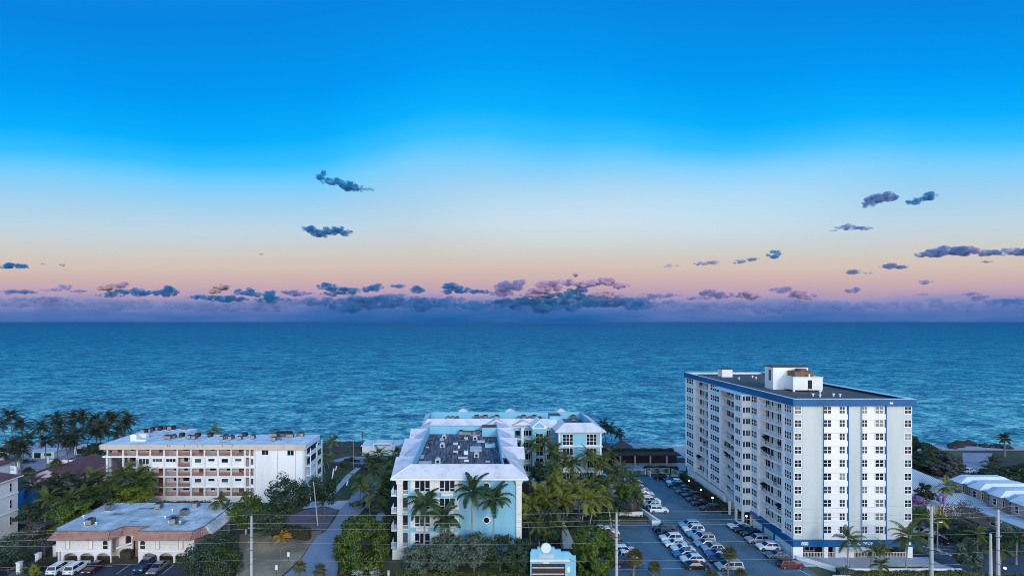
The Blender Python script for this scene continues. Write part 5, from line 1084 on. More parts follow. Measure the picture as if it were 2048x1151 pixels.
wl2 = MB(); wl2.hexa([(ghx(945), 94.0, ghz(790)), (ghx(1040), 94.0, ghz(840)), (ghx(1040), 94.2, ghz(840)), (ghx(945), 94.2, ghz(790))], [(ghx(945), 94.0, ghz(700)), (ghx(1040), 94.0, ghz(800)), (ghx(1040), 94.2, ghz(800)), (ghx(945), 94.2, ghz(700))]); wl2.build('wing_wall', AQUA, gh)
# pergola, chickee huts and hedge line by the beach, lot gates
bp_ = thing('beach_pergola', 'long dark flat pergola with pale posts between the lot and the beach', 'pergola', (54, 168, 0))
MB().box(42, 68, 167, 171, 3.2, 3.6).build('roof', WOODD, bp_); MB().box(42, 68, 170.7, 171, 0, 3.2).build('back_wall', WOODD, bp_)
for x in (42.6, 47.5, 52.4, 57.5, 63): MB().box(x, x + .5, 166.9, 167.3, 0, 3.2).build('post', TAN, bp_)
for i, (x, y, r, h) in enumerate(((52.5, 181, 3.6, 5.2), (47, 184, 3.0, 4.2))):
    t = thing('thatched_hut', f'brown thatched beach hut with a peaked roof, {"larger one beside the sand" if i == 0 else "smaller one half behind"}', 'beach hut', (x, y, 0), 0, 'thatched huts at the beach')
    MB().tube([(x, y, h - 2.2), (x, y, h - 1.2), (x, y, h)], [r, r * .55, .05], 14).build('thatch_roof', THATCH, t)
    for a in range(6): MB().cyl(x + .75 * r * math.cos(a), y + .75 * r * math.sin(a), 0, h - 2, .1, 6).build('post', WOODD, t)
for i, (x0, y0, x1, y1) in enumerate(((44.5, 157.5, 53, 157.5), (53.5, 158.0, 61, 158.0), (53.5, 155, 53.5, 158), (61, 158, 64.5, 150))):
    t = thing('fence', ['white rail gate across the far end of the lot', 'white rail fence behind the far parked cars', 'short white fence return beside the gate', 'white fence running back towards the tower hedge'][i], 'fence', (x0, y0, 0))
    railing(t, (x0, y0), (x1, y1), 0.05, 1.7, WHITE, .35, .05)
    for x, y in ((x0, y0), (x1, y1)): MB().box(x - .12, x + .12, y - .12, y + .12, 0, 1.9).build('post', WHITE, t)
for i, (x0, y0, x1, y1) in enumerate(((26, 121.6, 32.5, 121.9), (34.6, 122.5, 40.5, 122.8))):
    tag(MB().box(x0, x1, y0, y1, 0, 1.5).build('garden_wall', WHITE2), ['white garden wall between palms and the lower lot, first piece', 'white garden wall beside the grey bush above the lower lot'][i], 'garden wall')
tag(MB().prism([(41.2, 118.0), (43.0, 118.0), (43.0, 118.3), (43.3, 118.3), (41.6, 125.6), (41.2, 125.6), (42.6, 118.4), (41.2, 118.4)], 0, 1.1).build('planter_wall', WHITE), 'white planter wall with an angled return at the lot corner', 'planter')
bw = thing('walkway_ramp', 'pale railed ramp going down behind the palms beside the seaward block', 'ramp', (37, 138, 0)); MB().hexa([(36.6, 148, 0), (38, 148, 0), (37.4, 128, 0), (36.2, 128, 0)], [(36.6, 148, 3.2), (38, 148, 3.2), (37.4, 128, .5), (36.2, 128, .5)]).build('deck', TSIDE, bw); railing(bw, (36.7, 140), (36.4, 128), .6, 1.4, WHITE, .4, .05)
for i, (px, py, s) in enumerate(((1072, 1030, 1.0), (1133, 1062, 1.1))):
    x, y, z = at(px, py, 112 - i * 6)
    t = thing('shade_sail', ['pale cloth shade sail stretched between palm trunks behind the gatehouse', 'tall pale tented shade cloth beside the clipped round tree'][i], 'shade sail', (x, y, 0))
    if i == 0: MB().hexa([(x - 4, y, z + 2.0), (x + .8, y - .6, z - 2.4), (x + 2.8, y, z + .9), (x - .5, y + 1, z + .6)], [(x - 4, y, z + 2.05), (x + .8, y - .6, z - 2.35), (x + 2.8, y, z + .95), (x - .5, y + 1, z + .65)]).build('cloth', ACL, t)
    else: MB().hexa([(x - 1, y, 0), (x + 2.2, y, 0), (x + 2.2, y + 2, 0), (x - 1, y + 2, 0)], [(x - .8, y + .8, z + 2.2), (x - .6, y + .8, z + 2.2), (x - .6, y + 1, z + 2.2), (x - .8, y + 1, z + 2.2)]).build('cloth', ACL, t)
    MB().cyl(x - 1.5 if i == 0 else x - .7, y + .9, 0, z + 1.5, .08, 6).build('mast', GALV, t)
# beach groyne
gr = MB(); r_ = random.Random(4)
rk = []
for i in range(46):
    t = i / 45; x = 181 + t * 22 + r_.uniform(-1, 1); y = 198 - abs(t - .45) * 16 + r_.uniform(-1.5, 1.5); s = r_.uniform(.7, 1.5)
    V, F = ico(2); P = V * np.array([s * 1.3, s, s * .8]) * (1 + .25 * np.sin(V[:, [1, 2, 0]] * 4 + i)); k = len(gr.v)
    gr.v += [tuple(p + np.array([x, y, .1])) for p in P]; gr.f += [tuple(j + k for j in f) for f in F]; gr.m += [0] * len(F)
stuff(gr.build('groyne_rocks', ROCK), 'dark rock groyne at the waterline')

# ================================================================== POLES, WIRES, LAMPS
PD = 92.5
for i, (px, top, bot, w, lab) in enumerate(((503, 1030, 1160, .3, 'white concrete utility pole at the bare lot, wires on both sides'), (1233, 1024, 1160, .3, 'white utility pole in front of the lower parking lot'), (1863, 1012, 1160, .33, 'tallest white utility pole between the tower and the leaning shrub'), (1996, 1018, 1160, .32, 'white utility pole before the tan townhouses'), (1981, 1066, 1160, .3, 'short cut-off white pole beside the townhouse utility pole'))):
    p = at(px, top, PD); t = thing('utility_pole', lab, 'utility pole', (p.x, PD, 0), 0)
    MB().tube([(p.x, PD, 0), (p.x, PD, p.z)], [w, w * .62], 8).build('shaft', CONCP, t)
    if i < 4:
        MB().cyl(p.x, PD, p.z, p.z + .45, .05, 5).build('pin', ACG, t)
        for k, dz in enumerate((1.5, 2.35, 4.9)):
            ins = MB(); ins.tube([(p.x - .55, PD - .1, p.z - dz), (p.x + .55, PD - .1, p.z - dz)], .05, 5); ins.cyl(p.x - .5, PD - .1, p.z - dz, p.z - dz + .25, .09, 6); ins.cyl(p.x + .5, PD - .1, p.z - dz, p.z - dz + .25, .09, 6); ins.build('insulator_arm', GALV, t)
        for z in (3.3, 5.8, 8.2): MB().cyl(p.x, PD, z, z + .12, w * .95, 8).build('band', ACG, t)
tr_ = at(452, 1064, PD); tf = thing('pole_transformer', 'small grey canister hanging beside the bare-lot utility pole', 'transformer', (tr_.x, PD, tr_.z)); MB().cyl(at(497, 1064, PD).x - .5, PD, tr_.z - .3, tr_.z + .6, .16, 8).build('canister', GALV, tf)
WY = {0: ((1050, 1028), (1065, 1045), (1078, 1055), (1091, 1083), (1128, 1118))}
PXS = [-60, 503, 1233, 1863, 1996, 2120]
WZ_ = [[1070, 1028, 1023, 1008, 1013, 1000], [1072, 1045, 1039, 1026, 1021, 1012], [1084, 1056, 1049, 1035, 1030, 1022], [1092, 1083, 1084, 1068, 1063, 1060], [1135, 1118, 1120, 1106, 1100, 1098]]
for wi, ys in enumerate(WZ_):
    for si in range(5):
        p = at(PXS[si], ys[si], PD); q = at(PXS[si + 1], ys[si + 1], PD); n = 14; sag = .35 if si in (1, 2) else .18
        pts = [p.lerp(q, k / n) - Vector((0, 0, sag * 4 * (k / n) * (1 - k / n))) for k in range(n + 1)]
        tag(MB().tube(pts, .021 if wi < 3 else .016, 5).build('overhead_wire', WIRE), f'pale overhead wire, {["topmost", "second", "third", "fourth", "lowest"][wi]} of five, {["running off beside the arcade building", "between the bare-lot and lower-lot poles", "between the lower-lot and tower poles", "between the two poles past the tower", "running off past the townhouses"][si]}', 'overhead wire', 'overhead wires on the utility poles')
def street_lamp(px, py_base, top_py, arm, label):
    x, y = gp(px, py_base); z = CH - (top_py - CY) * y / FPX
    t = thing('street_lamp', label, 'street lamp', (x, y, 0))
    MB().tube([(x, y, 0), (x, y, z)], [.14, .09], 8).build('post', GALV, t)
    pts = [(x, y, z - .9), (x + arm * .4, y, z - .15), (x + arm, y, z)]
    MB().tube(pts, .06, 6).build('arm', GALV, t); MB().hexa([(x + arm - .1, y - .16, z - .08), (x + arm + .75, y - .12, z + .0), (x + arm + .75, y + .12, z + .0), (x + arm - .1, y + .16, z - .08)], [(x + arm - .1, y - .1, z + .12), (x + arm + .75, y - .08, z + .12), (x + arm + .75, y + .08, z + .12), (x + arm - .1, y + .1, z + .12)]).build('lamp_head', WHITE, t)
street_lamp(633, 1032, 983, 2.0, 'street lamp with a curved arm over the paved drive beside the dark tree')
lp = at(627, 962, 118); t = thing('lamp_pole', 'leaning pale pole rising from the dark tree beside the street lamp', 'pole', (lp.x, 118, 0)); MB().tube([(lp.x + 1.0, 118, 0), (lp.x, 118, lp.z)], [.16, .1], 7).build('shaft', CONCP, t)
for i, (px, top, base, lab) in enumerate(((707, 880, 934, 'thin grey lamp post at the turning circle'), (725, 862, 908, 'dark thin pole standing in the dune scrub'), (1949, 1098, 1120, 'dark small lamp post with no arm on the kerb island'))):
    x, y = gp(px, base); z = CH - (top - CY) * y / FPX
    t = thing('lamp_post', lab, 'lamp post', (x, y, 0)); MB().tube([(x, y, 0), (x, y, z)], .09, 6).build('post', GALV if i == 0 else WOODD, t); MB().box(x - .45, x + .45, y - .12, y + .12, z, z + .14).build('lamp_head', GALV, t)
x, y = gp(1875, 1099); t = thing('street_lamp', 'grey street lamp with short arm in the drive beside the tall pole', 'street lamp', (x, y, 0)); MB().tube([(x, y, 0), (x, y, 5.6)], .1, 6).build('post', GALV, t); MB().tube([(x, y, 5.6), (x - .9, y, 5.9), (x + .4, y, 5.9)], .06, 5).build('arm', GALV, t); MB().box(x + .3, x + 1.0, y - .12, y + .12, 5.82, 5.98).build('lamp_head', WHITE, t); MB().box(x - .4, x + .4, y - .4, y + .4, 0, .2).build('foot', CONC, t)
x, y, z = at(2010, 1137, 96); t = thing('globe_lamp', 'white globe lamp on a black post at the hedge', 'lamp', (x, y, 0)); MB().cyl(x, y, 0, z, .07, 6).build('post', WOODD, t); V, F = ico(3); g_ = MB(); g_.v = [tuple(v * .24 + np.array([x, y, z + .2])) for v in V]; g_.f = list(F); g_.m = [0] * len(F); g_.build('globe', glowmat('lit_globe', (1, .93, .8), 1.6), t, True)
LG = glowmat('warm_bulb', (1, .82, .6), 6.0)
for i, (px, py, d, lab) in enumerate(((1378, 960, 143, 'lit bulb lamp on the tower hedge, farthest of the row'), (1402, 978.5, 134, 'lit bulb lamp on the tower hedge, second from the far end'), (1425, 994.5, 128, 'lit bulb lamp on the tower hedge, nearest the columns'), (1473, 1016, 124, 'lit lamp under the projecting balconies, far one'), (1493, 1031, 117.9, 'lit lamp under the projecting bay, near one'))):
    p = at(px, py, d); t = thing('wall_light' if i > 2 else 'garden_light', lab, 'lamp', p); V, F = ico(2); g_ = MB(); g_.v = [tuple(v * .22 + np.array(p)) for v in V]; g_.f = list(F); g_.m = [0] * len(F); g_.build('bulb', LG, t, True)
    MB().cyl(p.x, p.y + .02, 0, p.z - .2, .05, 5).build('post', GALV, t)
# small things by the road
x, y = gp(724, 948)
for i, (px, py, h, lab) in enumerate(((664, 957, 3.2, 'leaning white board standing on the lawn beside the white block'), (671, 940, 1.5, 'small white box standing on the lawn'), (693, 971, 1.6, 'bent white sign at the footpath edge'))):
    x, y = gp(px, py); tag(MB().hexa([(x - .15, y, 0), (x + .15, y, 0), (x + .15, y + .12, 0), (x - .15, y + .12, 0)], [(x + .1 * h, y, h), (x + .1 * h + .45, y, h), (x + .1 * h + .45, y + .12, h), (x + .1 * h, y + .12, h)]).build(['sign_board', 'utility_box', 'sign_board'][i], WHITE), lab, 'sign' if i != 1 else 'box')
for i, (px, py) in enumerate(((577, 1122), (605, 1073), (553, 1149))):
    x, y = gp(px, py); t = thing('lot_sign', f'white sign on a stake, bare lot, {["near the golden palm", "far one by the pavers", "lowest one at the golden palm foot"][i]}', 'sign', (x, y, 0)); MB().cyl(x, y, 0, 1.3, .04, 5).build('stake', WOODD, t); MB().box(x - .22, x + .22, y - .06, y - .03, 1.0, 1.9).build('board', WHITE, t)
t = thing('wooden_post', 'weathered wooden post standing beside the silver bush', 'post', (*gp(777, 1170), 0)); x, y = gp(777, 1170); MB().cyl(x, y, 0, 2.6, .22, 8).build('shaft', CONCP, t); MB().cyl(x, y, 2.6, 2.7, .25, 8).build('cap', CONCP, t)
for i, px in enumerate((1882, 1892, 1908)): 
    x, y, z = at(px, 1147, 95); tag(MB().cyl(x, y, 0, z, .12, 6).build('bollard', CREAM), f'pale bollard in the low hedge, {ORD[i + 1]} past the tall utility pole', 'bollard', 'bollards in the low hedge')

# ================================================================== PARKED VEHICLES
def car_parts(L, Wd, H, belt, hood, cab, roofl, bed=False, tail=None):
    """meshes of one car, nose towards +x, wheels on z = 0. cab: (rear base x, front base x), roofl: (rear x, front x)"""
    w = Wd / 2; x0, x1 = -L / 2, L / 2; wr = .33 if H < 1.6 else .37; wx = (x0 + .82, x1 - .88); zb = .24
    tail = belt if tail is None else tail
    def arch(cx):
        return [(cx + (wr + .09) * math.cos(a), max(zb, .30 + (wr + .09) * math.sin(a) - .02)) for a in [PI - PI * i / 6 for i in range(7)]]
    low = [(x0 + .08, zb)] + arch(wx[0]) + arch(wx[1]) + [(x1 - .12, zb)]
    up = [(x1, zb + .22), (x1 - .02, hood - .22), (x1 - .16, hood - .06), (x1 - .5, hood), (cab[1] + .06, belt), (cab[0] - .02, belt if tail >= belt else belt), (x0 + .22, tail), (x0 + .03, tail - .12), (x0, zb + .3)]
    prof = low + up
    mb = MB(); k = len(prof)
    lay = [(-w + .0, .10), (-w, .0), (w, .0), (w, .10)]
    def ring(y, inset): return [((x * (1 - inset * .35 / 2)), y, z if z < .6 else z - inset * .5) for x, z in prof]
    rings = [ring(-w + .10, 0.0), ring(-w, .12), ring(w, .12), ring(w - .10, 0.0)]
    order = [rings[1], rings[0], rings[3], rings[2]]
    base = 0
    for r in order: mb.v += r
    for i in range(3):
        for j in range(k):
            a = i * k + j; b = i * k + (j + 1) % k; mb.f.append((a, b, b + k, a + k)); mb.m.append(0)
    mb.f.append(tuple(reversed(range(k)))); mb.m.append(0); mb.f.append(tuple(range(3 * k, 4 * k))); mb.m.append(0)
    out = {'body': mb.mesh('body', [RIM])}
    bm = bmesh.new(); bm.from_mesh(out['body']); bmesh.ops.recalc_face_normals(bm, faces=bm.faces[:]); bm.to_mesh(out['body']); bm.free()
    # cabin: pillars and roof
    cw, rw_ = w - .06, w - .24; zc = belt - .03; zr = H - .07
    cb = MB(); B = [(cab[0], -cw, zc), (cab[1], -cw, zc), (cab[1], cw, zc), (cab[0], cw, zc)]; T_ = [(roofl[0], -rw_, zr), (roofl[1], -rw_, zr), (roofl[1], rw_, zr), (roofl[0], rw_, zr)]
    cb.hexa(B, T_); R_ = [(roofl[0] + .12, -rw_ + .12, H), (roofl[1] - .12, -rw_ + .12, H), (roofl[1] - .12, rw_ - .12, H), (roofl[0] + .12, rw_ - .12, H)]; cb.hexa([(x, y, z + .001) for x, y, z in T_], R_)
    out['roof'] = cb.mesh('roof', [RIM])
    V = Vector
    def pane(name, a, b, c, d, n, i0=.06, i1=.06):
        a, b, c, d = V(a), V(b), V(c), V(d); n = V(n).normalized() * .012
        def q(u, v): return tuple((a * (1 - u) + b * u) * (1 - v) + (d * (1 - u) + c * u) * v + n)
        m = MB().face([q(i0, .08), q(1 - i1, .08), q(1 - i1, .93), q(i0, .93)]); out[name] = m.mesh(name.split('#')[0], [GLASS])
    pane('windscreen#', B[1], B[2], T_[2], T_[1], (1, 0, .7)); pane('rear_window#', B[3], B[0], T_[0], T_[3], (-1, 0, .7))
    for s, (p, q, r, t) in enumerate(((B[0], B[1], T_[1], T_[0]), (B[2], B[3], T_[3], T_[2]))):
        n = (0, -1 if s == 0 else 1, .2); p, q, r, t = map(V, (p, q, r, t)); m0, m1 = p.lerp(q, .5), t.lerp(r, .5)
        pane(f'side_window#{s}a', p, m0, m1, t, n, .10, .03); pane(f'side_window#{s}b', m0, q, r, m1, n, .03, .10)
    for nm, xs, c in (('headlight', x1 - .07, None), ('taillight', x0 + .03, None)):
        for s in (-1, 1):
            z = hood - .24 if nm == 'headlight' else tail - .28
            out[f'{nm}#{s}'] = MB().box(xs - .06, xs + .08 if nm == 'headlight' else xs + .02, s * (w - .34) - .22, s * (w - .34) + .2, z - .08, z + .08).mesh(nm, [HEADL if nm == 'headlight' else TAILL])
    out['bumper#f'] = MB().box(x1 - .1, x1 + .04, -w + .15, w - .15, zb + .02, zb + .2).mesh('bumper', [RUBBER]); out['bumper#r'] = MB().box(x0 - .04, x0 + .1, -w + .15, w - .15, zb + .02, zb + .2).mesh('bumper', [RUBBER])
    out['licence_plate#'] = MB().box(x0 - .06, x0 - .04, -.24, .24, zb + .26, zb + .38).mesh('licence_plate', [WHITE])
    if bed: out['cargo_bed#'] = MB().box(x0 + .15, cab[0] - .1, -w + .2, w - .2, belt - .01, belt + .012).mesh('cargo_bed', [RUBBER])
    ty = MB().tube([(0, -.11, 0), (0, .11, 0)], wr, 16).mesh('tyre', [RUBBER]); rm = MB().tube([(0, -.125, 0), (0, .125, 0)], wr * .62, 10).mesh('rim', [RIM])
    out['_wheels'] = (ty, rm, [(x, s * (w - .10), wr) for x in wx for s in (-1, 1)])
    return out
HEADL = glassmat('headlamp_lens', (.55, .58, .6), .15); TAILL = glassmat('tail_lens', (.35, .01, .01), .2)
KIND = {
 'sedan': (4.75, 1.84, 1.45, .93, .86, (-1.75, 1.05), (-1.0, .25), False, .92), 'coupe': (4.55, 1.84, 1.36, .90, .82, (-1.7, .95), (-.75, .1), False, .9),
 'suv': (4.75, 1.92, 1.74, 1.06, .98, (-2.22, 1.1), (-1.95, .3), False, 1.05), 'crossover': (4.55, 1.86, 1.62, 1.0, .92, (-2.1, 1.1), (-1.55, .2), False, 1.0),
 'minivan': (5.05, 1.98, 1.76, 1.04, .92, (-2.38, 1.55), (-2.15, .55), False, 1.03), 'pickup': (5.4, 1.95, 1.85, 1.08, 1.02, (-.75, 1.25), (-.55, .55), True, 1.08), 'wagon': (4.7, 1.84, 1.55, .98, .88, (-2.1, 1.1), (-1.7, .25), False, .97)}
PROTO = {}
PAINT = {k: paintmat(k + '_car_paint', c, m) for k, (c, m) in {'white': ((.74, .76, .78), 0), 'silver': ((.42, .46, .50), .4), 'black': ((.008, .009, .012), 0), 'charcoal': ((.03, .034, .04), .2), 'navy': ((.01, .028, .09), .2), 'blue': ((.03, .14, .36), .2), 'lightblue': ((.22, .38, .50), .3),
        'burgundy': ((.15, .022, .022), .2), 'maroon': ((.06, .014, .016), .1), 'green': ((.03, .06, .055), .2), 'brown': ((.12, .08, .06), .2), 'grey': ((.17, .19, .21), .3)}.items()}
def car(kind, colour, x, y, head, label, group, cat=None):
    if kind not in PROTO:
        P = car_parts(*KIND[kind]); t = thing('parked_car', 'car', 'car')
        for k, me in P.items():
            if k == '_wheels':
                for p in me[2]:
                    wl = bpy.data.objects.new('wheel', me[0]); COL.objects.link(wl); wl.parent = t; wl.location = p
                    r = bpy.data.objects.new('rim', me[1]); COL.objects.link(r); r.parent = wl
            else:
                o = bpy.data.objects.new(k.split('#')[0], me); COL.objects.link(o); o.parent = t
                if k in ('body', 'roof'): o.material_slots[0].link = 'OBJECT'
        PROTO[kind] = t; c = t
    else: c = copy_tree(PROTO[kind])
    c.name = {'pickup': 'pickup_truck', 'minivan': 'minivan', 'suv': 'suv_car'}.get(kind, 'parked_car')
    for o in c.children:
        if o.name.split('.')[0] in ('body', 'roof'): o.material_slots[0].link = 'OBJECT'; o.material_slots[0].material = PAINT[colour]
    c.location = (x, y, .012); c.rotation_euler = (0, 0, rad(head)); c['label'] = label; c['category'] = cat or {'pickup': 'pickup truck', 'minivan': 'minivan'}.get(kind, 'car'); c['group'] = group
    return c
CW = {'lightblue': 'pale blue'}
def row(items, where, group):
    n = len(items)
    for i, (kind, colour, x, y, h) in enumerate(items):
        car(kind, colour, x + rnd.uniform(-.15, .15), y, h + rnd.uniform(-1.5, 1.5), f'{CW.get(colour, colour)} {kind} {where}, {ORD[i + 1]} from the sea', group)
row([('pickup', 'black', 56.6, 152.8, 0), ('suv', 'charcoal', 58.6, 150.4, 180), ('crossover', 'white', 58.2, 147.9, 180), ('suv', 'navy', 57.6, 145.2, 180), ('sedan', 'charcoal', 58.4, 142.6, 180), ('sedan', 'green', 57.8, 139.9, 180), ('suv', 'black', 58.4, 136.6, 180),
     ('sedan', 'maroon', 58.3, 133.8, 180), ('sedan', 'black', 58.4, 130.9, 180), ('suv', 'charcoal', 59.2, 127.2, 180)], 'in the row beside the tower hedge', 'cars along the tower hedge')
row([('sedan', 'white', 46.3, 150, 0), ('suv', 'maroon', 46.2, 147.2, 0), ('sedan', 'white', 45.8, 144.5, 0), ('crossover', 'silver', 46.3, 141.6, 0), ('sedan', 'white', 46.4, 138.4, 0), ('sedan', 'black', 46.0, 135.6, 0), ('suv', 'white', 46.0, 132.8, 0), ('crossover', 'silver', 45.4, 129.8, 180), ('suv', 'white', 45.6, 126.4, 0)], 'in the row half hidden by palms', 'cars beside the palms')
row([('suv', 'black', 42.6, 114.6, 180), ('suv', 'black', 43.0, 112.2, 0), ('suv', 'white', 42.5, 109.7, 180), ('sedan', 'white', 42.4, 107.2, 180), ('sedan', 'white', 43.1, 104.7, 180), ('sedan', 'blue', 42.5, 102.4, 180), ('crossover', 'white', 42.9, 100.0, 180), ('sedan', 'black', 42.6, 97.4, 0)], 'in the middle double row, palm side', 'cars in the palm side of the double row')
row([('suv', 'lightblue', 49.4, 117.0, 180), ('suv', 'white', 49.3, 114.4, 180), ('sedan', 'lightblue', 49.2, 112.0, 180), ('suv', 'silver', 49.4, 109.6, 180), ('sedan', 'lightblue', 49.0, 107.2, 180), ('crossover', 'silver', 49.3, 104.8, 180), ('sedan', 'blue', 49.1, 102.4, 180), ('sedan', 'navy', 48.6, 100.0, 180), ('minivan', 'silver', 49.0, 97.2, 180)], 'in the middle double row, tower side', 'cars in the tower side of the double row')
row([('sedan', 'white', 60.8, 116.4, 180), ('sedan', 'black', 61.1, 114.2, 180), ('crossover', 'black', 61.3, 112.0, 180), ('suv', 'silver', 61.0, 109.0, 180), ('crossover', 'white', 61.2, 105.6, 180), ('coupe', 'grey', 61.2, 102.0, 180), ('wagon', 'burgundy', 61.3, 98.0, 0)], 'parked nose out along the tower base', 'cars along the tower base')
row([('sedan', 'lightblue', 28.6, 115.5, 0), ('suv', 'white', 29.6, 113.0, 0), ('crossover', 'brown', 29.4, 110.4, 0), ('sedan', 'navy', 30.0, 106.6, 0), ('suv', 'white', 30.6, 103.8, 0), ('pickup', 'white', 29.4, 101.0, 0), ('suv', 'navy', 29.2, 98.4, 0)], 'behind the clipped round tree and pole', 'cars behind the round tree')
for kind, col, x, y, h, lab in (('suv', 'white', -80.6, 96.6, 90, 'white suv at the hedge end of the arcade parking'), ('suv', 'white', -77.4, 96.6, 90, 'white suv beside the maroon sedan at the arcade'), ('sedan', 'maroon', -74.2, 97.0, -90, 'dark maroon sedan nose out before the arcade entrance'), ('suv', 'navy', -64.8, 97.6, -90, 'navy blue suv beyond the arcade entrance'), ('sedan', 'grey', -61.8, 96.7, -90, 'grey sedan beside the bushy tree at the arcade')):
    car(kind, col, x, y, h, lab, 'cars at the arcade')
x, y = gp(704, 923); car('pickup', 'black', x, y, 5, 'black pickup truck standing in the turning circle by the dune', 'cars on the street')
for kind, col, px, py, h, lab in (('sedan', 'white', 1935, 944, 200, 'white sedan on the mauve drive near the groyne'), ('suv', 'white', 1852, 1072, 150, 'white suv beside the tower corner palm'), ('suv', 'silver', 1836, 1066, 150, 'silver suv behind the tower corner palm'), ('sedan', 'white', 1888, 1076, 120, 'white sedan beside the tall utility pole'), ('suv', 'black', 1850, 1060, 150, 'black suv farthest in the townhouse drive'), ('sedan', 'black', 1868, 1082, 120, 'black sedan half behind the tall pole'), ('suv', 'navy', 29, 921, 20, 'dark suv in the sandy yard by the edge'), ('suv', 'black', 83, 912, 10, 'black suv beside the garden wall'), ('sedan', 'black', 112, 905, 10, 'black sedan farther along the garden wall'), ('sedan', 'charcoal', 52, 925, 30, 'charcoal sedan beneath the yard palms'), ('suv', 'black', 145, 893, 5, 'black suv by the seaward white pavilion')):
    x, y = gp(px, py); car(kind, col, x, y, h, lab, 'cars in the side drives')

# ================================================================== PLANTS
def quads(name, P, M, mats=None):
    """P: n x 4 x 3 corner points"""
    n = len(P); me = bpy.data.meshes.new(name); me.from_pydata(P.reshape(-1, 3).tolist(), [], np.arange(n * 4).reshape(-1, 4).tolist()); me.materials.append(M); return me
def leaves(C, Nrm, size, rs, droop=0.0):
    """leaf quads (a pointed kite) at centres C facing about Nrm"""
    n = len(C); t = rs.normal(size=(n, 3)); t -= (t * Nrm).sum(1, keepdims=True) * Nrm; t /= np.linalg.norm(t, axis=1, keepdims=True) + 1e-9
    t[:, 2] -= droop; t /= np.linalg.norm(t, axis=1, keepdims=True); b = np.cross(Nrm, t); s = size * rs.uniform(.6, 1.35, (n, 1))
    return np.stack([C - t * s, C + b * s * .45, C + t * s, C - b * s * .45], 1)
def crown_points(rx, ry, rz, ncl, nleaf, seed, cr=.34, fill=.55, flat=0.0, gap=1.0):
    rs = np.random.RandomState(seed); d = rs.normal(size=(ncl, 3)); d /= np.linalg.norm(d, axis=1, keepdims=True); r = rs.uniform(fill, .95, (ncl, 1)); c = d * r
    c[:, 2] = np.maximum(c[:, 2], -.75 + flat)
    per = nleaf // ncl; C = []; Nn = []
    for i in range(ncl):
        v = rs.normal(size=(per, 3)); v /= np.linalg.norm(v, axis=1, keepdims=True); q = rs.uniform(.35, 1, (per, 1)) ** .6
        k = cr * rs.uniform(.6, 1.25); C.append(c[i] + v * q * k * np.array([1, 1, .75])); nn = v * .8 + np.array([0, 0, .35]) + rs.normal(size=(per, 3)) * .45 + c[i] * .4; Nn.append(nn / np.linalg.norm(nn, axis=1, keepdims=True))
    return np.concatenate(C) * np.array([rx, ry, rz]), np.concatenate(Nn), rs
CM = {}
def crown_mesh(key, rx, ry, rz, ncl, nleaf, leaf, M, seed, **k):
    if key not in CM:
        dr = k.pop('droop', 0.0); C, Nn, rs = crown_points(rx, ry, rz, ncl, nleaf, seed, **k); CM[key] = quads('crown', leaves(C, Nn, leaf, rs, dr), M)
    return CM[key]
def limbs(mb, x, y, h, spread, n, r, seed, base=0.0):
    rr = random.Random(seed)
    top = (x + rr.uniform(-.3, .3), y + rr.uniform(-.3, .3), h * .55); mb.tube([(x, y, base), (x + rr.uniform(-.2, .2), y, h * .28), top], [r, r * .8, r * .6], 7)
    for i in range(n):
        a = 2 * PI * i / n + rr.uniform(-.4, .4); z0 = h * rr.uniform(.3, .55); q = spread * rr.uniform(.55, .9)
        mb.tube([(x, y, z0), (x + q * .45 * math.cos(a), y + q * .45 * math.sin(a), z0 + h * .16), (x + q * math.cos(a), y + q * math.sin(a), z0 + h * rr.uniform(.25, .42))], [r * .45, r * .3, r * .1], 5)
    return mb
def tree(name, label, cat, x, y, h, rx, ry, rz, zc, M, key, group=None, ncl=40, nleaf=4200, leaf=.24, rz_=None, trunk=True, tr=.22, **k):
    t = thing(name, label, cat, (x, y, 0), 0, group)
    me = crown_mesh(key, rx, ry, rz, ncl, nleaf, leaf, M, sum(map(ord, key)) % 9973, **k)
    o = link('crown', me, t, (0, 0, zc), rnd.uniform(0, 6) if rz_ is None else rz_, True)
    if trunk: limbs(MB(), x, y, max(zc, .8), rx * .8, 6, tr, int(x * 13 + y * 7)).build('trunk', BARK, t)
    return t
def at_tree(px, py_mid, d): p = at(px, py_mid, d); return p.x, d, p.z
# ---- palms
def frond_mesh(L, a0, bend, nl, leaf, M, wid=.085, curl=.35, seed=0, vee=.25):
    rs = np.random.RandomState(seed); ns = 9; pts = [np.zeros(3)]; th = a0; tg = []
    for i in range(ns):
        d = np.array([math.cos(th), 0, math.sin(th)]); tg.append(d); pts.append(pts[-1] + d * L / ns); th -= bend / ns * (.5 + i / ns)
    tg.append(tg[-1]); pts = np.array(pts); Q = []
    for i in range(ns):
        w0 = .05 * (1 - i / ns) + .012; s = np.array([0, w0, 0]); Q.append([pts[i] - s, pts[i + 1] - s * .9, pts[i + 1] + s * .9, pts[i] + s])
    for j in range(nl):
        t = .16 + .84 * (j + .5) / nl; f = t * ns; i = min(int(f), ns - 1); p = pts[i] + (pts[i + 1] - pts[i]) * (f - i); d = tg[i]; up = np.array([-d[2], 0, d[0]])
        ll = leaf * (math.sin(PI * min(1, .18 + .80 * t)) ** .7) * rs.uniform(.85, 1.1)
        for s in (-1, 1):
            dr = d * .62 + np.array([0, s * .82, 0]) + up * vee; dr /= np.linalg.norm(dr); e1 = p + dr * ll * .55; e2 = p + dr * ll + np.array([0, 0, -curl * ll]); wv = d * wid * (1 - .35 * t)
            Q.append([p - wv, p + wv, e1 + wv * .9, e1 - wv * .9]); Q.append([e1 - wv * .9, e1 + wv * .9, e2 + wv * .15, e2 - wv * .15])
    return quads('frond', np.array(Q), M)
FR = {}
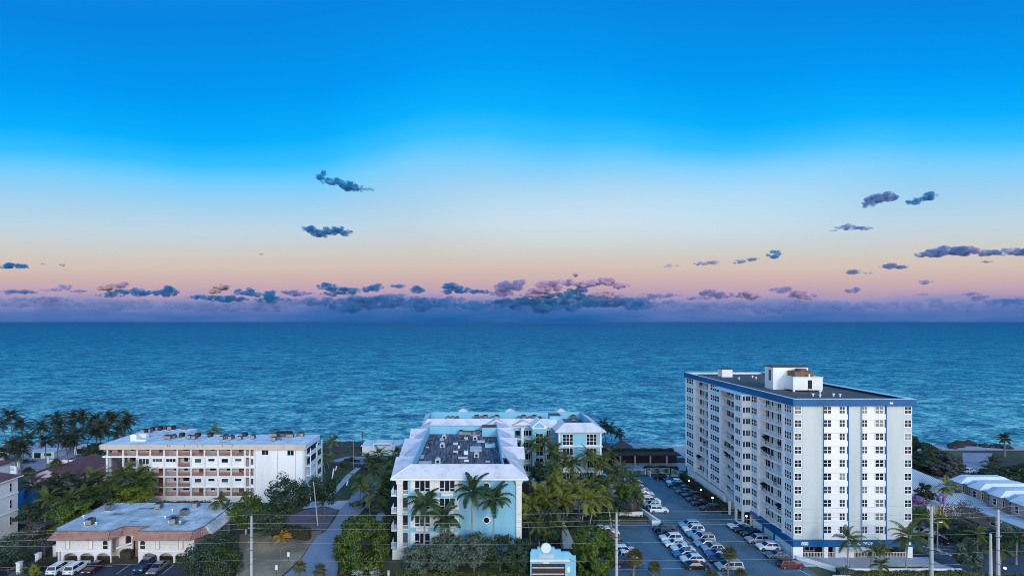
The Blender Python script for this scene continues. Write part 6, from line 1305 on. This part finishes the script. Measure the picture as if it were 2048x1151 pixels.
def fronds(kind):
    if kind not in FR:
        L, leaf, M, nl = {'coco': (4.3, .95, L_PALM, 20), 'olive': (4.3, .95, L_PALMY, 20), 'dark': (4.3, .95, L_PALMD, 18), 'royal': (4.1, 1.0, L_ROYAL, 24), 'gold': (2.6, .6, L_GOLD, 16), 'areca': (2.4, .6, L_PALM, 14), 'date': (3.4, .6, L_PALMD, 22)}[kind]
        sp = [(rad(72), rad(80)), (rad(48), rad(95)), (rad(22), rad(85)), (rad(-5), rad(60)), (rad(-35), rad(35))]
        if kind == 'royal': sp = [(rad(75), rad(70)), (rad(50), rad(110)), (rad(25), rad(105)), (rad(5), rad(85)), (rad(0), rad(85))]
        FR[kind] = [frond_mesh(L * (1 - .04 * i), a, b, nl, leaf, M, .11 if kind == 'royal' else .095, .45 if kind != 'royal' else .55, i, .25) for i, (a, b) in enumerate(sp)]
    return FR[kind]
def fan_mesh(M, r=.75, pet=.9, a0=.6, seed=0):
    """a palmetto leaf: stalk and a folded fan of blades"""
    Q = []; d = np.array([math.cos(a0), 0, math.sin(a0)]); p = d * pet; s = np.array([0, .025, 0]); Q.append([-s, p - s, p + s, s]); n = 13
    for i in range(n):
        a = rad(-125 + 250 * i / (n - 1)); side = np.array([0, math.sin(a), 0]); dr = d * math.cos(a) + side + np.array([0, 0, -.18]); dr /= np.linalg.norm(dr); l = r * (.75 + .25 * math.cos(a)); w = np.cross(dr, np.array([-d[2], 0, d[0]])) * .085
        e = p + dr * l * .6; e2 = p + dr * l + np.array([0, 0, -.22 * r]); Q.append([p - w * .3, p + w * .3, e + w, e - w]); Q.append([e - w, e + w, e2 + w * .1, e2 - w * .1])
    return quads('frond', np.array(Q), M)
def crown_set(kind, n, seed):
    """[(frond mesh index, azimuth, roll)] for one palm"""
    rr = random.Random(seed); out = []; g = 2.39996
    for i in range(n):
        u = i / max(1, n - 1); k = min(4, int(u * 4.99)) if kind != 'royal' else min(4, int(u * 4.99))
        if kind not in ('royal', 'gold') and rr.random() < .10: continue
        az = i * g + rr.uniform(-.3, .3); az -= .38 * math.sin(az - .2)          # the sea breeze combs the fronds one way
        out.append((k, az, rr.uniform(-.45, .45), rr.uniform(.72, 1.18)))
    return out
def far_crown(kind, seed, n):
    key = ('far', kind, seed)
    if key not in CM:
        ms = fronds(kind); allq = []
        for k, az, roll, s in crown_set(kind, n, seed):
            me = ms[k]; v = np.empty(len(me.vertices) * 3); me.vertices.foreach_get('co', v); v = v.reshape(-1, 3) * s; R_ = np.array((Matrix.Rotation(az, 3, 'Z') @ Matrix.Rotation(roll, 3, 'X'))); allq.append((v @ R_.T).reshape(-1, 4, 3))
        CM[key] = quads('crown', np.concatenate(allq), ms[0].materials[0])
    return CM[key]
def palm(x, y, h, kind, label, group, near, lean=(0, 0), s=1.0, n=18, tr=.15, seed=None, shaft=False, pale=False):
    seed = int(abs(x * 31 + y * 17)) if seed is None else seed
    name = {'royal': 'royal_palm', 'date': 'date_palm', 'fan': 'fan_palm', 'gold': 'golden_palm', 'areca': 'areca_palm'}.get(kind, 'coconut_palm')
    t = thing(name, label, 'palm tree', (x, y, 0), 0, group)
    lx, ly = lean; pts = [(x - lx * (1 - (k / 6) ** 1.6), y - ly * (1 - (k / 6) ** 1.6), h * k / 6) for k in range(7)]
    r0 = tr * (1.55 if not shaft else 1.5)
    MB().tube(pts, [r0 if k == 0 else tr * (1.12 - .05 * k) for k in range(7)], 7).build('trunk', TRUNKP if (shaft or pale) else TRUNK, t)
    if shaft: MB().tube([(x, y, h - .1), (x, y, h + 1.3)], [tr * .95, tr * .55], 8).build('crownshaft', SHAFT, t)
    top = Vector((0, 0, h + (1.2 if shaft else -.05)))
    if kind == 'fan':
        rr = random.Random(seed)
        if 'fan' not in FR: FR['fan'] = [fan_mesh(L_FAN, 1.0, 1.05, a, i) for i, a in enumerate((1.2, .75, .3, -.15, -.6))]
        for i in range(n):
            o = link('frond', FR['fan'][min(4, i * 5 // n)], t, top, 0, True); o.rotation_euler = (rr.uniform(-.2, .2), rr.uniform(-.25, .25), i * 2.39996); o.scale = (s,) * 3
        return t
    if near:
        ms = fronds(kind)
        for k, az, roll, sc_ in crown_set(kind, n + seed % 7 - 3 if kind in ('coco', 'olive', 'dark') else n, seed):
            o = link('frond', ms[k], t, top, 0, True); o.rotation_euler = (roll, 0, az); o.scale = (s * sc_,) * 3
    else:
        o = link('crown', far_crown(kind, seed % 4, n), t, top, random.Random(seed).uniform(0, 6.28), True); o.scale = (s,) * 3
    return t
def palms(items, where, group, near, size=(.9, 1.1), **k):
    """items: (px of crown, py of crown, distance[, kind]); named one by one in picture order"""
    it = sorted(items); n = len(it); hs = []
    for i, q in enumerate(it):
        px, py, d = q[:3]; kind = q[3] if len(q) > 3 else 'coco'; p = at(px, py, d); rr = random.Random(int(px * 7 + d))
        hs.append(p.z); adj = 'tall' if p.z > 11.5 else 'short' if p.z < 6.5 else 'mid-height'
        palm(p.x, d, p.z, kind, f'{adj} coconut palm {where}, {ORD[i + 1]} from the left', group, near,
             (rr.uniform(-1.4, 1.4), rr.uniform(-1, 1)), rr.uniform(*size) * k.get('s', 1), k.get('n', 18), pale=k.get('pale', False))
palms([(19, 832, 188, 'dark'), (43, 847, 184, 'dark'), (80, 853, 182, 'dark'), (113, 838, 184, 'dark'), (122, 850, 180, 'dark'), (148, 838, 189, 'dark'), (165, 833, 190, 'dark'), (190, 838, 190, 'dark'), (216, 832, 192, 'dark'), (231, 836, 191, 'dark'), (259, 838, 190, 'dark'), (247, 848, 187, 'dark'), (203, 850, 186, 'dark'), (6, 850, 190, 'dark'), (235, 862, 182, 'dark'), (180, 858, 182, 'dark')],
      'in the grove at the beach', 'palms in the beach grove', False, (.95, 1.2), n=30)
palms([(54, 880, 165, 'dark'), (26, 893, 162, 'dark'), (41, 897, 156, 'dark'), (90, 881, 165, 'dark'), (120, 868, 170, 'dark'), (128, 880, 164, 'dark'), (157, 868, 170, 'dark'), (145, 880, 164, 'dark'), (205, 858, 174, 'dark'), (190, 865, 172, 'dark'), (8, 905, 158, 'dark')],
      'in the sandy yard behind the pink bungalow', 'palms in the sandy yard', False, (.9, 1.1), n=28)
palms([(66, 968, 122, 'dark'), (88, 978, 118, 'dark'), (108, 972, 121, 'dark'), (128, 988, 117, 'dark'), (150, 967, 124, 'dark'), (172, 974, 122, 'dark'), (160, 992, 117), (198, 962, 126), (185, 985, 119), (222, 968, 125), (240, 957, 129), (262, 962, 127), (278, 972, 124), (210, 990, 119), (235, 985, 120), (95, 998, 114), (140, 1000, 113), (118, 960, 125), (185, 958, 127), (250, 945, 130), (292, 962, 126), (275, 950, 129)],
      'in the dark grove before the white block', 'palms before the white block', True, (.85, 1.05), n=22)
palms([(640, 912, 158), (666, 882, 178), (626, 930, 150), (428, 862, 172), (652, 918, 165)], 'around the white block seaward end', 'palms at the white block end', False, (.8, 1.0), n=20)
palms([(722, 968, 126), (758, 985, 119), (745, 940, 142), (772, 945, 138), (757, 908, 165), (790, 905, 168), (778, 925, 152), (740, 985, 122), (735, 918, 158), (765, 962, 130)], 'along the street beside the aqua building', 'palms along the street', True, (.85, 1.05), n=22)
palms([(1206, 848, 186, 'dark'), (1219, 857, 184, 'dark'), (1240, 866, 182, 'dark')], 'at the beach behind the seaward block', 'palms at the beach behind the aqua building', False, (.8, .95), n=20)
palms([(1062, 893, 142), (1088, 884, 143), (1108, 905, 138), (1125, 922, 134), (1175, 912, 139), (1148, 928, 133), (1195, 925, 140), (1222, 908, 150), (1100, 935, 130), (1245, 938, 146), (1262, 962, 138), (1240, 980, 132), (1268, 990, 128), (1228, 948, 142)],
      'in the court of the aqua building', 'palms in the aqua court', True, (.85, 1.05), n=22)
palms([(1072, 985, 116, 'olive'), (1098, 968, 121, 'olive'), (1120, 975, 118, 'olive'), (1095, 1000, 113, 'olive'), (1128, 998, 113, 'olive'), (1150, 985, 117, 'olive'), (1170, 1000, 113, 'olive'), (1190, 1002, 113, 'olive'), (1212, 996, 116, 'olive'), (1060, 1010, 110, 'olive'), (1112, 955, 124, 'olive'), (1140, 965, 122, 'olive'), (1180, 978, 120), (1205, 975, 122)],
      'in the olive group behind the gatehouse', 'olive palms behind the gatehouse', True, (.85, 1.05), n=22, pale=True)
palms([(1075, 1052, 104), (1100, 1058, 103), (1118, 1050, 106), (1055, 1040, 107)], 'low under the olive group by the gatehouse', 'low palms by the gatehouse', True, (.55, .7), n=16)
# front royal palms
for i, (px, py, d, s) in enumerate(((945, 985, 98, 1.15), (988, 1000, 98, 1.1), (850, 1008, 98.3, 1.12), (889, 1040, 98, 1.08))):
    p = at(px, py, d); palm(p.x, d, p.z - 1.3, 'royal', ['tall royal palm before the aqua wall, nearer the windows of the pair', 'tall royal palm before the aqua wall, nearer the corner pier', 'royal palm in front of the aqua building window column', 'lower royal palm with hanging fronds between window columns'][i], 'royal palms before the aqua wall', True, (0.2, 0), s, 18, .2, 11 + i, True)
# bottom row palms in front
for (px, py, d, kind, s, n, lab) in ((562, 1073, 95.5, 'gold', .8, 15, 'small golden-yellow palm alone in the bare lot'), (1697, 1078, 95.3, 'coco', .82, 18, 'tall coconut palm before the lettering on the tower'), (1818, 1072, 95.6, 'coco', .95, 20, 'leaning coconut palm at the tower terrace end'),
        (1746, 1100, 95.6, 'coco', .55, 18, 'low bushy palm on the tower terrace, first of a pair'), (1764, 1098, 95.9, 'coco', .55, 18, 'low bushy palm on the tower terrace, second of a pair'), (1762, 1128, 94.2, 'areca', .8, 14, 'small spiky palm in front of the terrace wall'),
        (1893, 973, 128, 'olive', .85, 18, 'yellowing palm before the metal-roofed house'), (1956, 1066, 104, 'olive', .62, 16, 'slim olive palm beside the kerb island'), (2006, 1098, 99, 'coco', .62, 16, 'olive palm beyond the leaning utility pole'), (2034, 1072, 99, 'royal', .7, 14, 'royal palm by the townhouse garage row at the edge'), (1965, 1092, 99, 'areca', .8, 12, 'small spiky palm beside the short cut-off pole'),
        (1985, 925, 165, 'dark', .9, 20, 'wide dark palm on the lawn by the groyne'), (1975, 938, 160, 'dark', .7, 20, 'second dark palm leaning on the lawn by the groyne'), (2040, 935, 150, 'dark', .9, 18, 'dark palm at the edge behind the townhouses'), (1876, 1035, 108, 'olive', .8, 18, 'olive palm beside the tall utility pole'), (1862, 1050, 107, 'coco', .6, 16, 'green palm over the cars at the tall pole'),
        (440, 1000, 112, 'areca', 1.1, 16, 'curly areca palm at the arcade roof corner'), (452, 1012, 111, 'areca', 1.0, 14, 'second areca palm at the arcade roof corner'), (488, 992, 116, 'areca', 1.0, 14, 'areca palm before the white block end wall'), (690, 1048, 104, 'coco', .35, 12, 'tiny palm beside the round clipped tree')):
    p = at(px, py, d); palm(p.x, d, max(p.z, .6), kind, lab, 'single palms', True, (.6 if kind == 'coco' and px > 1700 else .15, 0), s, n, .13 if kind not in ('areca', 'gold') else .09, None, False, px > 1600)
p = at(2009, 876, 178); palm(p.x, 178, p.z, 'date', 'tall date palm with straight trunk alone against the sea', 'single palms', True, (0, 0), .95, 30, .26)
for i, (px, py, d, s, n, lab) in enumerate(((1270, 1112, 94.5, .95, 42, 'round-headed fan palm beside the lower-lot utility pole'), (1309, 1133, 94, .72, 36, 'smaller leaning fan palm in the lower parking lot'), (1459, 1105, 94.6, .85, 30, 'slender fan palm in front of the silver minivan'), (1425, 1150, 93.5, .7, 30, 'low fan palm at the lot edge under the minivan'), (1482, 1149, 93.5, .75, 30, 'low fan palm beyond the minivan at the lot edge'), (600, 1132, 94, .75, 26, 'short fan palm at the road edge by the bare lot'), (640, 1139, 93.5, .75, 26, 'short pale fan palm in the road mouth'), (684, 1150, 93, .6, 20, 'low fan palm under the round clipped tree'), (112, 927, 144, 1.0, 40, 'round fan palm before the pink bungalow roof'), (56, 944, 138, .95, 36, 'round fan palm beside the pink gable'))):
    p = at(px, py, d); palm(p.x, d, max(p.z, .5), 'fan', lab, 'fan palms', True, (.3, 0), s, n, .17)
# ---- broadleaf trees, shrubs, hedges
def T3(name, lab, cat, px, py, d, rpx, rpy, M, key, ground=True, **k):
    """a crown centred on a photograph point at distance d, radii in photograph pixels"""
    x, y, z = at_tree(px, py, d); s = d / FPX; rx = rpx * s; rz = rpy * s
    return tree(name, lab, cat, x, y, z, rx, min(rx, 5.0), rz, z, M, key, **k)
T3('clipped_tree', 'big round clipped green tree at the road mouth', 'tree', 724, 1088, 96.5, 56, 56, L_MID, 'clip1', ncl=170, nleaf=17000, leaf=.24, cr=.2, fill=.86, group='clipped round trees')
T3('clipped_tree', 'clipped rounded green tree between gatehouse and utility pole', 'tree', 1186, 1102, 96, 42, 52, L_MID, 'clip2', ncl=140, nleaf=14000, leaf=.24, cr=.21, fill=.84, group='clipped round trees')
T3('bushy_tree', 'wide bushy tree with pale bare limbs beside the arcade parking', 'tree', 428, 1112, 96.5, 78, 46, L_DARK, 'bush1', ncl=70, nleaf=8000, leaf=.23, cr=.27, fill=.6)
T3('bushy_tree', 'yellow-green limb cluster at the front of the wide bushy tree', 'tree', 448, 1128, 94.5, 40, 34, L_YEL, 'bush1y', ncl=24, nleaf=1300, leaf=.2, cr=.22, fill=.5)
br = MB(); r_ = random.Random(9)
for i in range(11):
    p = at(440, 1160, 94); a = r_.uniform(-1.1, 1.1); l = r_.uniform(3, 5.2); br.tube([(p.x, 94, p.z), (p.x + l * .4 * math.sin(a), 93.6, p.z + l * .5), (p.x + l * math.sin(a), 93.4 + r_.uniform(-.6, .4), p.z + l * math.cos(a))], [.09, .06, .02], 5)
lt = thing('bare_shrub', 'pale leafless branches spreading at the foot of the wide bushy tree', 'shrub', (at(440, 1160, 94).x, 94, 0)); br.build('branch', mat('pale_bark', (.36, .34, .26), .85, .15, 2), lt)
T3('dark_tree', 'large dark glossy tree before the white block end wall', 'tree', 575, 990, 115, 62, 40, L_DARK, 'dark1', ncl=75, nleaf=8000, leaf=.25, cr=.27, fill=.55)
T3('dark_tree', 'dark tree at the lamp by the paved drive', 'tree', 648, 972, 122, 34, 36, L_DARK, 'dark2', ncl=45, nleaf=4500, leaf=.23, cr=.3, fill=.5)
T3('leafy_tree', 'yellowish leafy tree beside the arcade roof corner', 'tree', 492, 1020, 111, 36, 34, L_MID, 'leafy1', ncl=40, nleaf=4200, leaf=.23, cr=.3, fill=.5)
T3('leafy_tree', 'dark low tree between arcade roof and bare lot', 'tree', 540, 1038, 108, 42, 22, L_DARK, 'leafy2', ncl=40, nleaf=4200, leaf=.23, cr=.3, fill=.5)
T3('leafy_shrub', 'bright yellow-green shrub behind the arcade roof', 'shrub', 258, 994, 118, 46, 18, L_YEL, 'yel1', ncl=40, nleaf=4000, leaf=.24, cr=.3, fill=.5)
T3('green_tree', 'olive palm-like leafy tree above the yellow-green shrub', 'tree', 268, 968, 126, 34, 20, L_DARK, 'grn1', ncl=40, nleaf=4200, leaf=.25, cr=.3, fill=.5)
T3('green_tree', 'low green tree beside the arcade roof edge, upper one', 'tree', 160, 1020, 110, 34, 20, L_MID, 'grn2', ncl=34, nleaf=3400, leaf=.22, cr=.3, fill=.5)
T3('green_tree', 'low green tree beside the arcade roof edge, lower one', 'tree', 120, 1035, 107, 34, 22, L_MID, 'grn3', ncl=34, nleaf=3400, leaf=.22, cr=.3, fill=.5)
T3('green_tree', 'round tree beside the alley near the edge block', 'tree', 90, 1062, 103, 34, 26, L_DRY, 'grn4', ncl=34, nleaf=3600, leaf=.2, cr=.3, fill=.55)
T3('green_tree', 'grey-green tree below the edge block', 'tree', 34, 1092, 100, 40, 34, L_GREY, 'grn5', ncl=44, nleaf=4600, leaf=.2, cr=.3, fill=.55)
T3('green_tree', 'dark tree in the bottom corner by the alley', 'tree', 16, 1132, 96, 46, 28, L_DARK, 'grn6', ncl=40, nleaf=4200, leaf=.2, cr=.3, fill=.55)
T3('leafy_shrub', 'small yellow-green shrub at the alley mouth', 'shrub', 70, 1144, 95, 14, 16, L_YEL, 'yel2', ncl=16, nleaf=1100, leaf=.18, cr=.35, fill=.4, trunk=False)
T3('dark_tree', 'dark tree under the blue roof house eaves', 'tree', 60, 1022, 112, 28, 20, L_DARK, 'dark3', ncl=30, nleaf=3000, leaf=.22, cr=.3, fill=.5)
T3('dark_tree', 'dark sea-grape tree by the white block top corner', 'tree', 188, 900, 164, 18, 17, L_DARK, 'dark4', ncl=34, nleaf=3400, leaf=.32, cr=.3, fill=.5)
T3('green_tree', 'broad low green tree before the navy house', 'tree', 150, 1006, 114, 40, 13, L_DARK, 'grn7', ncl=34, nleaf=3400, leaf=.22, cr=.3, fill=.5)
T3('green_tree', 'tall leafy tree between dark grove and white block', 'tree', 205, 1000, 118, 30, 15, L_DARK, 'grn8', ncl=34, nleaf=3400, leaf=.22, cr=.3, fill=.5)
# the big hedge trees before the aqua building
for i, (px, py, rx, rz, M, d, lab) in enumerate(((838, 1118, 34, 30, L_GREY, 97, 'grey-green hedge tree beside the road corner of the aqua wall'), (892, 1106, 40, 38, L_GREY, 96.4, 'tall grey-green hedge tree under the lower royal palm'), (948, 1098, 40, 36, L_GREY, 96.2, 'tall grey-green hedge tree under the pair of royal palms'), (1000, 1102, 36, 36, L_DARK, 96.6, 'tall dark hedge tree under the corner royal palm'), (1040, 1112, 30, 34, L_DARK, 96.3, 'dark hedge tree beside the gatehouse'))):
    T3('hedge_tree', lab, 'hedge', px, py, d, rx, rz, M, f'hed{i}', ncl=60, nleaf=6500, leaf=.2, cr=.3, fill=.62, group='hedge trees before the aqua building')
T3('silver_shrub', 'silvery rounded bush at the foot of the clipped tree', 'shrub', 733, 1142, 93.4, 26, 15, L_SILVER, 'silv', ncl=30, nleaf=2600, leaf=.16, cr=.32, fill=.6, trunk=False)
T3('leaning_shrub', 'tall feathery shrub leaning beside the kerb island', 'shrub', 1938, 1110, 95.5, 23, 34, L_GREY, 'lean', ncl=40, nleaf=4200, leaf=.19, cr=.28, fill=.5, droop=.6)
T3('flowering_tree', 'mauve blossoming tree behind the tower corner', 'tree', 1836, 1000, 122, 17, 10, L_PINK, 'pnk1', ncl=26, nleaf=2400, leaf=.22, cr=.32, fill=.5)
T3('flowering_tree', 'mauve blossoming shrub beside the yellowing palm', 'shrub', 1884, 998, 122, 8, 11, L_PINK, 'pnk2', ncl=16, nleaf=1200, leaf=.22, cr=.34, fill=.45)
T3('dark_tree', 'dark spreading tree between the two mauve blossoms', 'tree', 1852, 985, 123, 18, 18, L_DARK, 'dk5', ncl=30, nleaf=2600, leaf=.24, cr=.3, fill=.5)
T3('dry_tree', 'grey bare-twigged tree before the townhouse garage row', 'tree', 1935, 1030, 112, 44, 28, L_DRY, 'dry1', ncl=44, nleaf=3200, leaf=.18, cr=.3, fill=.55)
T3('dark_tree', 'dark low tree in the shade of the garage row', 'tree', 1920, 1062, 109, 46, 20, L_DARK, 'dk6', ncl=40, nleaf=4200, leaf=.22, cr=.3, fill=.5)
T3('dark_tree', 'dark tree before the garage row at the picture edge', 'tree', 2010, 1080, 104, 40, 26, L_DARK, 'dk7', ncl=40, nleaf=4000, leaf=.22, cr=.3, fill=.5)
T3('dark_tree', 'dark tree behind the tower corner palm', 'tree', 1838, 1032, 112, 20, 22, L_MID, 'dk8', ncl=26, nleaf=2400, leaf=.22, cr=.3, fill=.5)
for i, (px, py, rx, rz, d, M, lab) in enumerate(((1842, 902, 30, 18, 172, L_DARK, 'green sea-grape clump touching the tower'), (1880, 915, 28, 16, 168, L_DRY, 'brownish tree clump in the beach grove beside the tower'), (1905, 928, 22, 18, 162, L_DRY, 'brown weeping tree at the end of the beach grove'), (1850, 925, 30, 14, 162, L_DARK, 'dark tree clump low in the beach grove by the tower'), (1828, 882, 8, 10, 178, L_DARK, 'small dark treetop peeping past the tower wall'), (1890, 940, 24, 14, 156, L_DRY, 'brown low clump before the mauve drive'), (2030, 945, 30, 16, 150, L_DARK, 'dark shrubbery behind the townhouse roofs'), (1990, 950, 34, 10, 150, L_DARK, 'low dark shrub on the lawn before the groyne'), (1962, 962, 24, 8, 144, L_MID, 'low green shrub behind the townhouse roof corner'))):
    T3('beach_tree', lab, 'tree', px, py, d, rx, rz, M, f'bt{i}', ncl=44, nleaf=4200, leaf=.34, cr=.3, fill=.5)
for i, (px, py, rx, rz, d, M, lab) in enumerate(((1262, 1010, 26, 16, 122, L_DRY, 'grey dry bush beside the white suv above the lower lot'), (1250, 985, 18, 20, 128, L_MID, 'green bush beneath the palms by the hidden cars'), (1225, 1010, 26, 16, 122, L_DARK, 'dark bush above the lower lot garden wall'), (1100, 1065, 30, 14, 104, L_DARK, 'dark shrubs behind the gatehouse roof'), (1150, 1042, 26, 16, 108, L_DARK, 'dark shrub beneath the olive palms'), (1075, 1030, 22, 20, 109, L_DARK, 'dark shrub beside the aqua wall corner'), (1205, 960, 18, 20, 134, L_DARK, 'dark shrub under the seaward block balconies'), (1110, 1010, 40, 22, 114, L_DARK, 'dark shrub mass amid the olive palms'), (1165, 960, 34, 18, 132, L_DARK, 'dark shrub mass under the court palms'), (1078, 945, 20, 24, 130, L_DARK, 'dark shrub filling the corner of the court'), (1200, 1025, 30, 14, 117, L_DARK, 'dark low shrub beside the garden wall'),
        (690, 926, 12, 6, 165, L_DARK, 'round dark bush beside the black pickup'), (760, 1012, 18, 12, 118, L_DARK, 'dark shrub between street palms and aqua balconies'), (775, 1060, 16, 30, 106, L_DARK, 'dark planting in the gap beside the aqua balconies'), (716, 1008, 16, 8, 126, L_GREY, 'grey-green agave-like shrub under the street palms'), (750, 925, 26, 12, 160, L_DARK, 'dark undergrowth below the street palms by the beach house'), (770, 975, 16, 16, 128, L_DARK, 'dark undergrowth along the aqua building side'))):
    T3('garden_shrub', lab, 'shrub', px, py, d, rx, rz, M, f'gs{i}', ncl=30, nleaf=2800, leaf=.24, cr=.32, fill=.45, trunk=False)
def hedge(label, x0, y0, x1, y1, wd, h, M, n, leaf=.17, z0=0.0):
    """clipped hedge: leafy skin over a dark twiggy core"""
    rs = np.random.RandomState(int(abs(x0 * 7 + y0 * 3)) + 1); d = np.array([x1 - x0, y1 - y0]); L = np.linalg.norm(d); d = d / L; nn = np.array([-d[1], d[0]])
    u = rs.uniform(0, L, n); k = rs.randint(0, 5, n); v = np.where(k == 0, -wd / 2, np.where(k == 1, wd / 2, rs.uniform(-wd / 2, wd / 2, n))); z = np.where(k >= 3, h, rs.uniform(.1, h, n)); z = np.where(k == 2, h, z) + rs.normal(0, .09, n) + .12 * np.sin(u * 1.3) ; v = v + rs.normal(0, .08, n)
    C = np.stack([x0 + d[0] * u + nn[0] * v, y0 + d[1] * u + nn[1] * v, z0 + z], 1); N_ = np.stack([nn[0] * np.sign(v) * (k < 2), nn[1] * np.sign(v) * (k < 2), (k >= 2) * 1.0], 1) + rs.normal(0, .45, (n, 3)); N_ /= np.linalg.norm(N_, axis=1, keepdims=True)
    t = thing('hedge', label, 'hedge', (x0, y0, z0), 0, 'clipped hedges'); link('foliage', quads('foliage', leaves(C, N_, leaf, rs), M), t, (0, 0, 0))
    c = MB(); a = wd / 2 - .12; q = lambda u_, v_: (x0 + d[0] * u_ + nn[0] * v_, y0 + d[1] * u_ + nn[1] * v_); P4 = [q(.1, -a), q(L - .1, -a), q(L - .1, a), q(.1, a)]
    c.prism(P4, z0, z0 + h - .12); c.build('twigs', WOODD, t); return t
hedge('long dark hedge between the parked cars and the tower', 62.6, 127, 62.6, 153, 1.9, 1.7, L_DARK, 2600, .22)
hedge('rounded end hedge at the tower columns', 61.2, 126.2, 63.4, 126.2, 1.9, 1.6, L_DARK, 500, .2)
hedge('low dark hedge along the top of the lower lot', 24.8, 120.4, 41.0, 120.4, 1.3, 1.1, L_DARK, 1500)
hedge('dark hedge behind the white rail fence at the lot end', 53.5, 160.0, 64, 160.0, 2.4, 1.6, L_DARK, 1300, .24)
hedge('dark hedge in front of the beach sand behind the pergola', 42, 173.5, 68, 173.5, 2.2, 3.9, L_DARK, 1800, .26)
hedge('green hedge behind the arcade roof before the galleries', -78.5, 123, -66.0, 123, 2.2, 3.6, L_MID, 1800, .2)
hedge('black-green hedge along the pavers of the bare lot', -46, 112.4, -37.0, 110.2, 1.5, 2.4, L_DARK, 1600, .19)
hedge('yellow-green low hedge at the bottom before the tower', 68, 93.2, 96, 93.2, 1.4, .95, L_YEL, 2600, .15)
hedge('mauve-dark low hedge before the terrace wall', 69.8, 94.3, 92, 94.3, .9, .95, L_DARK, 1800, .15)
hedge('yellow-green low hedge at the feet of the end poles', 90, 92.6, 106, 92.6, 1.6, 1.1, L_YEL, 1600, .15)
hedge('box-shaped hedge beside the terrace utility box', 67.6, 93.9, 70.1, 93.9, 1.3, 1.55, L_GREY, 700, .15)
hedge('yellow-green low hedge under the aqua hedge trees', -19, 93.6, 8, 93.6, 1.0, .75, L_YEL, 1500, .15)
hedge('dark hedge along the alley pillars', -85.2, 96.5, -84.9, 99.0, 1.4, 1.4, L_DARK, 500, .16)
hedge('dark hedge behind the arcade entrance planter', -72.2, 101.2, -69.8, 101.2, 1.2, 1.7, L_DARK, 420, .15)

# ================================================================== SMALL THINGS ON THE BALCONIES AND THE BEACH
for i in range(26):
    st = rnd.choice([(139.5, 147, .55), (122, 130.6, .6), (106, 113.4, .55)]); k = rnd.randrange(NF); y = rnd.uniform(st[0], st[1]); zf = WZ[k] - 1.33; x = XW + st[2]
    fl_ = 'lowest' if k > 7 else ORD[k + 1]
    col = {139.5: 'seaward balcony column', 122: 'middle balcony column', 106: 'road-side balcony column'}[st[0]]
    if i % 3:
        t = thing('balcony_table', f'dark patio table on the {col}, {fl_} floor, {ORD[i + 1]} piece', 'patio table', (x, y, zf), 0, 'balcony tables')
        MB().cyl(x, y, zf, zf + .7, .05, 6).build('pedestal', WOODD, t); MB().cyl(x, y, zf + .7, zf + .76, .5, 10).build('table_top', RUBBER, t)
        if i % 2: MB().tube([(x + .3, y + .4, zf + .76), (x + .3, y + .4, zf + 1.5), (x + .3, y + .4, zf + 1.85)], [.04, .9, .05], 8).build('umbrella', RUBBER, t)
    else:
        t = thing('potted_plant', f'dark potted plant on the {col}, {fl_} floor, {ORD[i + 1]} piece', 'potted plant', (x, y, zf), 0, 'balcony plants')
        MB().cyl(x, y, zf, zf + .4, .2, 8, 0, .26).build('pot', TILER, t); link('foliage', crown_mesh('pot', .45, .45, .6, 8, 220, .16, L_DARK, 5), t, (0, 0, .9), 0, True)
